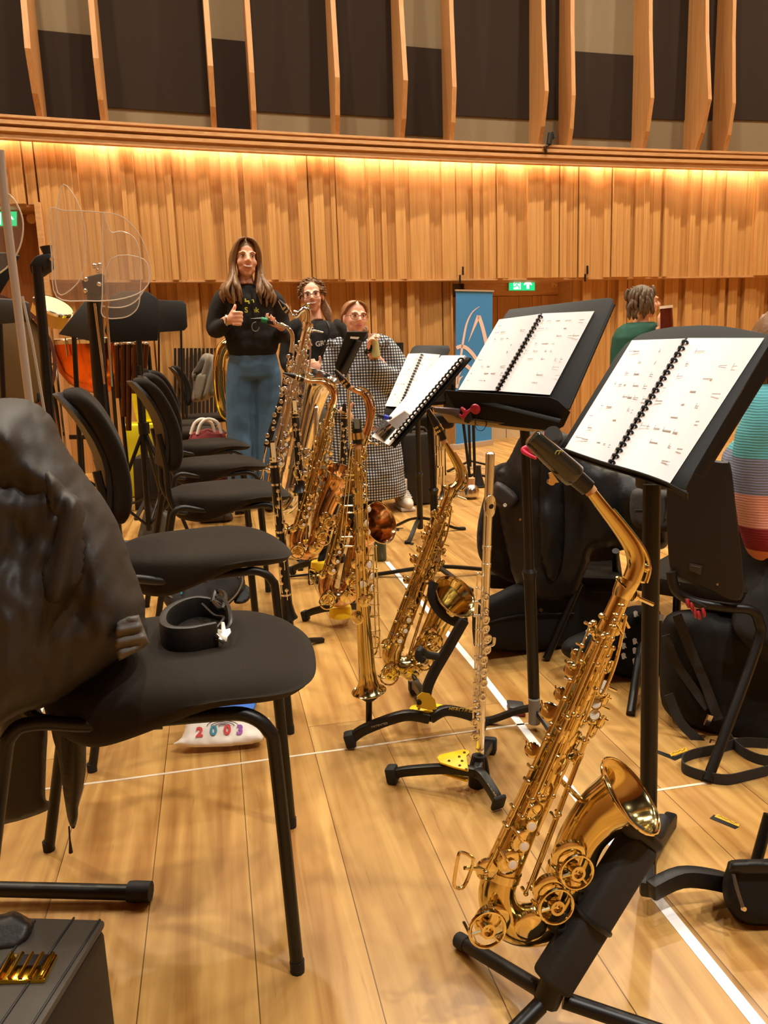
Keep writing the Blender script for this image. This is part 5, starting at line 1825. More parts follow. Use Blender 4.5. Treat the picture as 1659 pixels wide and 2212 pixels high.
for a in (0.3, 2.4, 4.5):
    b = MB(); b.bar(cb + V((0, 0, .05)), cb + V((.2 * math.cos(a), .2 * math.sin(a), .01)), .025, .02); b.build('leg', BLK, t)

# ---- cradles for the two tenors and the baritone
for (pl, base, ctr, tips, lab, up) in (
        (p3, (735, 1318), (735, 1330), ((655, 1330), (795, 1318), (760, 1290)), 'black folding stand under the tenor with the copper-coloured bell', ((770, 1150), (750, 1070))),
        (p4, (690, 1210), (690, 1215), ((628, 1232), (740, 1204), (716, 1180)), 'black folding stand cradling the farther tenor saxophone', ((738, 1050), (722, 1030))),
        (p5, (640, 1085), (640, 1100), ((600, 1112), (690, 1096), (655, 1075)), 'black stand with yellow joint under the silver baritone saxophone', ((690, 850), (672, 812)))):
    c = V((pl(*base, -.05).x, pl(*base).y + .04, 0))
    t = thing('saxophone_stand', c, lab, 'stand')
    C = c + V((0, 0, .06))
    for x, y in tips:
        q = FL(x, y, .018)
        if (q - C).length > .55:
            q = C + (q - C).normalized() * .32
            q.z = .018
        leg_arch(t, C, q, rise=.02)
    b = MB(); b.lathe(c + V((0, 0, .04)), (0, 0, 1), [(0, .045), (.04, .04)], 14); b.build('joint_plate', YEL, t, bevel=.002)
    e = pl(*up[0], -.07)
    b = MB(); b.barpath([C, lerp(C, e, .5) + V((.0, .04, 0)), e], .03, .022, (0, -1, 0), sm=4); b.build('upright', BLK, t, bevel=.004)
    e2 = pl(*up[1], .04)
    b = MB(); b.tube([e2, lerp(e2, e, .5) + V((-.01, -.02, -.02)), e], .013, 10, sm=4, flat=(1.5, .8)); b.build('cradle', RUB, t)
    lo = pl(base[0] - 5, base[1] - 30, -.01)
    b = MB(); b.tube([lerp(C, e, .25), lo + V((0, 0, -.01)), lo + V((-.02, -.05, 0))], .012, 10, sm=3); b.build('lower_hook', RUB, t)
# ================================================================== people
def skinmat(name, rgb):
    m = mat(name, rgb, 0.5, var=.06, vscale=20)
    b = m.node_tree.nodes['Principled BSDF']
    b.inputs['Subsurface Weight'].default_value = .12
    b.inputs['Subsurface Radius'].default_value = (.012, .005, .003)
    return m


def face_rot(yaw=0, pitch=0, roll=0):
    return (Matrix.Rotation(PI + math.radians(yaw), 3, 'Z') @ Matrix.Rotation(math.radians(pitch), 3, 'X') @ Matrix.Rotation(math.radians(roll), 3, 'Y'))


def head_bits(b, c, k, R, neck=None, slim=1.0):
    L = lambda x, y, z: c + R @ V((x * k, y * k, z * k))
    E = lambda p, r: b.ell(L(*p), r[0] * k, r[1] * k, r[2] * k, R, 16, 10)
    E((0, -.014, .032), (.073, .090, .082))
    E((0, .020, -.022), (.061 * slim, .070, .088))
    E((0, .030, -.075), (.046 * slim, .045, .038))
    E((0, .052, -.096), (.024, .024, .018))
    for s in (-1, 1):
        E((s * .036, .052, -.030), (.026, .026, .026))
        E((s * .030, .074, .024), (.026, .012, .010))
        E((s * .074, -.008, -.012), (.009, .018, .030))
        E((s * .011, .094, -.027), (.008, .010, .007))
        E((s * .032, .042, -.066), (.020, .026, .024))
    b.tube([L(0, .080, .016), L(0, .094, -.006), L(0, .106, -.024), L(0, .098, -.032)], [.008 * k, .009 * k, .011 * k, .007 * k], 10, sm=2)
    E((0, .076, -.056), (.028, .014, .016))
    if neck is not None:
        b.tube([L(0, -.020, -.03), L(0, -.022, -.09), V(neck)], [.050 * k, .047 * k, .056 * k], 14, sm=2)


def face_parts(t, c, k, R, smile='teeth', brow=(80, 54, 36), glasses=None, lips=(176, 82, 76)):
    L = lambda x, y, z: c + R @ V((x * k, y * k, z * k))
    ew = mat('eye_white', (222, 212, 204), .25)
    ei = mat('iris_dark', (58, 44, 36), .2)
    bw = mat('brow_%d' % brow[0], brow, .8)
    for s in (-1, 1):
        b = MB(); b.ell(L(s * .030, .0775, .004), .0125 * k, .0065 * k, .0058 * k, R); e = b.build('eye', ew, t)
        b = MB(); b.ell(L(s * .030, .0835, .004), .0055 * k, .0022 * k, .0052 * k, R, 12, 8); b.build('iris', ei, e)
        b = MB(); b.tube([L(s * .016, .081, .006), L(s * .028, .085, .0115), L(s * .044, .076, .006)], [.0012 * k, .0018 * k, .0012 * k], 6, sm=3); b.build('eyelid', bw, t)
        b = MB(); b.tube([L(s * .014, .086, .021), L(s * .030, .088, .027), L(s * .048, .076, .021)], [.0020 * k, .0026 * k, .0012 * k], 6, sm=3); b.build('eyebrow', bw, t)
    lm = mat('lips_%d' % lips[0], lips, .4)
    if smile == 'teeth':
        b = MB(); b.tube([L(x, y, z) for x, y, z in ((-.027, .079, -.050), (-.014, .090, -.0565), (0, .0935, -.059), (.014, .090, -.0565), (.027, .079, -.050))], [.002 * k, .0055 * k, .0066 * k, .0055 * k, .002 * k], 8, sm=3); b.build('teeth', mat('teeth', (236, 226, 210), .3), t)
        up = ((-.031, .077, -.048), (-.014, .092, -.0505), (0, .0955, -.0525), (.014, .092, -.0505), (.031, .077, -.048))
        lo = ((-.030, .077, -.050), (-.015, .090, -.0635), (0, .093, -.0685), (.015, .090, -.0635), (.030, .077, -.050))
    else:
        up = ((-.024, .082, -.054), (-.010, .0925, -.0545), (0, .094, -.056), (.010, .0925, -.0545), (.024, .082, -.054))
        lo = ((-.022, .082, -.055), (-.010, .092, -.061), (0, .094, -.0625), (.010, .092, -.061), (.022, .082, -.055))
    for q, r in ((up, .0028), (lo, .0036)):
        b = MB(); b.tube([L(*p) for p in q], [.001 * k, r * k, r * k, r * k, .001 * k], 8, sm=3); b.build('lip', lm, t)
    if glasses:
        gm = mat('spectacle_frame_%d' % glasses[0], glasses, .35)
        gl = mat('spectacle_lens', (255, 255, 255), .02, alpha=.12, spec=.6)
        g = None
        for s in (-1, 1):
            cc = (s * .033, .094, -.001)
            b = MB(); b.tube([L(cc[0] + .027 * math.copysign(abs(math.cos(a)) ** .8, math.cos(a)), cc[1] - .010 * abs(math.cos(a)) * (1 if math.cos(a) * s > 0 else 0), cc[2] + .020 * math.copysign(abs(math.sin(a)) ** .8, math.sin(a))) for a in [2 * PI * i / 24 for i in range(24)]], .0019 * k, 6, closed=True)
            b.tube([L(s * .059, .084, .003), L(s * .072, .05, .004), L(s * .076, -.01, .0)], .0016 * k, 6)
            if g is None:
                b.tube([L(-.007, .094, .003), L(0, .099, .006), L(.007, .094, .003)], .0017 * k, 6, sm=2)
            g = b.build('spectacle_frame', gm, t)


def finger(b, base, d, nrm, lens, r, curl):
    """one finger: three bones curling towards nrm"""
    p = V(base)
    d = V(d).normalized()
    nrm = V(nrm).normalized()
    pts, rs = [p - d * lens[0] * .5, p.copy()], [r * 1.05, r]
    a = 0
    for i, l in enumerate(lens):
        a += curl[i]
        dd = d * math.cos(a) + nrm * math.sin(a)
        p = p + dd * l
        pts.append(p.copy())
        rs.append(r * (1 - .1 * (i + 1)))
    b.tube(pts, rs, 8, sm=2)


def hand(b, wrist, knuck, palm_n, thumb_dir, size=1.0, curl=(.25, .35, .3), spread=.06, thumb_curl=.25):
    """palm from wrist to knuckles, palm_n = direction the palm faces"""
    w, kk = V(wrist), V(knuck)
    d = (kk - w).normalized()
    n = V(palm_n)
    n = (n - d * n.dot(d)).normalized()
    s = d.cross(n).normalized()
    if s.dot(V(thumb_dir)) < 0:
        s = -s                                   # s points to the thumb side
    L = .085 * size
    kk = w + d * L
    rot = Matrix((s, d, n)).transposed()
    b.ell(w + d * L * .55, .040 * size, L * .62, .015 * size, rot, 14, 10)
    b.ell(w + d * L * .9, .038 * size, .016 * size, .012 * size, rot, 12, 8)
    for i, (o, l) in enumerate(((.030, .92), (.010, 1.0), (-.010, .94), (-.029, .76))):
        base = kk + s * o * size - d * (abs(o - .005) * .25) * size
        fd = (d + s * spread * (o / .03)).normalized()
        finger(b, base, fd, n, [.040 * l * size, .026 * l * size, .020 * l * size], .0088 * size, curl)
    td = (V(thumb_dir).normalized())
    tb = w + d * L * .32 + s * .030 * size + n * .006 * size
    pts = [w + d * L * .15 + s * .012 * size, tb, tb + td * .034 * size, tb + td * .060 * size + d * .004 * size - n * 0.0]
    b.tube(pts, [.013 * size, .0125 * size, .0105 * size, .0085 * size], 10, sm=3)


def limb(b, pts, rs, seg=14):
    b.tube(pts, rs, seg, sm=4)


def torso_rings(pl, rows, seg=24):
    """rows: (cx, cy px, half width px, half depth m)"""
    out = []
    for cx, cy, hw, hd in rows:
        c = pl(cx, cy)
        s = pl.s(cx, cy) * hw
        out.append([c + V((s * math.copysign(abs(math.cos(a)) ** .85, math.cos(a)), hd * math.sin(a), 0)) for a in [2 * PI * i / seg for i in range(seg)]])
    return out


def wrinkle(amp, sc, seed=0):
    def f(co):
        n_ = noise.noise(co * sc + V((seed, 0, 0))) + .5 * noise.noise(co * sc * 2.3 + V((0, seed, 0)))
        return co + V((n_ * .6, -n_, n_ * .2)) * amp
    return f


SK1 = skinmat('skin_fair', (232, 172, 140))
SK2 = skinmat('skin_rosy', (238, 180, 152))

# ---------------------------------------------------------- woman in black sweatshirt and jeans
q = PY(5.45)
q = Pl((0, 5.45, 0))
foot_y = 1090
t = thing('person', (q(545, foot_y).x, 5.45, 0), 'person with long brown hair, black sweatshirt and jeans, standing with one thumb up', 'person')
hc, k1, R1 = q(530, 560), 1.03, face_rot(8, 4, -3)
b = MB()
head_bits(b, hc, k1, R1, q(531, 618), slim=1.0)
b.rings(torso_rings(q, [(535, 622, 18, .05), (537, 640, 44, .08), (540, 690, 42, .095), (545, 750, 42, .10), (546, 790, 50, .11), (547, 810, 48, .10)]))
zt = lambda x, y: V((q(x, y).x, 5.45, max(0.0, q(x, y).z)))
limb(b, [q(520, 800), q(516, 890), zt(517, 1075)], [.085, .058, .042])
limb(b, [q(574, 800), q(578, 890), zt(578, 1075)], [.085, .058, .042])
limb(b, [q(488, 640), q(468, 704), q(490, 692, .16)], [.048, .040, .030])
limb(b, [q(588, 642), q(610, 712), q(607, 706, .16)], [.048, .040, .030])
# thumb-up fist, palm towards her own middle
wr = q(489, 694, .17)
b.ell(q(506, 688, .20), .042, .034, .040, Matrix.Rotation(.1, 3, 'Y'), 14, 10)
for i, yy in enumerate((675, 683.5, 692, 700)):
    r = (.0105, .0108, .0102, .009)[i]
    b.tube([q(502, yy + 1, .225), q(515, yy, .225), q(522 - (i == 3) * 2, yy + 1, .205), q(520 - (i == 3) * 2, yy + 2, .175), q(508, yy + 2, .168)], [r, r, r * .98, r * .92, r * .85], 9, sm=3)
b.tube([q(497, 684, .20), q(502, 674, .205), q(507, 664, .21), q(508, 657, .205)], [.016, .0135, .0115, .009], 10, sm=3)
b.tube([wr, q(500, 690, .19)], [.026, .030], 10)
# other hand, holding the mouthpiece from below
hw = q(611, 706, .17)
hand(b, hw, q(598, 703, .2), V((.1, -.2, 1)), V((-.5, -.2, .8)), 1.0, curl=(.55, .6, .5), spread=.15)
b.build('body', SK1, t, remesh=.0055, iters=5, ang=180)
face_parts(t, hc, k1, R1, 'teeth', brow=(92, 62, 40))
# sweatshirt
SW = mat('black_sweatshirt', (24, 21, 19), .9, bump=.15, bscale=300)
b = MB()
b.rings(torso_rings(q, [(533, 617, 22, .06), (534, 628, 40, .085), (538, 645, 56, .11), (540, 690, 55, .125), (543, 730, 56, .13), (546, 752, 56, .128), (546, 765, 51, .118), (546, 769, 49, .115)]))
limb(b, [q(500, 640), q(482, 648), q(466, 690), q(466, 712, .02), q(480, 706, .10), q(490, 697, .16)], [.06, .066, .060, .056, .05, .040])
limb(b, [q(570, 640), q(592, 652), q(606, 690), q(610, 722, .02), q(610, 722, .08), q(610, 710, .16)], [.06, .066, .058, .055, .05, .040])
sw = b.build('sweatshirt', SW, t, remesh=.009, iters=4, ang=180, disp=wrinkle(.010, 9, 2))
YP = mat('yellow_green_print', (206, 208, 60), .7)
text('S', 'printed_letters', YP, sw, q(532, 670, .150), V((1, 0, 0)), V((0, 0, 1)), .046, .001, bold=.001)
text('ek', 'printed_letters', YP, sw, q(552, 670, .150), V((1, 0, 0)), V((0, 0, 1)), .042, .001, bold=.001)
b = MB(); b.tube([q(530, 645, .148), q(530, 651, .15), q(537, 651, .15), q(538, 656, .15)], .006, 6, flat=(1, .6)); b.build('printed_mark', YP, sw)
b = MB(); b.tube([q(545, 647, .148), q(547, 654, .15)], .007, 6, flat=(1, .6)); b.build('printed_mark', YP, sw)
# jeans
JN = mat('washed_jeans', (82, 116, 148), .9, bump=.15, bscale=250, var=.4, vscale=5)
b = MB()
b.rings(torso_rings(q, [(546, 762, 50, .115), (547, 790, 57, .125), (548, 812, 57, .12), (548, 818, 50, .10)]))
limb(b, [q(522, 800), q(519, 850), q(519, 905), q(522, 960), zt(521, 1062)], [.098, .100, .092, .092, .092])
limb(b, [q(575, 800), q(577, 850), q(577, 905), q(576, 960), zt(577, 1064)], [.098, .098, .090, .090, .090])
jn = b.build('jeans', JN, t, remesh=.010, iters=4, ang=180, disp=wrinkle(.010, 7, 5))
SHO = mat('dark_shoe', (40, 46, 60), .6)
for x in (520, 579):
    p = V((q(x, 1075).x, 5.45, 0))
    b = MB(); b.ell(p + V((0, -.06, .035)), .045, .13, .035); b.ell(p + V((0, .03, .055)), .04, .06, .055); b.build('shoe', SHO, t, remesh=.008, iters=2)
# hair
HB = mat('brown_hair', (122, 86, 50), .5, bump=.5, bscale=40, var=.35, vscale=14)
b = MB()
Lh = lambda x, y, z: hc + R1 @ V((x * k1, y * k1, z * k1))
b.ell(Lh(0, -.022, .042), .083 * k1, .092 * k1, .083 * k1, R1, 20, 12)
rh = random.Random(2)
for s in (-1, 1):
    for i in range(52):
        u = i / 51
        y0 = lerp(.060, -.09, u)
        w = rh.uniform(-.008, .008)
        zt_ = .108 - .05 * u * u
        side = .070 + rh.uniform(0, .010)
        ye = lerp(.115, -.04, u) + rh.uniform(-.012, .012)
        zend = -.20 - rh.uniform(0, .10) if u < .8 else -.20
        xe = lerp(.045, .150, rh.random())
        b.tube([Lh(s * .004, y0 * .9, zt_ + .012), Lh(s * .045, y0 + .006, zt_ - .006), Lh(s * side, y0 * .75 + .004, .03 + w), Lh(s * (side + .006), y0 * .6 + .0, -.05 + w), Lh(s * lerp(.078, xe, .35), lerp(y0 * .6, ye, .5), -.13), Lh(s * (xe + .012 * math.sin(i * 1.7)), ye + .012 * math.sin(i), lerp(-.13, zend, .6)), Lh(s * (xe - .010 + w), ye + .015, zend)],
               [.004, .010, .013, .014, .015, .015, .004], 6, sm=3)
b.build('hair', HB, t, ang=180)
WCH = mat('watch_silver', (190, 180, 160), .25, 1.0)
b = MB(); b.tube([q(490, 692, .165) + V((.0, .036 * math.cos(a), .036 * math.sin(a))) for a in [2 * PI * i / 20 for i in range(20)]], .006, 8, closed=True, flat=(1.6, .6)); b.build('bracelet', WCH, t)
b = MB(); b.tube([q(543, 625, .13), q(546, 660, .155), q(549, 695, .16)], .006, 6); b.build('neck_cord', EBON, t)
b = MB(); b.tube([q(552 + 8 * math.cos(a), 706 + 10 * math.sin(a), .165) for a in [2 * PI * i / 18 for i in range(15)]], .0035, 8); b.build('strap_hook', mat('grey_plastic', (110, 110, 110), .4), t)
# bass clarinet she holds: silver neck, black body
pb = Pl((0, 5.15, 0), (0, -1, 0.05))
tb = thing('bass_clarinet', pb(575, 965), 'bass clarinet with green-banded mouthpiece and silver neck, held by the woman in jeans', 'clarinet')
b = MB(); b.tube([pb(541, 689), pb(562, 690), pb(580, 694), pb(598, 699)], [.004, .013, .015, .013], 14); mp = b.build('mouthpiece', EBON, tb)
b = MB(); b.tube([pb(564, 690.5), pb(577, 693)], [.0168, .0175], 16); b.build('band', mat('green_band', (22, 132, 84), .4), mp, label='green band')
b = MB(); b.tube([pb(597, 699), pb(612, 703), pb(624, 711), pb(631, 724), pb(631, 745), pb(628, 765)], [.010, .0115, .013, .0145, .0155, .016], 16, sm=4); b.build('neck', SILV, tb)
b = MB(); b.tube([pb(628, 762), pb(610, 860), pb(576, 965)], [.017, .020, .022], 16); b.build('body_joint', EBON, tb)
for i in range(14):
    s = i / 13
    x, y = (lerp(627, 610, s * 2), lerp(770, 860, s * 2)) if s < .5 else (lerp(610, 576, s * 2 - 1), lerp(860, 955, s * 2 - 1))
    b = MB(); cup_mesh(b, pb(x + (i % 3 - 1) * 4, y, .026), V((.1 * (i % 3 - 1), -1, .1)).normalized(), .014); b.build('key_cup', SILV, tb)
b = MB(); b.tube([pb(624, 770, .02), pb(620, 800, .025), pb(636, 815, .02), pb(640, 838, .02), pb(628, 850, .02)], .004, 8, sm=4); b.build('key_lever', SILV, tb)
b = MB(); b.tube([pb(576, 960), pb(570, 990), zt(566, 1080)], .007, 8); b.build('end_pin', CHR, tb)

# ---------------------------------------------------------- curly-haired woman in black
q = Pl((0, 5.65, 0))
t = thing('person', (q(685, 1070).x, 5.65, 0), 'person with curly tied-back hair and glasses, in black, standing behind the silver baritone', 'person')
hc, k1, R1 = q(675, 640), .93, face_rot(-10, 3, 4)
zt = lambda x, y, Y=5.65: V((q(x, y).x, Y, max(0.0, q(x, y).z)))
b = MB()
head_bits(b, hc, k1, R1, q(683, 694))
b.rings(torso_rings(q, [(684, 696, 18, .05), (684, 712, 44, .08), (684, 760, 40, .09), (682, 830, 40, .10), (680, 880, 46, .11)]))
for x in (664, 700):
    limb(b, [q(x, 870), q(x, 960), zt(x, 1068)], [.085, .055, .042])
limb(b, [q(636, 706), q(620, 770), q(640, 800, .2)], [.046, .038, .030])
limb(b, [q(732, 710), q(738, 780), q(700, 800, .2)], [.046, .038, .030])
hand(b, q(642, 800, .2), q(655, 795, .22), V((.3, .5, 0)), V((0, -.3, 1)), 1.0, curl=(.5, .6, .5))
hand(b, q(698, 800, .2), q(686, 796, .22), V((-.3, .5, 0)), V((0, -.3, 1)), 1.0, curl=(.5, .6, .5))
b.build('body', SK2, t, remesh=.0055, iters=5, ang=180)
face_parts(t, hc, k1, R1, 'teeth', brow=(110, 78, 52), glasses=(60, 40, 30))
b = MB()
b.rings(torso_rings(q, [(683, 693, 24, .06), (684, 703, 44, .09), (685, 722, 54, .11), (684, 770, 50, .12), (682, 830, 50, .125), (681, 872, 52, .125)]))
limb(b, [q(650, 706), q(634, 714), q(620, 760), q(622, 785, .04), q(634, 800, .14)], [.06, .062, .058, .054, .048])
limb(b, [q(718, 706), q(735, 716), q(742, 760), q(738, 790, .04), q(718, 802, .14)], [.06, .062, .058, .054, .048])
sw = b.build('sweatshirt', SW, t, remesh=.009, iters=4, ang=180, disp=wrinkle(.008, 9, 7))
text('GRUN', 'printed_letters', mat('white_print', (214, 206, 196), .7), sw, q(702, 741, .135), V((1, 0, .12)), V((0, 0, 1)), .046, .001, bold=.0012)
b = MB()
b.rings(torso_rings(q, [(681, 866, 48, .115), (682, 890, 52, .12), (682, 905, 46, .1)]))
for x in (663, 701):
    limb(b, [q(x + 2, 895), q(x, 960), zt(x, 1062)], [.09, .08, .078])
b.build('jeans', mat('pale_jeans', (150, 160, 166), .9, var=.2, vscale=5), t, remesh=.010, iters=4, ang=180)
for x in (663, 701):
    p = V((q(x, 1070).x, 5.65, 0))
    b = MB(); b.ell(p + V((0, -.06, .035)), .045, .13, .035); b.ell(p + V((0, .03, .055)), .04, .06, .055); b.build('shoe', SHO, t, remesh=.008, iters=2)
HC = mat('curly_hair', (128, 92, 58), .6, bump=.6, bscale=60, var=.35, vscale=18)
b = MB()
Lh = lambda x, y, z: hc + R1 @ V((x * k1, y * k1, z * k1))
b.ell(Lh(0, -.028, .041), .085 * k1, .092 * k1, .086 * k1, R1, 20, 12)
for i in range(260):
    a, e = rh.uniform(-.35, PI + .35), rh.uniform(.1, 1.5)
    r = .090 + rh.uniform(-.006, .010)
    x, z = r * math.cos(a) * math.sin(e + .1), .04 + r * math.sin(a) * math.sin(e + .1) * .98
    y = -.02 + .075 * math.cos(e) * rh.choice((1, -1, -1))
    if y > .035 and z < .085:
        continue
    p = Lh(x, y, z)
    ph = rh.uniform(0, 6)
    b.tube([p + V((.010 * math.cos(1.9 * j + ph), .006 * math.sin(1.9 * j + ph), .004 - .005 * j)) for j in range(5)], [.002, .0042, .0046, .004, .002], 5, sm=2)
for i in range(16):
    x0 = -.07 - rh.uniform(0, .025)
    b.tube([Lh(x0 + .02, -.05, .0), Lh(x0, -.03, -.06), Lh(x0 - .012 + .012 * math.sin(i), -.01, -.12), Lh(x0 - .02, .0, -.18), Lh(x0 - .018 + .02 * math.sin(i * 2), .01, -.23)], [.01, .013, .014, .013, .004], 6, sm=3)
b.build('hair', HC, t, ang=180)
b = MB(); b.tube([q(706, 695, .10), q(712, 712, .13), q(704, 740, .14), q(690, 770, .14)], .007, 6, sm=3); b.build('neck_cord', EBON, t)

# ---------------------------------------------------------- woman in gingham dress
GNG = bpy.data.materials.new('gingham_cloth')
GNG.use_nodes = True
nt = GNG.node_tree
tc = nt.nodes.new('ShaderNodeTexCoord')
sep = nt.nodes.new('ShaderNodeSeparateXYZ')
nt.links.new(tc.outputs['Object'], sep.inputs[0])
st = []
for ax, per in (('X', .0175), ('Z', .0175)):
    m1 = nt.nodes.new('ShaderNodeMath'); m1.operation = 'MULTIPLY'; m1.inputs[1].default_value = 1 / per
    nt.links.new(sep.outputs[ax], m1.inputs[0])
    m2 = nt.nodes.new('ShaderNodeMath'); m2.operation = 'FRACT'
    nt.links.new(m1.outputs[0], m2.inputs[0])
    m3 = nt.nodes.new('ShaderNodeMath'); m3.operation = 'GREATER_THAN'; m3.inputs[1].default_value = .5
    nt.links.new(m2.outputs[0], m3.inputs[0])
    st.append(m3)
ad = nt.nodes.new('ShaderNodeMath'); ad.operation = 'ADD'
nt.links.new(st[0].outputs[0], ad.inputs[0]); nt.links.new(st[1].outputs[0], ad.inputs[1])
hf = nt.nodes.new('ShaderNodeMath'); hf.operation = 'MULTIPLY'; hf.inputs[1].default_value = .5
nt.links.new(ad.outputs[0], hf.inputs[0])
cr = nt.nodes.new('ShaderNodeValToRGB')
cr.color_ramp.interpolation = 'CONSTANT'
cr.color_ramp.elements[0].color = lin((212, 214, 214)) + (1,)
cr.color_ramp.elements[1].position = .25
cr.color_ramp.elements[1].color = lin((92, 98, 108)) + (1,)
e_ = cr.color_ramp.elements.new(.75); e_.color = lin((24, 26, 34)) + (1,)
nt.links.new(hf.outputs[0], cr.inputs[0])
nt.links.new(cr.outputs[0], nt.nodes['Principled BSDF'].inputs['Base Color'])
nt.nodes['Principled BSDF'].inputs['Roughness'].default_value = .9

YW = 5.12
q = Pl((0, YW, 0))
t = thing('person', (q(800, 1090).x, YW, 0), 'person in a black and white gingham dress and round glasses, holding a drink bottle', 'person')
hc, k1, R1 = q(767, 686), .93, face_rot(10, 2, -4)
zt = lambda x, y: V((q(x, y).x, YW, max(0.0, q(x, y).z)))
b = MB()
head_bits(b, hc, k1, R1, q(776, 736), slim=1.06)
b.rings(torso_rings(q, [(777, 738, 18, .05), (778, 752, 40, .08), (778, 800, 40, .09), (778, 860, 48, .11), (780, 900, 50, .12)]))
limb(b, [q(800, 890), q(830, 985), V((q(866, 1080).x, YW, .06))], [.085, .060, .040])
limb(b, [q(762, 890), q(760, 985), V((q(770, 1080).x, YW + .05, .06))], [.085, .060, .040])
limb(b, [q(820, 748), q(842, 812), q(812, 775, .12), q(800, 762, .15)], [.046, .042, .034, .026])
limb(b, [q(728, 755), q(716, 850), q(742, 890, .12)], [.046, .040, .028])
hand(b, q(799, 763, .15), q(799, 742, .17), V((.6, -.4, 0)), V((.6, -.3, .8)), 1.0, curl=(.7, .8, .6))
hand(b, q(741, 886, .13), q(752, 900, .15), V((.2, .6, 0)), V((.3, -.3, .8)), 1.0, curl=(.7, .8, .6))
b.build('body', SK2, t, remesh=.0055, iters=5, ang=180)
face_parts(t, hc, k1, R1, 'closed', brow=(150, 104, 66), glasses=(104, 50, 44), lips=(196, 92, 92))
b = MB()
rows = [(776, 733, 26, .065), (777, 742, 44, .09), (777, 760, 52, .11), (777, 800, 52, .13), (778, 840, 56, .15), (782, 890, 66, .18), (788, 950, 74, .21), (793, 1020, 80, .23), (794, 1070, 80, .235)]
b.rings(torso_rings(q, rows, 32))
limb(b, [q(806, 742), q(826, 748), q(846, 785), q(848, 815, .02), q(828, 815, .08), q(812, 790, .13), q(804, 776, .145)], [.06, .072, .095, .092, .085, .062, .036])
limb(b, [q(744, 746), q(726, 758), q(714, 810), q(714, 850), q(728, 880, .08), q(738, 884, .12)], [.06, .066, .075, .078, .06, .036])
b.build('dress', GNG, t, remesh=.010, iters=3, ang=180, disp=wrinkle(.016, 8, 4))
b = MB()
for s, (x, y) in ((-1, (722, 737)), (1, (826, 737))):
    b.puff([(x, y), (x + s * 10, y - 6), (x + s * 16, y + 4), (x + s * 8, y + 14), (x - s * 10, y + 8)], q, .012, .012, off=.08, step=3, edge=5)
b.build('frill', GNG, t, ang=180)
b = MB(); b.tube([q(758, 724, .06), q(766, 733, .09), q(778, 736, .09), q(790, 728, .06), q(790, 720, .0)], .014, 8, sm=3); b.build('collar', SW, t)
WS = mat('white_trainer', (216, 206, 190), .6)
p = V((q(868, 1085).x, YW, 0))
b = MB(); b.ell(p + V((.01, -.06, .045)), .048, .125, .045); b.ell(p + V((0, .03, .07)), .042, .06, .07); b.build('shoe', WS, t, remesh=.008, iters=2, label='white trainer')
b = MB(); b.box(p + V((.008, -.035, .012)), .098, .25, .024); b.build('shoe_sole', WS, t, bevel=.01)
b = MB(); b.tube([p + V((-.004, .0, .11)), p + V((.0, .0, .19))], [.043, .040], 14); b.build('sock', WS, t)
for i in range(4):
    b = MB(); b.tube([p + V((-.03, -.10 + i * .028, .082 + i * .008)), p + V((.005, -.108 + i * .028, .094 + i * .009)), p + V((.045, -.10 + i * .028, .082 + i * .008))], .004, 6); b.build('lace', PAPER, t)
p = V((q(782, 1085).x, YW + .05, 0))
b = MB(); b.ell(p + V((.04, -.03, .045)), .10, .06, .04); b.ell(p + V((0, .03, .06)), .05, .06, .06); b.build('shoe', SHO, t, remesh=.008, iters=2)
HR = mat('reddish_hair', (142, 96, 60), .5, bump=.4, bscale=50, var=.25, vscale=14)
b = MB()
Lh = lambda x, y, z: hc + R1 @ V((x * k1, y * k1, z * k1))
b.ell(Lh(0, -.044, .036), .079 * k1, .088 * k1, .082 * k1, R1, 20, 12)
for s in (-1, 1):
    for i in range(12):
        u = i / 11
        b.tube([Lh(s * .010, lerp(.058, .0, u), .102), Lh(s * .055, lerp(.046, -.03, u), .078), Lh(s * .074, lerp(.012, -.05, u), .034 - .02 * u), Lh(s * .062, -.085, -.03)], [.004, .008, .009, .006], 6, sm=3)
for i in range(8):
    b.tube([Lh(-.055, -.075, -.045), Lh(-.075 - .004 * i, -.06, -.06), Lh(-.082 - .003 * i, -.05 + .008 * math.sin(i), -.09), Lh(-.07, -.05, -.11)], [.010, .012, .010, .003], 6, sm=3)
b.build('hair', HR, t, ang=180)
b = MB(); b.tube([q(800, 757, .15) + V((.034 * math.cos(a), .03 * math.sin(a), .012 * math.cos(a))) for a in [2 * PI * i / 18 for i in range(18)]], .008, 8, closed=True, flat=(1.6, .5)); b.build('watch_strap', RUB, t)
b = MB(); b.box(q(799, 752, .185), .038, .012, .044, Matrix.Rotation(.5, 3, 'Y')); b.build('watch', mat('watch_glass', (14, 14, 16), .1), t, bevel=.005)
# bottle
t = thing('bottle', q(812, 772, .17), 'small bottle of yellow-green drink with pink cap, in a raised hand', 'bottle')
ba = (q(806, 722, .17) - q(812, 772, .17)).normalized()
h = (q(806, 722, .17) - q(812, 772, .17)).length
b = MB(); b.lathe(q(812, 772, .17), ba, [(0, .024), (.005, .029), (h * .55, .028), (h * .75, .022), (h * .82, .017), (h * .86, .017)], 20); b.build('bottle_body', mat('yellow_green_drink', (214, 214, 150), .15, trans=.25), t)
b = MB(); b.lathe(q(812, 772, .17) + ba * h * .84, ba, [(0, .021), (h * .18, .020), (h * .19, .015)], 18); b.build('cap', mat('pale_pink_cap', (206, 170, 184), .4), t)
# dark clarinet in the lowered hand
clarinet('dark clarinet held low by the woman in gingham, behind the copper-belled tenor', Pl((0, 4.92, 0)), (744, 872), (740, 1030), .018, False, 8, 9)

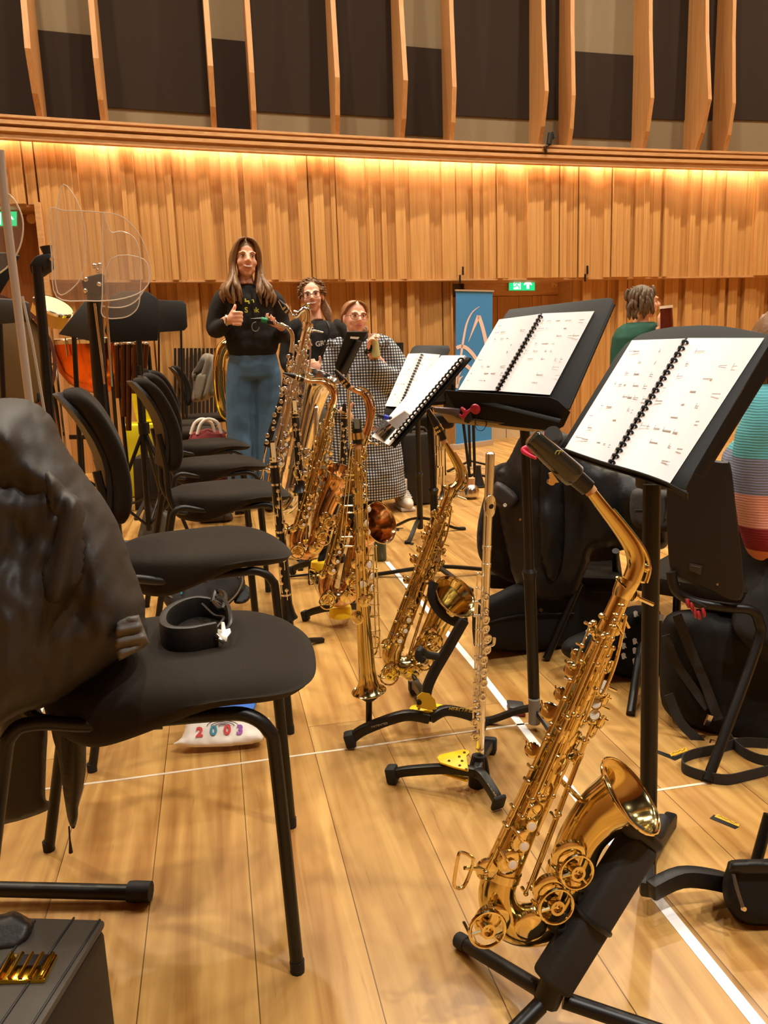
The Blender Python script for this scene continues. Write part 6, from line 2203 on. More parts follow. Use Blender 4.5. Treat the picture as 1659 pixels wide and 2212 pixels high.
# ---------------------------------------------------------- person in green with a bassoon
q = Pl((0, 5.7, 0))
t = thing('person', (q(1385, 1030).x, 5.7, 0), 'person with wavy hair and green top, seen in profile holding a dark red bassoon', 'person')
hc, k1, R1 = q(1394, 652), 1.0, face_rot(80, 0, 0)
zt = lambda x, y: V((q(x, y).x, 5.7, max(0.0, q(x, y).z)))
b = MB()
head_bits(b, hc, k1, R1, q(1385, 700))
b.rings(torso_rings(q, [(1384, 698, 18, .06), (1378, 716, 46, .10), (1376, 780, 46, .11), (1374, 850, 46, .12), (1374, 890, 50, .13)]))
for x in (1360, 1392):
    limb(b, [q(x, 880), q(x, 960), zt(x, 1030)], [.085, .06, .045])
limb(b, [q(1346, 728), q(1336, 800), q(1390, 830, .15)], [.05, .042, .03])
limb(b, [q(1408, 722, .05), q(1436, 770, .1), q(1424, 706, .12)], [.05, .042, .028])
hand(b, q(1425, 710, .12), q(1424, 690, .12), V((.8, -.2, .2)), V((.4, -.6, .6)), 1.0, curl=(.5, .6, .5))
hand(b, q(1392, 830, .15), q(1408, 830, .15), V((.3, .3, .5)), V((0, -.3, .8)), 1.0, curl=(.5, .6, .5))
b.build('body', SK1, t, remesh=.006, iters=3, ang=180)
face_parts(t, hc, k1, R1, 'closed', brow=(80, 54, 37))
GRN = mat('green_top', (20, 74, 58), .85, bump=.15, bscale=300)
b = MB()
b.rings(torso_rings(q, [(1384, 696, 26, .075), (1382, 706, 42, .11), (1376, 728, 52, .13), (1374, 790, 52, .135), (1372, 850, 54, .14), (1372, 890, 54, .14)]))
limb(b, [q(1362, 716), q(1344, 730), q(1334, 780), q(1340, 812, .04), q(1372, 828, .12)], [.07, .072, .062, .056, .045])
limb(b, [q(1398, 712, .03), q(1412, 724, .06), q(1434, 766, .1), q(1430, 742, .12), q(1427, 722, .12)], [.06, .062, .055, .05, .042])
b.build('top', GRN, t, remesh=.010, iters=4, ang=180, disp=wrinkle(.010, 8, 12))
b = MB()
b.rings(torso_rings(q, [(1373, 880, 50, .13), (1374, 910, 50, .12)]))
for x in (1358, 1392):
    limb(b, [q(x, 895), q(x, 960), zt(x, 1030)], [.09, .08, .07])
b.build('trousers', SW, t, remesh=.012, iters=3, ang=180)
for x in (1358, 1392):
    p = V((q(x, 1030).x, 5.7, 0)); b = MB(); b.ell(p + V((.05, 0, .035)), .13, .045, .035); b.build('shoe', SHO, t)
HG = mat('grey_brown_hair', (96, 80, 62), .6, bump=.6, bscale=45, var=.35, vscale=16)
b = MB()
Lh = lambda x, y, z: hc + R1 @ V((x * k1, y * k1, z * k1))
b.ell(Lh(0, -.035, .038), .088 * k1, .092 * k1, .088 * k1, R1, 20, 12)
for i in range(120):
    s = rh.choice((-1, 1))
    y0 = rh.uniform(-.12, .045)
    z0 = rh.uniform(-.06, .10)
    x0 = s * math.sqrt(max(0.0004, .092 ** 2 * (1 - ((y0 + .035) / .10) ** 2) * (1 - ((z0 - .03) / .12) ** 2)))
    w = rh.uniform(-.02, .02)
    b.tube([Lh(x0 * .9, y0, z0 + .02), Lh(x0 * 1.06, y0 + w * .5 - .006, z0 - .01), Lh(x0 * 1.02, y0 + w - .004, z0 - .045), Lh(x0 * .9, y0 + w * .3, z0 - .07)], [.006, .012, .011, .003], 6, sm=3)
b.build('hair', HG, t, ang=180)
# bassoon
t = thing('bassoon', q(1436, 860, .2), 'dark red bassoon with white ring, its top beside the face of the person in green', 'bassoon')
BSN = mat('bassoon_red', (84, 24, 14), .3, var=.2, vscale=12)
b = MB(); b.tube([q(1439, 664, .2), q(1441, 720, .2), q(1446, 900, .2)], [.042, .046, .05], 20); b.build('bell_joint', BSN, t)
b = MB(); b.tube([q(1438.6, 660, .2), q(1438.8, 666, .2)], [.047, .047], 20); b.build('bell_ring', PEARL, t, label='white bell ring')
b = MB(); b.tube([q(1446, 895, .2), q(1448, 930, .2)], [.055, .052], 16); b.build('boot_joint', BSN, t)
b = MB(); b.tube([q(1448, 925, .2), V((q(1448, 930, .2).x, q(1448, 930, .2).y, 0.0))], [.012, .008], 10); b.build('support_pin', CHR, t)
for i in range(6):
    b = MB(); cup_mesh(b, q(1436 + i, 740 + i * 24, .25), V((-.3, -1, 0)).normalized(), .016); b.build('key_cup', SILV, t)
# ================================================================== the seats, coats and bags at the right
NYL = mat('black_nylon', (15, 13, 11), .75, spec=.3, bump=.2, bscale=300, var=.15, vscale=8)
PARKA = mat('black_parka', (19, 17, 15), .5, spec=.35, bump=.15, bscale=80, var=.2, vscale=6)
NAVY = mat('navy_jacket', (20, 25, 34), .7, bump=.2, bscale=90, var=.2, vscale=7)

# --- chair with its plain back to the viewer, the striped jumper on it
t = thing('orchestra_chair', FL(1590, 1640), 'black plain-backed chair at the right edge, the striped jumper sitting on it', 'chair')
pk = Pl(FL(1530, 1690) + V((.06, .10, 0)), (-.62, -.78, .10))
b = MB()
poly = catmull([(1448, 1010), (1500, 992), (1560, 996), (1578, 1004), (1588, 1080), (1602, 1200), (1606, 1285), (1580, 1296), (1530, 1275), (1470, 1252), (1452, 1240), (1444, 1200), (1440, 1100)], 3, True)
rings = []
n_ = len(poly)
cxp, cyp = 1522, 1140
for sc, o in ((1.0, -.018), (1.0, .0), (.97, .006), (.5, .010), (.02, .010)):
    rings.append([pk(cxp + (x - cxp) * sc, cyp + (y - cyp) * sc, o) for x, y in poly])
b.rings(rings)
b.build('back_shell', mat('brown_black_plastic', (26, 21, 15), .45), t, ang=30)
b = MB(); b.prism([pk(x, y, .012) for x, y in ((1490, 1216), (1517, 1222), (1514, 1242), (1488, 1232))], pk.n * .002); b.build('name_plate', mat('plate_grey', (52, 45, 38), .4), t, bevel=.0006)
b = MB(); b.bar(pk(1494, 1222, .0146), pk(1512, 1226, .0146), .002, .0006, pk.n); b.build('plate_line', mat('plate_print', (92, 82, 70), .6), t)
for x in (1466, 1550):
    b = MB(); b.lathe(pk(x, 1262, .008), pk.n, [(0, .004), (.003, .003)], 10); b.build('rivet', CHR, t)
E_ = lambda x, y, o=0: pk(x, y, o)
b = MB(); b.tube([E_(1450, 1235, .02), E_(1460, 1275, .015), E_(1500, 1300, .0), E_(1570, 1312, -.02), E_(1622, 1318, -.04), E_(1640, 1345, -.05), E_(1634, 1400, -.04), FL(1528, 1686, .006)], .0125, 10, sm=5); b.build('leg', BLK, t)
S0 = E_(1530, 1300, -.05)
b = MB(); b.box(S0 + V((.25, .22, -.015)), .46, .46, .055, Matrix.Rotation(.65, 3, 'Z')); b.build('seat', FAB, t, bevel=.02)
for dx, dy in ((.30, .02), (.46, .26), (.20, .46)):
    b = MB(); b.cyl(S0 + V((dx, dy, -.04)), V((S0.x + dx * 1.08, S0.y + dy * 1.05, 0)), .0125, 10); b.build('leg', BLK, t)
# --- person in striped jumper
q = Pl((0, S0.y + .18, 0), (-.45, -.9, 0))
q = Pl(E_(1640, 1100, -.12), (-.5, -.87, 0))
t = thing('person', (S0.x + .3, S0.y + .25, 0), 'person in a chunky jumper striped teal, blue, pink and red, seated at the right edge', 'person')
m = bpy.data.materials.new('striped_knit')
m.use_nodes = True
nt = m.node_tree
geo = nt.nodes.new('ShaderNodeNewGeometry')
sx = nt.nodes.new('ShaderNodeSeparateXYZ')
nt.links.new(geo.outputs['Position'], sx.inputs[0])
nz = nt.nodes.new('ShaderNodeTexNoise'); nz.inputs['Scale'].default_value = 30
zz = [q(1630, y).z for y in (985, 1062, 1132, 1182)]
mr = nt.nodes.new('ShaderNodeMapRange')
mr.inputs['From Min'].default_value = zz[3] - .1
mr.inputs['From Max'].default_value = zz[0] + .2
nt.links.new(sx.outputs['Z'], mr.inputs['Value'])
cr = nt.nodes.new('ShaderNodeValToRGB')
cr.color_ramp.interpolation = 'CONSTANT'
f_ = lambda z: (z - (zz[3] - .1)) / (zz[0] + .2 - (zz[3] - .1))
cols = [(0, (206, 128, 92)), (f_(zz[3]), (134, 36, 42)), (f_(zz[2]), (222, 158, 140)), (f_(zz[1]), (128, 136, 164)), (f_(zz[0]), (96, 178, 190))]
cr.color_ramp.elements[0].color = lin(cols[0][1]) + (1,)
cr.color_ramp.elements[1].position = cols[1][0]
cr.color_ramp.elements[1].color = lin(cols[1][1]) + (1,)
for p_, c_ in cols[2:]:
    e_ = cr.color_ramp.elements.new(p_); e_.color = lin(c_) + (1,)
nt.links.new(mr.outputs[0], cr.inputs[0])
bs = nt.nodes['Principled BSDF']
nt.links.new(cr.outputs[0], bs.inputs['Base Color'])
bs.inputs['Roughness'].default_value = .95
wv = nt.nodes.new('ShaderNodeTexWave'); wv.inputs['Scale'].default_value = 48; wv.bands_direction = 'Z'; wv.inputs['Distortion'].default_value = 1.5
bp_ = nt.nodes.new('ShaderNodeBump'); bp_.inputs['Strength'].default_value = .25; bp_.inputs['Distance'].default_value = .004
nt.links.new(geo.outputs['Position'], wv.inputs['Vector'])
nt.links.new(wv.outputs['Fac'], bp_.inputs['Height'])
nt.links.new(bp_.outputs['Normal'], bs.inputs['Normal'])
sh = q(1668, 905)
el = q(1652, 1168)
dr = V((.87, -.5, 0))       # along the plane, to the right
aw = V((.5, .87, 0))        # away from the viewer
hc = q(1715, 770) + aw * .10
R5 = face_rot(150, 0, 0)
b = MB()
nb = hc + V((-.0, 0, -.16))
head_bits(b, hc, 1.0, R5, nb)
b.tube([nb, nb + V((.04, .02, -.14)), nb + V((.06, .04, -.42)), nb + V((.04, .03, -.55))], [.055, .095, .10, .11], 16, sm=3)
limb(b, [nb + V((.05, .03, -.12)), q(1668, 902, -.01), q(1643, 985), q(1646, 1090), q(1657, 1158), el + V((.18, .14, -.02))], [.04, .036, .036, .036, .034, .03])
limb(b, [nb + aw * .2 + V((0, 0, -.1)), nb + aw * .28 + V((0, 0, -.36)), nb + aw * .2 + V((.25, .1, -.36))], [.05, .042, .03])
hand(b, el + V((.18, .14, -.02)), el + V((.26, .2, -.02)), V((0, 0, -1)), V((-.3, .6, .2)), 1, curl=(.4, .4, .3))
hand(b, nb + aw * .2 + V((.25, .1, -.36)), nb + aw * .2 + V((.33, .14, -.36)), V((0, 0, -1)), V((-.3, -.6, .2)), 1, curl=(.4, .4, .3))
hip = nb + V((.02, .02, -.55))
for o in (-.1, .1):
    hp = hip + aw * o
    kn = hp + V((.42, .30, .02)) * .9
    limb(b, [hp, kn, V((kn.x + .02, kn.y, .06))], [.085, .06, .045])
    b.ell(V((kn.x + .07, kn.y + .03, .035)), .11, .045, .035, Matrix.Rotation(.6, 3, 'Z'))
b.build('body', SK2, t, remesh=.009, iters=3, ang=180)
b = MB()
b.tube([nb + V((.03, .0, -.02)), nb + V((.04, .02, -.10)), nb + V((.06, .04, -.22)), nb + V((.06, .04, -.30))], [.085, .155, .155, .155], 20, sm=4)
limb(b, [nb + V((.04, .02, -.12)), sh + V((.04, .03, .03)), q(1662, 900), q(1640, 985), q(1644, 1090), q(1656, 1160), q(1672, 1178)], [.08, .07, .062, .066, .064, .060, .052])
limb(b, [nb + aw * .16 + V((0, 0, -.1)), nb + aw * .28 + V((0, 0, -.34)), nb + aw * .2 + V((.2, .1, -.36))], [.07, .06, .05])
b.build('jumper', m, t, remesh=.009, iters=4, ang=180, disp=wrinkle(.010, 9, 20))
b = MB()
b.tube([nb + V((.06, .04, -.27)), nb + V((.06, .04, -.42)), nb + V((.04, .03, -.60))], [.148, .155, .16], 20, sm=3)
for o in (-.1, .1):
    hp = hip + aw * o
    kn = hp + V((.42, .30, .02)) * .9
    limb(b, [hp + V((.04, .02, .10)), hp + V((.0, .0, .02)), kn, V((kn.x + .02, kn.y, .10))], [.10, .11, .075, .062])
b.build('trousers', SW, t, remesh=.014, iters=3, ang=180)
b = MB(); b.ell(hc + R5 @ V((0, -.036, .022)), .094, .094, .108, R5, 20, 14)
for i in range(40):
    a = rh.uniform(-.35, PI + .35)
    b.tube([hc + R5 @ V((.06 * math.cos(a), -.03 - .05 * math.sin(a), .10)), hc + R5 @ V((.092 * math.cos(a), -.03 - .095 * math.sin(a), .02)), hc + R5 @ V((.090 * math.cos(a), -.03 - .09 * math.sin(a), -.09))], [.006, .013, .006], 6, sm=3)
b.build('hair', HB, t, ang=180)

# --- chair behind the middle stand with parka
t = thing('orchestra_chair', FL(1200, 1400), 'black rounded-back chair behind the middle music stand, a black parka hung on it', 'chair')
pk2 = Pl(FL(1180, 1430) + V((.0, .05, 0)), (-.45, -.9, .12))
b = MB(); b.puff([(1085, 1000), (1058, 1040), (1036, 1110), (1030, 1170), (1040, 1212), (1076, 1244), (1120, 1262), (1200, 1270), (1260, 1240), (1280, 1120), (1240, 1000)], pk2, .02, .03, step=12, edge=40, off=-.05)
b.build('backrest', FAB, t, ang=180)
b = MB(); b.box(pk2(1200, 1225, -.30) + V((.0, .0, .0)), .46, .44, .06, Matrix.Rotation(-.45, 3, 'Z')); b.build('seat', FAB, t, bevel=.02)
for p0, p1 in (((1252, 1260), FL(1180, 1424, .006)), ((1400, 1290), FL(1362, 1543, .006)), ((1330, 1190), FL(1330, 1345, .006))):
    b = MB(); b.cyl(pk2(*p0, -.1 if p0[0] > 1300 else -.02), p1, .0125, 10); b.build('leg', BLK, t)
# parka
t = thing('parka', FL(1190, 1390), 'black parka with snap cuffs hanging over the chair behind the middle music stand', 'coat')
fo = lambda x, y: .018 * math.sin(x * .05 + 1.5 * noise.noise(V((x * .01, y * .01, 2)))) + .012 * noise.noise(V((x * .03, y * .02, 7)))
b = MB()
b.puff([(1128, 930), (1175, 925), (1235, 940), (1300, 1000), (1400, 1040), (1452, 1075), (1450, 1140), (1440, 1185), (1380, 1196), (1330, 1184), (1286, 1190), (1275, 1215), (1262, 1250), (1240, 1290), (1180, 1300), (1120, 1280), (1090, 1180), (1075, 1100), (1068, 1030), (1096, 990)], pk2, .06, .04, step=13, edge=60, fold=fo)
b.build('coat_body', PARKA, t, ang=180, subd=1)
b = MB(); b.puff([(1075, 1040), (1110, 1062), (1120, 1080), (1100, 1100), (1066, 1088), (1064, 1060)], pk2, .03, .01, off=.05, step=5, edge=12); cu = b.build('cuff', mat('brown_black_cuff', (44, 37, 33), .6), t, ang=180)
b = MB(); b.lathe(pk2(1091, 1091, .085), pk2.n, [(0, .006), (.003, .006), (.003, .003), (.001, .002)], 14); b.build('snap', PEARL, cu)
for x, y in ((1146, 1116), (1124, 1122)):
    b = MB(); b.lathe(pk2(x, y, .08), pk2.n, [(0, .005), (.004, .004)], 12); b.build('snap', CHR, t)
b = MB(); b.puff([(1185, 950), (1210, 1000), (1220, 1100), (1215, 1220), (1190, 1260), (1165, 1200), (1160, 1080), (1166, 990)], pk2, .03, .0, off=.05, step=8, edge=18, fold=fo); b.build('sleeve', PARKA, t, ang=180)
# --- seated person with auburn hair
pq6 = Pl(FL(1300, 1400) + V((.1, .28, 0)), (-.45, -.9, 0))
t = thing('person', FL(1330, 1370), 'person with auburn hair in a navy jacket and black jeans, seated behind the nearest desk', 'person')
hc = pq6(1338, 900)
R6 = face_rot(165, 0, 0)
b = MB()
nb = pq6(1305, 950)
head_bits(b, hc, .95, R6, nb)
b.tube([nb, pq6(1300, 985), pq6(1290, 1080), pq6(1310, 1150)], [.07, .14, .13, .14], 16, sm=3)
for o, tip in ((-.12, (1240, 1080)), (.1, (1370, 1060))):
    limb(b, [pq6(1300 + o * 400, 985), pq6(*tip, .02), pq6(tip[0] + 60, tip[1] + 15, -.2)], [.05, .042, .03])
    hand(b, pq6(tip[0] + 60, tip[1] + 15, -.2), pq6(tip[0] + 80, tip[1] + 15, -.26), V((0, 0, -1)), V((.2, .5, .5)), 1, curl=(.4, .4, .3))
for o in (-.02, .14):
    a_ = pq6(1330, 1140, -o)
    kn = a_ + V((.40, .06 + o, .0))
    limb(b, [a_, kn, V((kn.x + .03, kn.y, .06))], [.085, .06, .045])
    b.ell(V((kn.x + .08, kn.y, .035)), .12, .045, .035)
b.build('body', SK1, t, remesh=.009, iters=3, ang=180)
b = MB()
b.tube([nb + V((0, 0, -.01)), pq6(1300, 975), pq6(1292, 1040), pq6(1296, 1130)], [.085, .165, .165, .165], 20, sm=4)
for o, tip in ((-.12, (1240, 1080)), (.1, (1370, 1060))):
    limb(b, [pq6(1300 + o * 350, 980), pq6(*tip, .02), pq6(tip[0] + 55, tip[1] + 15, -.18)], [.075, .062, .05])
b.build('jacket', NAVY, t, remesh=.012, iters=4, ang=180, disp=wrinkle(.010, 8, 31))
BJ = mat('black_denim', (46, 43, 40), .85, bump=.3, bscale=400, var=.15, vscale=20)
b = MB()
for o in (-.02, .14):
    a_ = pq6(1320, 1135, -o)
    kn = a_ + V((.42, .06 + o, .0))
    limb(b, [a_, kn, V((kn.x + .03, kn.y, .09))], [.10, .08, .07])
jn = b.build('jeans', BJ, t, remesh=.012, iters=4, ang=180)
HA = mat('auburn_hair', (124, 62, 34), .5, bump=.5, bscale=50, var=.3, vscale=16)
b = MB(); b.ell(hc + V((0, -.02, .03)), .092, .098, .1)
for i in range(46):
    a = rh.uniform(PI * .75, PI * 2.2)
    x, y = .09 * math.cos(a), .09 * math.sin(a)
    b.tube([hc + V((x * .5, y * .5, .11)), hc + V((x, y, .05)), hc + V((x * 1.15, y * 1.15, -.03)), hc + V((x * 1.25 + rh.uniform(-.02, .02), y * 1.25, -.14 - rh.uniform(0, .05)))], [.006, .012, .013, .004], 6, sm=3)
b.build('hair', HA, t, ang=180)
# jeans pocket piece hanging below the desk
t = thing('jacket', pk2(1420, 1150), 'black denim garment with zipped pocket hanging below the nearest desk', 'coat')
b = MB(); b.puff([(1366, 1060), (1410, 1058), (1450, 1064), (1453, 1100), (1452, 1142), (1420, 1150), (1380, 1142), (1362, 1120)], pk2, .03, .03, off=.08, step=6, edge=16); b.build('garment_body', mat('grey_black_denim', (58, 54, 50), .85, bump=.3, bscale=500), t, ang=180)
b = MB(); b.tube([pk2(1440, 1068, .115), pk2(1443, 1090, .115), pk2(1438, 1120, .115)], .003, 6, sm=3); b.build('zip', mat('zip_grey', (96, 88, 78), .4, .6), t)
b = MB(); b.tube([pk2(1372, 1102, .112), pk2(1420, 1104, .113)], .0018, 6); b.build('seam', BLKP, t)

# --- soft black case under that chair
t = thing('instrument_case', FL(1140, 1405), 'large soft black instrument case on the floor behind the flute', 'case')
y0 = FL(1140, 1408).y
pc1 = PYat(1140, y0, 0, .15)
b = MB(); b.puff([(1020, 1330), (1024, 1302), (1070, 1282), (1112, 1262), (1180, 1246), (1270, 1246), (1345, 1246), (1352, 1330), (1340, 1396), (1240, 1402), (1140, 1409), (1036, 1400), (1022, 1380)], pc1, .05, .16, step=10, edge=30, sm=3); b.build('case_body', NYL, t, ang=180)
b = MB(); b.tube([pc1(1030, 1352, .045), pc1(1120, 1330, .056), pc1(1240, 1326, .056)], .004, 6, sm=3); b.build('zip', BLK, t)
b = MB(); b.lathe(pc1(1168, 1318, .052), pc1.n, [(0, .007), (.004, .006), (.004, .003)], 12); b.build('eyelet', mat('dull_brass', (120, 90, 50), .4, .8), t)
# --- black pouch with little white printed shapes
t = thing('drawstring_bag', FL(1330, 1460), 'black soft bag printed with small white animal-like blobs, behind the foreground saxophone', 'bag')
pb2 = PYat(1330, FL(1330, 1465).y, .35)
b = MB(); b.puff([(1212, 1402), (1228, 1378), (1280, 1356), (1330, 1325), (1370, 1308), (1426, 1320), (1430, 1400), (1424, 1462), (1360, 1468), (1290, 1440), (1230, 1422)], pb2, .05, .06, step=8, edge=28, sm=3); b.build('bag_body', NYL, t, ang=180)
WP = mat('white_bag_print', (226, 220, 212), .8)
for x, y in ((1347, 1395), (1371, 1385), (1371, 1405), (1347, 1417), (1371, 1428), (1347, 1373), (1373, 1326), (1392, 1345), (1270, 1366), (1395, 1398), (1395, 1420)):
    b = MB(); b.prism([pb2(x + dx, y + dy, .056) for dx, dy in ((-5, -4), (-1, -7), (4, -5), (4, 0), (7, 5), (3, 4), (1, 7), (-3, 7), (-4, 2))], pb2.n * .001); b.build('white_print', WP, t)
b = MB(); b.prism([pb2(1417, 1326, .06), pb2(1434, 1328, .06), pb2(1433, 1341, .06), pb2(1417, 1340, .06)], pb2.n * .001); b.build('white_tag', PAPER, t, label='white tag')
# --- big gig bag with straps
t = thing('gig_bag', FL(1560, 1600), 'big black gig bag with webbing straps on the floor at the right edge', 'bag')
pg1 = PYat(1550, FL(1560, 1610).y, .05, .25)
pg1 = Pl(FL(1540, 1600) + V((.02, .10, 0)), (-.35, -.93, .12))
b = MB(); b.puff([(1428, 1380), (1440, 1330), (1490, 1316), (1560, 1320), (1640, 1330), (1760, 1330), (1770, 1640), (1659, 1640), (1590, 1622), (1500, 1582), (1446, 1545), (1426, 1500)], pg1, .09, .14, step=13, edge=60, sm=3, fold=lambda x, y: .01 * noise.noise(V((x * .02, y * .02, 3)))); b.build('bag_body', NYL, t, ang=180)
WEB = mat('black_webbing', (40, 37, 34), .8, bump=.3, bscale=500)
for pts, w in (([(1462, 1328), (1490, 1400), (1520, 1470), (1552, 1555)], .024), ([(1438, 1372), (1460, 1430), (1500, 1490), (1530, 1530)], .022), ([(1444, 1500), (1470, 1560), (1510, 1600), (1538, 1628)], .024)):
    P = [pg1(x, y, .10 if w > .022 else .095) for x, y in pts]
    b = MB(); b.barpath(P, w, .003, pg1.n, sm=4); b.build('strap', WEB, t)
for x, y in ((1530, 1556), (1536, 1610)):
    b = MB(); b.box(pg1(x, y, .11), .014, .006, .03, Matrix.Rotation(.4, 3, 'Y')); b.build('buckle', CHR, t)
for pts in ([(1659, 1606), (1600, 1604), (1550, 1618), (1500, 1628), (1476, 1640), (1478, 1660), (1520, 1676), (1570, 1684), (1620, 1674), (1659, 1664)], [(1560, 1560), (1590, 1612), (1640, 1640), (1700, 1645)]):
    b = MB(); b.barpath([FL(x, y, .014) for x, y in pts], .003, .026, (0, 0, 1), sm=5); b.build('strap', WEB, t)
# red clips hanging there
t = thing('clip_light', pk(1505, 1300, .04), 'red plastic clip hanging below the plain chair back', 'clip')
for i, (x, y) in enumerate(((1484, 1304), (1493, 1312), (1500, 1326), (1508, 1330), (1518, 1324))):
    b = MB(); b.tube([pk(x, y - 10, .05), pk(x + 2, y, .055), pk(x + 4, y + 8, .05)], [.004, .0055, .003], 8, sm=2); b.build('red_prong', mat('dark_red_clip', (150, 26, 30), .35), t)
b = MB(); b.tube([pk(1480, 1296, .045), pk(1500, 1300, .05), pk(1524, 1312, .045)], .004, 8, sm=2); b.build('clip_bar', BLKP, t)

# --- pink clip light at the left of the nearest desk
t = thing('clip_light', pr(1200, 955, .0), 'pink-trimmed black clip light gripping the left edge of the nearest desk', 'lamp')
b = MB(); b.lathe(pr(1199, 948, .005), (-.5, -.6, .5), [(0, .014), (.012, .016), (.022, .015)], 18); b.build('lamp_head', BLKP, t)
b = MB(); b.lathe(pr(1193, 943, .005), (-.4, -.5, .75), [(-.004, .012), (.002, .0165), (.006, .016), (.008, .012)], 18); b.build('rim', PINK, t)
b = MB(); b.tube([pr(1180, 990, -.04), pr(1160, 978, -.03), pr(1142, 968, -.03), pr(1130, 972, -.03), pr(1138, 980, -.03), pr(1158, 990, -.03)], [.003, .005, .006, .005, .004, .003], 10, sm=4); b.build('lever', PINK, t)
b = MB(); b.tube([pr(1194, 952, .0), pr(1185, 975, -.03), pr(1178, 992, -.04)], .005, 8, sm=3); b.build('arm', BLKP, t)

# --- small things on the floor
t = thing('earphone_case', FL(1114, 1545), 'small dark case with red lower half on the floor by the white tape', 'case')
pe_ = PYat(1114, FL(1114, 1548).y)
rect = [(FL(x, y)) for x, y in ((1100, 1547), (1136, 1550), (1130, 1532), (1094, 1528))]
b = MB(); b.rings([[p + V((0, 0, z)) for p in rect] for z in (0, .012)]); b.build('case_base', mat('dark_red_case', (124, 34, 28), .4), t, bevel=.004)
b = MB(); b.rings([[p + V((0, 0, z)) for p in rect] for z in (.0125, .026)]); b.build('case_lid', mat('dark_grey_case', (52, 46, 44), .45), t, bevel=.005)
YLAB = mat('orange_label', (236, 172, 34), .6)


def floor_label(pts_b, pts_y, name, lab):
    t = thing('floor_label', FL(*pts_b[0]), lab, 'label')
    b = MB(); b.prism([FL(x, y, .0004) for x, y in pts_b], V((0, 0, .0006))); b.build('black_tape', BLKP, t)
    b = MB(); b.prism([FL(x, y, .0010) for x, y in pts_y], V((0, 0, .0005))); b.build('orange_strip', YLAB, t)
    a, c = FL(*pts_y[0]), FL(*pts_y[1])
    d = FL(*pts_y[3])
    e = FL(*pts_y[2])
    rs = random.Random(len(name))
    b = MB()
    pts = []
    for k in range(15):
        u, v = .1 + .8 * k / 14, .5 + rs.uniform(-.3, .3)
        pts.append(lerp(lerp(a, c, u), lerp(d, e, u), v) + V((0, 0, .0017)))
    b.tube(pts, .0007, 5)
    b.build('scribble', INK, t)


floor_label([(1533, 1768), (1588, 1791), (1597, 1786), (1542, 1760)], [(1543, 1764), (1596, 1786), (1597, 1781), (1550, 1759)], 'first label', 'straight black and orange label stuck on the floor at the right')
floor_label([(1411, 1624), (1458, 1643), (1490, 1629), (1486, 1623), (1457, 1634), (1413, 1618)], [(1450, 1634), (1486, 1622), (1482, 1614), (1446, 1628)], 'other label', 'bent black and orange label stuck on the floor by the strap loop')
# short black tape marks far back
for i, pts in enumerate(([(853, 1141), (872, 1140), (872, 1141.5), (853, 1142.5)], [(883, 1172), (895, 1173), (892, 1178), (886, 1177)], [(856, 1143), (862, 1143), (862, 1147), (856, 1147)])):
    b = MB(); b.prism([FL(x, y, .0004) for x, y in pts], V((0, 0, .0008))); b.build('floor_mark', BLKP, label=('thin black tape mark on the floor right of the copper bell', 'small black tape square on the floor left of the far stand pole', 'tiny black tape square under the thin mark on the floor')[i], cat='tape')

# --- zipped pouch at the lower right with a stand leg behind
t = thing('pouch', FL(1620, 1990), 'black zipped pouch on the floor at the lower right edge', 'bag')
pz = Pl(FL(1600, 1985), (-.15, -1, .25))
b = MB(); b.puff([(1570, 1872), (1580, 1858), (1640, 1856), (1760, 1862), (1770, 2000), (1680, 2006), (1614, 2000), (1586, 1980), (1566, 1950), (1560, 1910)], pz, .05, .06, step=9, edge=30, sm=3); b.build('pouch_body', NYL, t, ang=180)
b = MB(); b.puff([(1576, 1872), (1584, 1860), (1650, 1858), (1760, 1864), (1760, 1892), (1660, 1890), (1584, 1888)], pz, .018, .0, off=.045, step=6, edge=10, sm=3); b.build('flap', PARKA, t, ang=180)
b = MB(); b.tube([pz(1584, 1888, .06), pz(1592, 1920, .066), pz(1606, 1964, .062)], .003, 6, sm=3); b.build('zip', mat('zip_grey', (96, 88, 78), .4, .6), t)
b = MB(); b.lathe(pz(1606, 1962, .064), pz.n, [(0, .005), (.004, .004), (.004, .002)], 10); b.build('zip_pull', CHR, t)
t = thing('stand_leg', FL(1632, 1860), 'slanting black leg of a stand just behind the zipped pouch', 'stand')
b = MB(); b.cyl(FL(1632, 1868, .01), PYat(1650, FL(1632, 1868).y)(1662, 1760), .011, 10); b.build('tube', BLK, t)

# --- behind the second alto: trumpet, case, mutes, bottles
yt = FL(950, 1078).y
pt = PYat(950, yt)
t = thing('trumpet', pt(943, 1045), 'silver trumpet standing upright behind the second alto saxophone', 'trumpet')
for i, (x, y0, y1, r) in enumerate(((943, 940, 1046, .010), (950, 946, 1030, .008), (957, 955, 1048, .010), (947, 965, 1010, .013))):
    b = MB(); b.tube([pt(x, y0, i * .01), pt(x + 1, y1, i * .01)], r, 12); b.build('tubing', SILV, t)
for i in range(3):
    b = MB(); b.cyl(pt(944 + i * 5, 972, .04), pt(945 + i * 5, 1006, .04), .011, 12); vv = b.build('valve', SILV, t)
    b = MB(); b.cyl(pt(944 + i * 5, 964, .04), pt(944 + i * 5, 972, .04), .006, 10); b.build('valve_button', CHR, vv)
b = MB(); b.tube([pt(957, 1030), pt(958, 1058), pt(958, 1070), pt(958, 1076)], [.012, .018, .032, .055], 20); b.build('bell', SILV, t)
b = MB(); b.tube([pt(936, 985, .03), pt(940, 980, .05), pt(944, 985, .03)], .004, 8, sm=3); b.build('finger_hook', SILV, t)
t = thing('instrument_case', FL(905, 1090), 'tall upright black case behind the farther music stand', 'case')
pcs = PYat(905, FL(905, 1092).y)
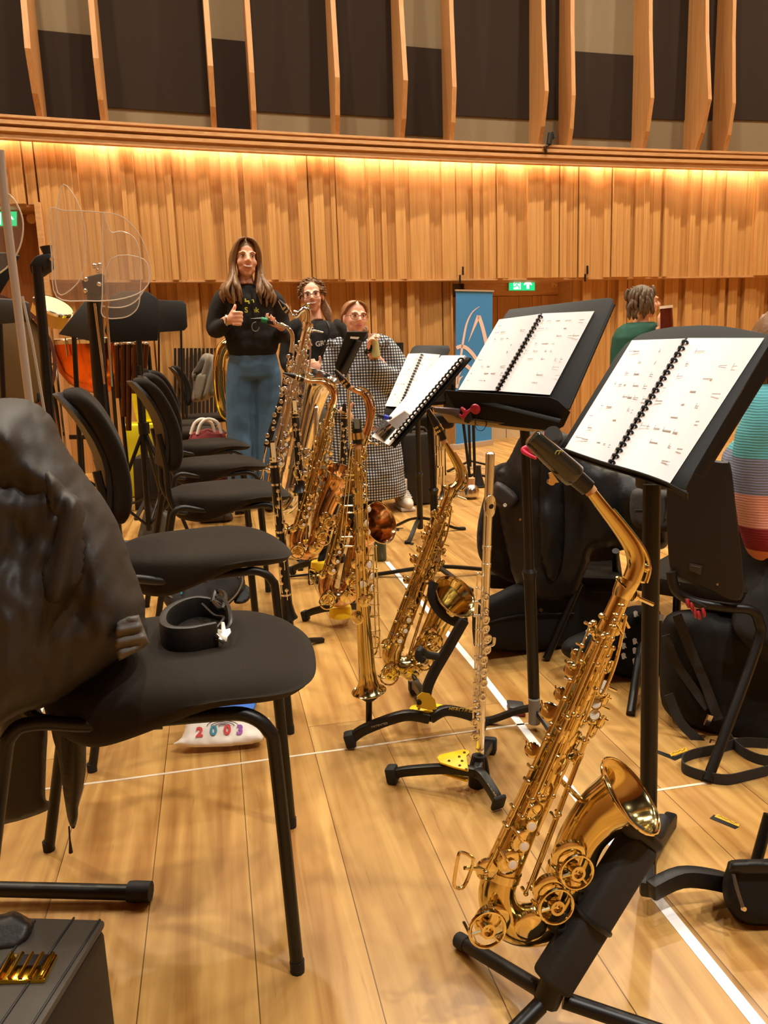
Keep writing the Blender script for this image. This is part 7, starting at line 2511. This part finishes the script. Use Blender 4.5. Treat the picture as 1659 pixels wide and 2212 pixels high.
b = MB(); b.prism([pcs(868, 940), pcs(932, 935), pcs(938, 1088), pcs(874, 1092)], V((0, .25, 0))); b.build('case_body', CASEM, t, bevel=.02)
b = MB(); b.tube([pcs(885, 938, -.1), pcs(890, 926, -.1), pcs(915, 925, -.1), pcs(920, 936, -.1)], .012, 8, sm=3); b.build('handle', LEAT, t)
c_ = copy_tree(chair0)
pp = FL(950, 1062)
c_.location = (pp.x + .05, 6.15, 0)
c_.rotation_euler.z = math.radians(95)
c_['label'] = 'black chair far back behind the trumpet, between the tall case and the banner'
if 'group' in c_:
    del c_['group']
MUT = mat('mute_aluminium', (214, 204, 190), .22, 1.0)
for (x, y, lab, prof, m_) in ((1000, 1071, 'silver stemmed mute standing on the floor, left of the round one', [(0, .05), (.035, .056), (.06, .05), (.10, .022), (.20, .014), (.22, .016)], MUT), (1018, 1077, 'round silver mute with short cork neck on the floor', [(0, .03), (.02, .052), (.06, .056), (.085, .04), (.10, .024)], MUT), (1034, 1052, 'black cone mute on the floor beside the two silver mutes', [(0, .06), (.012, .06), (.014, .045), (.10, .022), (.15, .018), (.16, .022)], BLKP)):
    p = FL(x, y)
    t = thing('mute', p, lab, 'mute')
    b = MB(); b.lathe(p, (0, 0, 1), prof, 28); b.build('mute_body', m_, t)
    if x == 1018:
        b = MB(); b.lathe(p + V((0, 0, .098)), (0, 0, 1), [(0, .026), (.045, .028)], 18); b.build('cork_neck', CORK, t)
p = FL(822, 1210)
t = thing('bottle', p, 'dark marbled green bottle on the floor below the copper bell', 'bottle')
b = MB(); b.lathe(p, (0, 0, 1), [(0, .028), (.006, .031), (.11, .030), (.13, .022)], 20); b.build('bottle_body', mat('marbled_green', (70, 82, 66), .35, var=.5, vscale=25), t)
b = MB(); b.lathe(p + V((0, 0, .128)), (0, 0, 1), [(0, .023), (.03, .022)], 16); b.build('cap', BLKP, t)
p = FL(712, 1068)
t = thing('bottle', p, 'cream insulated bottle standing behind the farther tenor saxophone', 'bottle')
b = MB(); b.lathe(p, (0, 0, 1), [(0, .045), (.008, .048), (.19, .048), (.21, .04)], 22); b.build('bottle_body', mat('cream_enamel', (222, 206, 190), .4), t)
b = MB(); b.lathe(p + V((0, 0, .205)), (0, 0, 1), [(0, .042), (.05, .040), (.055, .03)], 20); b.build('cap', PEARL, t)

# --- blue roll-up banner
yb = FL(1025, 965).y
bn = Pl(FL(1025, 966) + V((0, 0, 0)), (.02, -1, 0))
b0, b1 = FL(986, 971), FL(1064, 961)
u_ = (b1 - b0).normalized()
bn = Pl(b0, u_.cross(V((0, 0, 1))))
t = thing('banner', (b0 + b1) / 2, 'tall blue roll-up banner with pale swirling lines by the door', 'banner')
BLU = mat('banner_blue', (52, 128, 190), .6)
BPK = mat('banner_pale_line', (222, 196, 186), .6)
b = MB(); b.prism([bn(985, 962), bn(1062, 950), bn(1064, 630), bn(985, 628)], bn.n * -.004); b.build('printed_sheet', BLU, t, smooth=False)
b = MB(); b.prism([bn(983, 976, .04), bn(1066, 964, .04), bn(1066, 950, .04), bn(983, 961, .04)], bn.n * -.09); b.build('base', mat('aluminium', (196, 184, 166), .35, .6), t, bevel=.006)
b = MB(); b.bar(bn(984, 627), bn(1066, 629), .02, .016); b.build('top_rail', MATS['aluminium'], t)


def ribbon(pts, ws):
    q_ = catmull([p + (w,) for p, w in zip(pts, ws)], 6)
    vs, fs = [], []
    for i, (x, y, w) in enumerate(q_):
        a = q_[max(0, i - 1)]
        c = q_[min(len(q_) - 1, i + 1)]
        dx, dy = c[0] - a[0], c[1] - a[1]
        l = math.hypot(dx, dy) or 1
        vs += [bn(x - dy / l * w, y + dx / l * w, .0025), bn(x + dy / l * w, y - dx / l * w, .0025)]
        if i:
            fs.append((2 * i - 2, 2 * i - 1, 2 * i + 1, 2 * i))
    b = MB(); b.faces(vs, fs); b.build('printed_line', BPK, t, smooth=False)


ribbon([(1036, 662), (1020, 675), (1008, 700), (1000, 740), (993, 790), (988, 830)], [.5, 1.2, 2, 2.4, 2.4, 2])
ribbon([(1012, 738), (1022, 712), (1034, 682)], [.4, 2, 4])
ribbon([(1034, 682), (1042, 706), (1050, 740), (1056, 780)], [4, 4, 4, 3.5])
ribbon([(986, 752), (996, 748), (1008, 752), (1022, 766), (1034, 784)], [4, 4, 4, 4, 4])
ribbon([(986, 800), (996, 788), (1008, 790), (1024, 806)], [3, 4, 4, 3])
ribbon([(1000, 812), (992, 820), (986, 838)], [.6, 2.4, 3.4])
ribbon([(998, 795), (988, 815), (986, 830)], [2, 3, 2])
# ================================================================== percussion, shields and stands at the left
ACR = bpy.data.materials.new('clear_acrylic')
ACR.use_nodes = True
nt = ACR.node_tree
pbs = nt.nodes['Principled BSDF']
tr = nt.nodes.new('ShaderNodeBsdfTransparent')
mxs = nt.nodes.new('ShaderNodeMixShader')
gl = nt.nodes.new('ShaderNodeBsdfGlossy')
gl.inputs['Roughness'].default_value = .05
gl.inputs['Color'].default_value = (.9, .86, .8, 1)
df = nt.nodes.new('ShaderNodeBsdfDiffuse')
df.inputs['Color'].default_value = (.75, .66, .56, 1)
m2 = nt.nodes.new('ShaderNodeMixShader')
m2.inputs[0].default_value = .35
nt.links.new(df.outputs[0], m2.inputs[1])
nt.links.new(gl.outputs[0], m2.inputs[2])
mxs.inputs[0].default_value = .10
nt.links.new(tr.outputs[0], mxs.inputs[1])
nt.links.new(m2.outputs[0], mxs.inputs[2])
nt.links.new(mxs.outputs[0], nt.nodes['Material Output'].inputs['Surface'])
nt.nodes.remove(pbs)
ACE = mat('acrylic_edge', (235, 222, 206), .25, alpha=.75)


def foot(x, y_):
    d = ray(x, 1100)
    return V((d.x / d.y * y_, y_, 0))


def shield(t, pl, pts, edge=True, r=.0022):
    q = catmull(pts, 4, True)
    b = MB(); b.prism([pl(x, y) for x, y in q], pl.n * -.004)
    s = b.build('clear_panel', ACR, t, ang=30)
    b = MB(); b.tube([pl(x, y, .0) for x, y in q], r, 6, closed=True); b.build('panel_edge', ACE, s)
    return s


def round_stand(t, pl, pts, r, fy, legs=.25, m=BLK, name='pole'):
    b = MB(); b.tube([pl(*p) for p in pts], r, 14, sm=2); b.build(name, m, t)
    f0 = pl(*pts[-1]); f0 = V((f0.x, f0.y, 0))
    lo = pl(*pts[-1])
    b = MB(); b.cyl(lo, f0 + V((0, 0, .05)), r, 12); b.build('lower_pole', m, t)
    for a in (.4, 2.5, 4.6):
        b = MB(); b.cyl(f0 + V((0, 0, .16)), f0 + V((legs * math.cos(a), legs * math.sin(a), .012)), r * .6, 8); b.build('leg', m, t)
    return f0


GREYM = mat('satin_aluminium', (190, 182, 170), .4, .4)
# shield with bare metal pole at far left
p = PYat(40, 2.55)
t = thing('acoustic_shield', foot(60, 2.55), 'clear round acrylic sound shield on a bare metal pole, cut off by the left edge', 'shield', 'clear acrylic sound shields')
round_stand(t, p, [(0, 325), (12, 450), (38, 660), (66, 885)], .012, 2.55, m=GREYM)
b = MB(); b.tube([p(48, 640, -.02), p(70, 740, -.02), p(97, 895, -.02)], .004, 8); b.build('thin_rod', GREYM, t)
shield(t, p, [(-60, 420), (10, 415), (42, 452), (50, 495), (38, 545), (2, 588), (-60, 600)], r=.0022)
# shield 1
p = PYat(100, 3.3)
t = thing('acoustic_shield', foot(105, 3.3), 'large clear curved acrylic sound shield on the thicker black pole at the left', 'shield')
round_stand(t, p, [(80, 575), (86, 640), (97, 760), (106, 890)], .019, 3.3)
b = MB(); b.prism([p(62, 572), p(76, 552), p(108, 544), p(112, 580), p(86, 598), (p(66, 592))], V((0, .06, 0))); b.build('pivot_block', BLKP, t, bevel=.01)
b = MB(); b.tube([p(99, 532, -.02), p(103, 548, -.02)], [.022, .016], 12); b.build('knob', BLKP, t)
pp = PYat(200, 3.25, 0, .12)
shield(t, pp, [(107, 456), (140, 455), (210, 458), (262, 468), (300, 505), (320, 555), (325, 600), (306, 630), (255, 647), (190, 650), (122, 641), (112, 560)])
b = MB(); b.cyl(p(104, 560, -.02), pp(112, 560), .008, 8); b.build('clamp_bolt', CHR, t)
# shield 2
p = PYat(205, 3.9)
t = thing('acoustic_shield', foot(218, 3.9), 'smaller clear acrylic sound shields overlapping on the black pole with chrome knobs', 'shield')
round_stand(t, p, [(203, 640), (208, 720), (216, 830)], .032, 3.9)
b = MB(); b.prism([p(174, 606), p(190, 596), (p(222, 588)), p(224, 636), p(200, 644), p(182, 636)], V((0, .07, 0))); b.build('pivot_block', BLKP, t, bevel=.012)
for x, y in ((204, 574), (216, 573), (212, 584), (186, 604), (185, 628), (214, 614)):
    b = MB(); b.ell(p(x, y, .02), .011, .011, .011, None, 10, 8); b.build('knob', CHR, t)
for x0, y0, x1, y1 in ((204, 655, 226, 830), (228, 640, 242, 835)):
    b = MB(); b.cyl(p(x0, y0, .05), p(x1, y1, .05), .006, 8); b.build('chrome_rod', CHR, t)
pp = PYat(262, 3.85, 0, -.1)
shield(t, pp, [(222, 462), (222, 560), (221, 640), (222, 683), (262, 687), (288, 676), (301, 652), (304, 590), (300, 540), (288, 512), (262, 500), (240, 502), (230, 480)], r=.0024)
pp = PYat(150, 4.0)
shield(t, pp, [(132, 404), (158, 420), (176, 462), (185, 515), (181, 580), (162, 618), (124, 632), (118, 520)], r=.0024)
pp = PYat(262, 3.95)
shield(t, pp, [(220, 655), (222, 662), (262, 664), (292, 652), (312, 625), (322, 605), (310, 560), (240, 560)], r=.0026)

# dark desks seen from behind
def back_desk(lab, y_, pts, pole, r=.012, m=DESK, yaw=0, slope=.2, off=0):
    p = PYat(pts[0][0], y_, slope, yaw)
    f0 = foot(pole[-1][0], y_)
    t = thing('music_stand', f0, lab, 'music stand')
    b = MB(); b.prism([p(x, y) for x, y in pts], V((0, .02, .004))); b.build('desk', m, t, bevel=.003)
    pq_ = PYat(pole[0][0], y_ + .05)
    b = MB(); b.cyl(pq_(*pole[0]), f0 + V((0, .05, .04)), r, 10); b.build('pole', BLK, t)
    for a in (.3, 2.4, 4.5):
        b = MB(); b.bar(f0 + V((0, .05, .1)), f0 + V((.27 * math.cos(a), .05 + .27 * math.sin(a), .01)), .024, .014); b.build('leg', BLK, t)
    return t


back_desk('wide black music desk seen from behind, left of the smaller one by the wall', 5.55, [(240, 640), (262, 630), (318, 630), (340, 645), (346, 690), (340, 736), (236, 740), (226, 715)], [(300, 735), (318, 980)], r=.02)
back_desk('smaller black music desk with rounded corners seen from behind, right of the wide one', 7.0, [(338, 648), (394, 650), (402, 658), (405, 706), (398, 714), (342, 718)], [(391, 714), (404, 885)], r=.009)
back_desk('thin black stand pole with small desk between the two dark desks', 7.45, [(320, 655), (345, 655), (345, 715), (322, 718)], [(343, 715), (351, 880)], r=.009)
back_desk('dark olive wedge of a music desk seen from the side beside the black shield pole', 4.3, [(184, 648), (206, 652), (200, 738), (126, 722)], [(160, 728), (170, 960)], m=mat('olive_black', (48, 42, 30), .5), r=.012)
back_desk('black music desk corner poking in at the left edge', 3.0, [(-60, 546), (22, 546), (41, 553), (26, 590), (-10, 650), (-60, 660)], [(-30, 650), (-20, 900)])
back_desk('low dark desk with knobs behind the bare metal pole at the left edge', 4.4, [(-60, 642), (48, 648), (62, 655), (66, 695), (-60, 705)], [(0, 700), (6, 960)], m=mat('olive_black', (48, 42, 30), .5))

# timpani
COPR = mat('copper_bowl', (220, 110, 40), .22, 1.0)
ty = 6.9
p = PYat(205, ty)
t = thing('timpani', foot(205, ty), 'copper timpani bowl glowing between the black stand poles', 'drum')
c = p(205, 735)
prof = [(0, .02), (.03, .14), (.09, .23), (.18, .29), (.32, .32), (.40, .325)]
b = MB(); b.lathe(c + V((0, 0, -.42)), (0, 0, 1), prof, 36, cap=False); b.build('bowl', COPR, t)
b = MB(); b.lathe(c + V((0, 0, -.03)), (0, 0, 1), [(0, .335), (.03, .34), (.04, .33)], 36, cap=False); b.build('hoop', CHR, t)
b = MB(); b.lathe(c + V((0, 0, .009)), (0, 0, 1), [(0, .325), (.004, .32)], 36); b.build('drum_head', mat('cream_drumhead', (226, 206, 160), .5), t)
for i in range(4):
    a = i * PI / 2 + .4
    e = V((math.cos(a), math.sin(a), 0))
    b = MB(); b.tube([c + e * .345, c + e * .36 + V((0, 0, -.3)), V((c.x, c.y, 0)) + e * .30 + V((0, 0, .02))], .014, 8, sm=3); b.build('leg', BLK, t)
for i in range(6):
    a = i * PI / 3
    e = V((math.cos(a), math.sin(a), 0))
    b = MB(); b.cyl(c + e * .345 + V((0, 0, .02)), c + e * .345 + V((0, 0, -.12)), .007, 8); b.build('tuning_rod', CHR, t)
# tilted tom
p = PYat(108, 6.3)
t = thing('tom_drum', foot(110, 6.3), 'cream tilted drum beside the black shield pole', 'drum')
ca, cb_ = p(72, 672), p(142, 692)
ax = V((.42, -.35, .8)).normalized()
c = p(106, 690)
b = MB(); b.lathe(c, ax, [(0, .13), (.10, .135)], 28); b.build('shell', mat('amber_shell', (214, 170, 86), .3), t)
b = MB(); b.lathe(c + ax * .095, ax, [(0, .14), (.02, .142), (.025, .132)], 28, cap=False); b.build('hoop', CHR, t)
b = MB(); b.lathe(c + ax * .115, ax, [(0, .132), (.003, .128)], 28); b.build('drum_head', MATS['cream_drumhead'], t)
f0 = V((c.x, c.y + .05, 0))
b = MB(); b.cyl(c + V((0, .04, 0)), f0 + V((0, 0, .1)), .013, 8); b.build('stand_pole', CHR, t)
for a in (.2, 2.3, 4.4):
    b = MB(); b.cyl(f0 + V((0, 0, .25)), f0 + V((.28 * math.cos(a), .28 * math.sin(a), .012)), .010, 8); b.build('leg', BLK, t)
# bass drum on edge
p = PYat(40, 4.75)
c = p(-22, 775)
t = thing('bass_drum', V((c.x, c.y, 0)), 'big bass drum on edge with brownish head at the far left', 'drum')
ax = V((.55, -.83, .1)).normalized()
R_ = min(.33, c.z - .04)
b = MB(); b.lathe(c - ax * .3, ax, [(0, R_), (.3, R_)], 44); b.build('shell', mat('dark_shell', (60, 42, 28), .3), t)
b = MB(); b.lathe(c, ax, [(-.005, R_ + .016), (.03, R_ + .018), (.032, R_ - .004)], 44, cap=False); b.build('hoop', mat('maroon_hoop', (84, 44, 34), .3), t)
b = MB(); b.lathe(c + ax * .012, ax, [(0, R_ - .002), (.004, R_ - .01)], 44); b.build('drum_head', mat('amber_drumhead', (96, 72, 38), .35), t)
for i in range(8):
    a = i * PI / 4
    u_ = ax.orthogonal().normalized(); w_ = ax.cross(u_)
    e = u_ * math.cos(a) + w_ * math.sin(a)
    b = MB(); b.cyl(c + e * (R_ + .02) + ax * .03, c + e * (R_ + .02) - ax * .26, .008, 8); b.build('tension_rod', CHR, t)
for s in (-.2, .2):
    b = MB(); b.cyl(V((c.x, c.y, c.z - R_ * .6)) + V((s, .1, 0)), V((c.x + s * 1.8, c.y - .08, .012)), .012, 8); b.build('spur', BLK, t)
# cluster of brown resonator tubes and a black boom stand
BRN = mat('brown_bronze_tube', (96, 62, 36), .28, .8)
y_ = 6.05
p = PYat(280, y_)
t = thing('tubular_chimes', foot(285, y_), 'row of dark bronze tubes hanging below the wide black desk', 'percussion')
for i, (x, y0, y1) in enumerate(((252, 744, 860), (266, 742, 900), (278, 742, 930), (292, 742, 850), (304, 742, 840), (316, 742, 800))):
    b = MB(); b.tube([p(x, y0, i * .01), p(x - (i - 2) * 1.5, y1, i * .01)], .020, 14); tu = b.build('tube', BRN, t)
    b = MB(); b.ell(p(x, y0, i * .01), .022, .022, .014, None, 12, 8); b.build('cap', CHR, tu)
b = MB(); b.cyl(p(246, 748, -.04), p(322, 746, -.04), .014, 10); b.build('top_rail', BLK, t)
f0 = foot(285, y_)
for x in (250, 320):
    q0 = p(x, 748, -.04)
    b = MB(); b.cyl(q0, V((q0.x, q0.y, 0.0)), .014, 10); b.build('upright', BLK, t)
y_ = 4.6
p = PYat(310, y_)
t = thing('tripod_stand', foot(318, y_), 'black tripod stand with crossed braces behind the second chair back', 'stand')
f0 = foot(318, y_)
b = MB(); b.cyl(p(298, 790), f0 + V((0, 0, .08)), .017, 10); b.build('pole', BLK, t)
b = MB(); b.lathe(p(311, 925), (0, 0, 1), [(-.03, .03), (.03, .03)], 12); b.build('collar', BLK, t)
for dx, dy in ((-.26, -.1), (.24, -.14), (.1, .26)):
    q0 = f0 + V((dx, dy, .012))
    b = MB(); b.cyl(p(311, 926), q0, .010, 8); b.build('leg', BLK, t)
    b = MB(); b.cyl(f0 + V((0, 0, .1)), lerp(p(311, 926), q0, .6), .008, 8); b.build('brace', BLK, t)
# drum hardware on the floor
y_ = 5.0
t = thing('drum_pedal', foot(180, 6.2), 'black drum pedal with chrome spring on the floor behind the raincoat', 'pedal')
pd = PYat(180, 6.2)
b = MB(); b.box(V((pd(178, 1000).x, 6.1, .02)), .2, .3, .03); b.build('footboard', BLK, t, bevel=.004)
b = MB(); b.bar(pd(150, 944), pd(206, 944), .03, .03); b.build('frame', BLK, t)
b = MB(); b.cyl(pd(176, 944), V((pd(178, 1000).x, 6.15, .03)), .012, 8); b.build('upright', BLK, t)
b = MB(); b.cyl(pd(168, 872), pd(176, 945), .016, 10); b.build('spring_tube', mat('pale_olive_tube', (150, 138, 96), .4), t)
b = MB(); b.cyl(pd(166, 862), pd(168, 872), .024, 10); b.build('chrome_joint', CHR, t)
b = MB(); b.cyl(pd(172, 864), pd(196, 905), .004, 6); b.build('rod', CHR, t)
# yellow bag
yb_ = 6.4
p = PYat(318, yb_)
t = thing('bag', foot(318, yb_), 'bright yellow bag on the floor behind the second and third chair backs', 'bag')
b = MB(); b.puff([(284, 832), (306, 826), (322, 834), (332, 856), (340, 884), (334, 912), (300, 914), (288, 880)], p, .08, .08, step=5, edge=14, sm=3); b.build('bag_body', mat('bright_yellow', (238, 226, 20), .6), t, ang=180)
b = MB(); b.box(V((p(318, 914).x, yb_, p(318, 912).z / 2)), .34, .3, p(318, 912).z - .004); b.build('bag_base', MATS['bright_yellow'], t, bevel=.02)
# euphonium
y_ = 6.3
p0_ = PYat(482, y_)
p = lambda x, y, o=0.0: p0_(x + 17, y, o)
t = thing('euphonium', foot(485, y_), 'gold brass euphonium half hidden behind the woman in jeans', 'brass instrument')
b = MB(); b.tube([p(457, 800), p(458, 775), p(466, 752), p(484, 742), p(502, 748), p(510, 770), p(508, 850)], [.045, .048, .05, .05, .045, .04, .04], 18, sm=4); b.build('main_bow', BRASS, t)
b = MB(); b.tube([p(468, 776), p(478, 768), p(490, 772), p(494, 790), p(488, 850)], .018, 12, sm=4); b.build('tubing', BRASSK, t)
for i in range(3):
    b = MB(); b.cyl(p(480 + i * 6, 795, .04), p(482 + i * 6, 850, .04), .02, 12); b.build('valve', BRASSK, t)
b = MB(); b.tube([p(457, 800), p(460, 850), p(470, 890), p(488, 896), p(506, 880), p(508, 850)], .05, 18, sm=4); b.build('bottom_bow', BRASS, t)
f0 = foot(485, y_)
b = MB(); b.cyl(p(484, 900), f0 + V((0, 0, .03)), .02, 10); b.build('stand_pole', BLK, t)
for a in (.3, 2.4, 4.5):
    b = MB(); b.bar(f0 + V((0, 0, .06)), f0 + V((.2 * math.cos(a), .2 * math.sin(a), .01)), .025, .02); b.build('stand_leg', BLK, t)
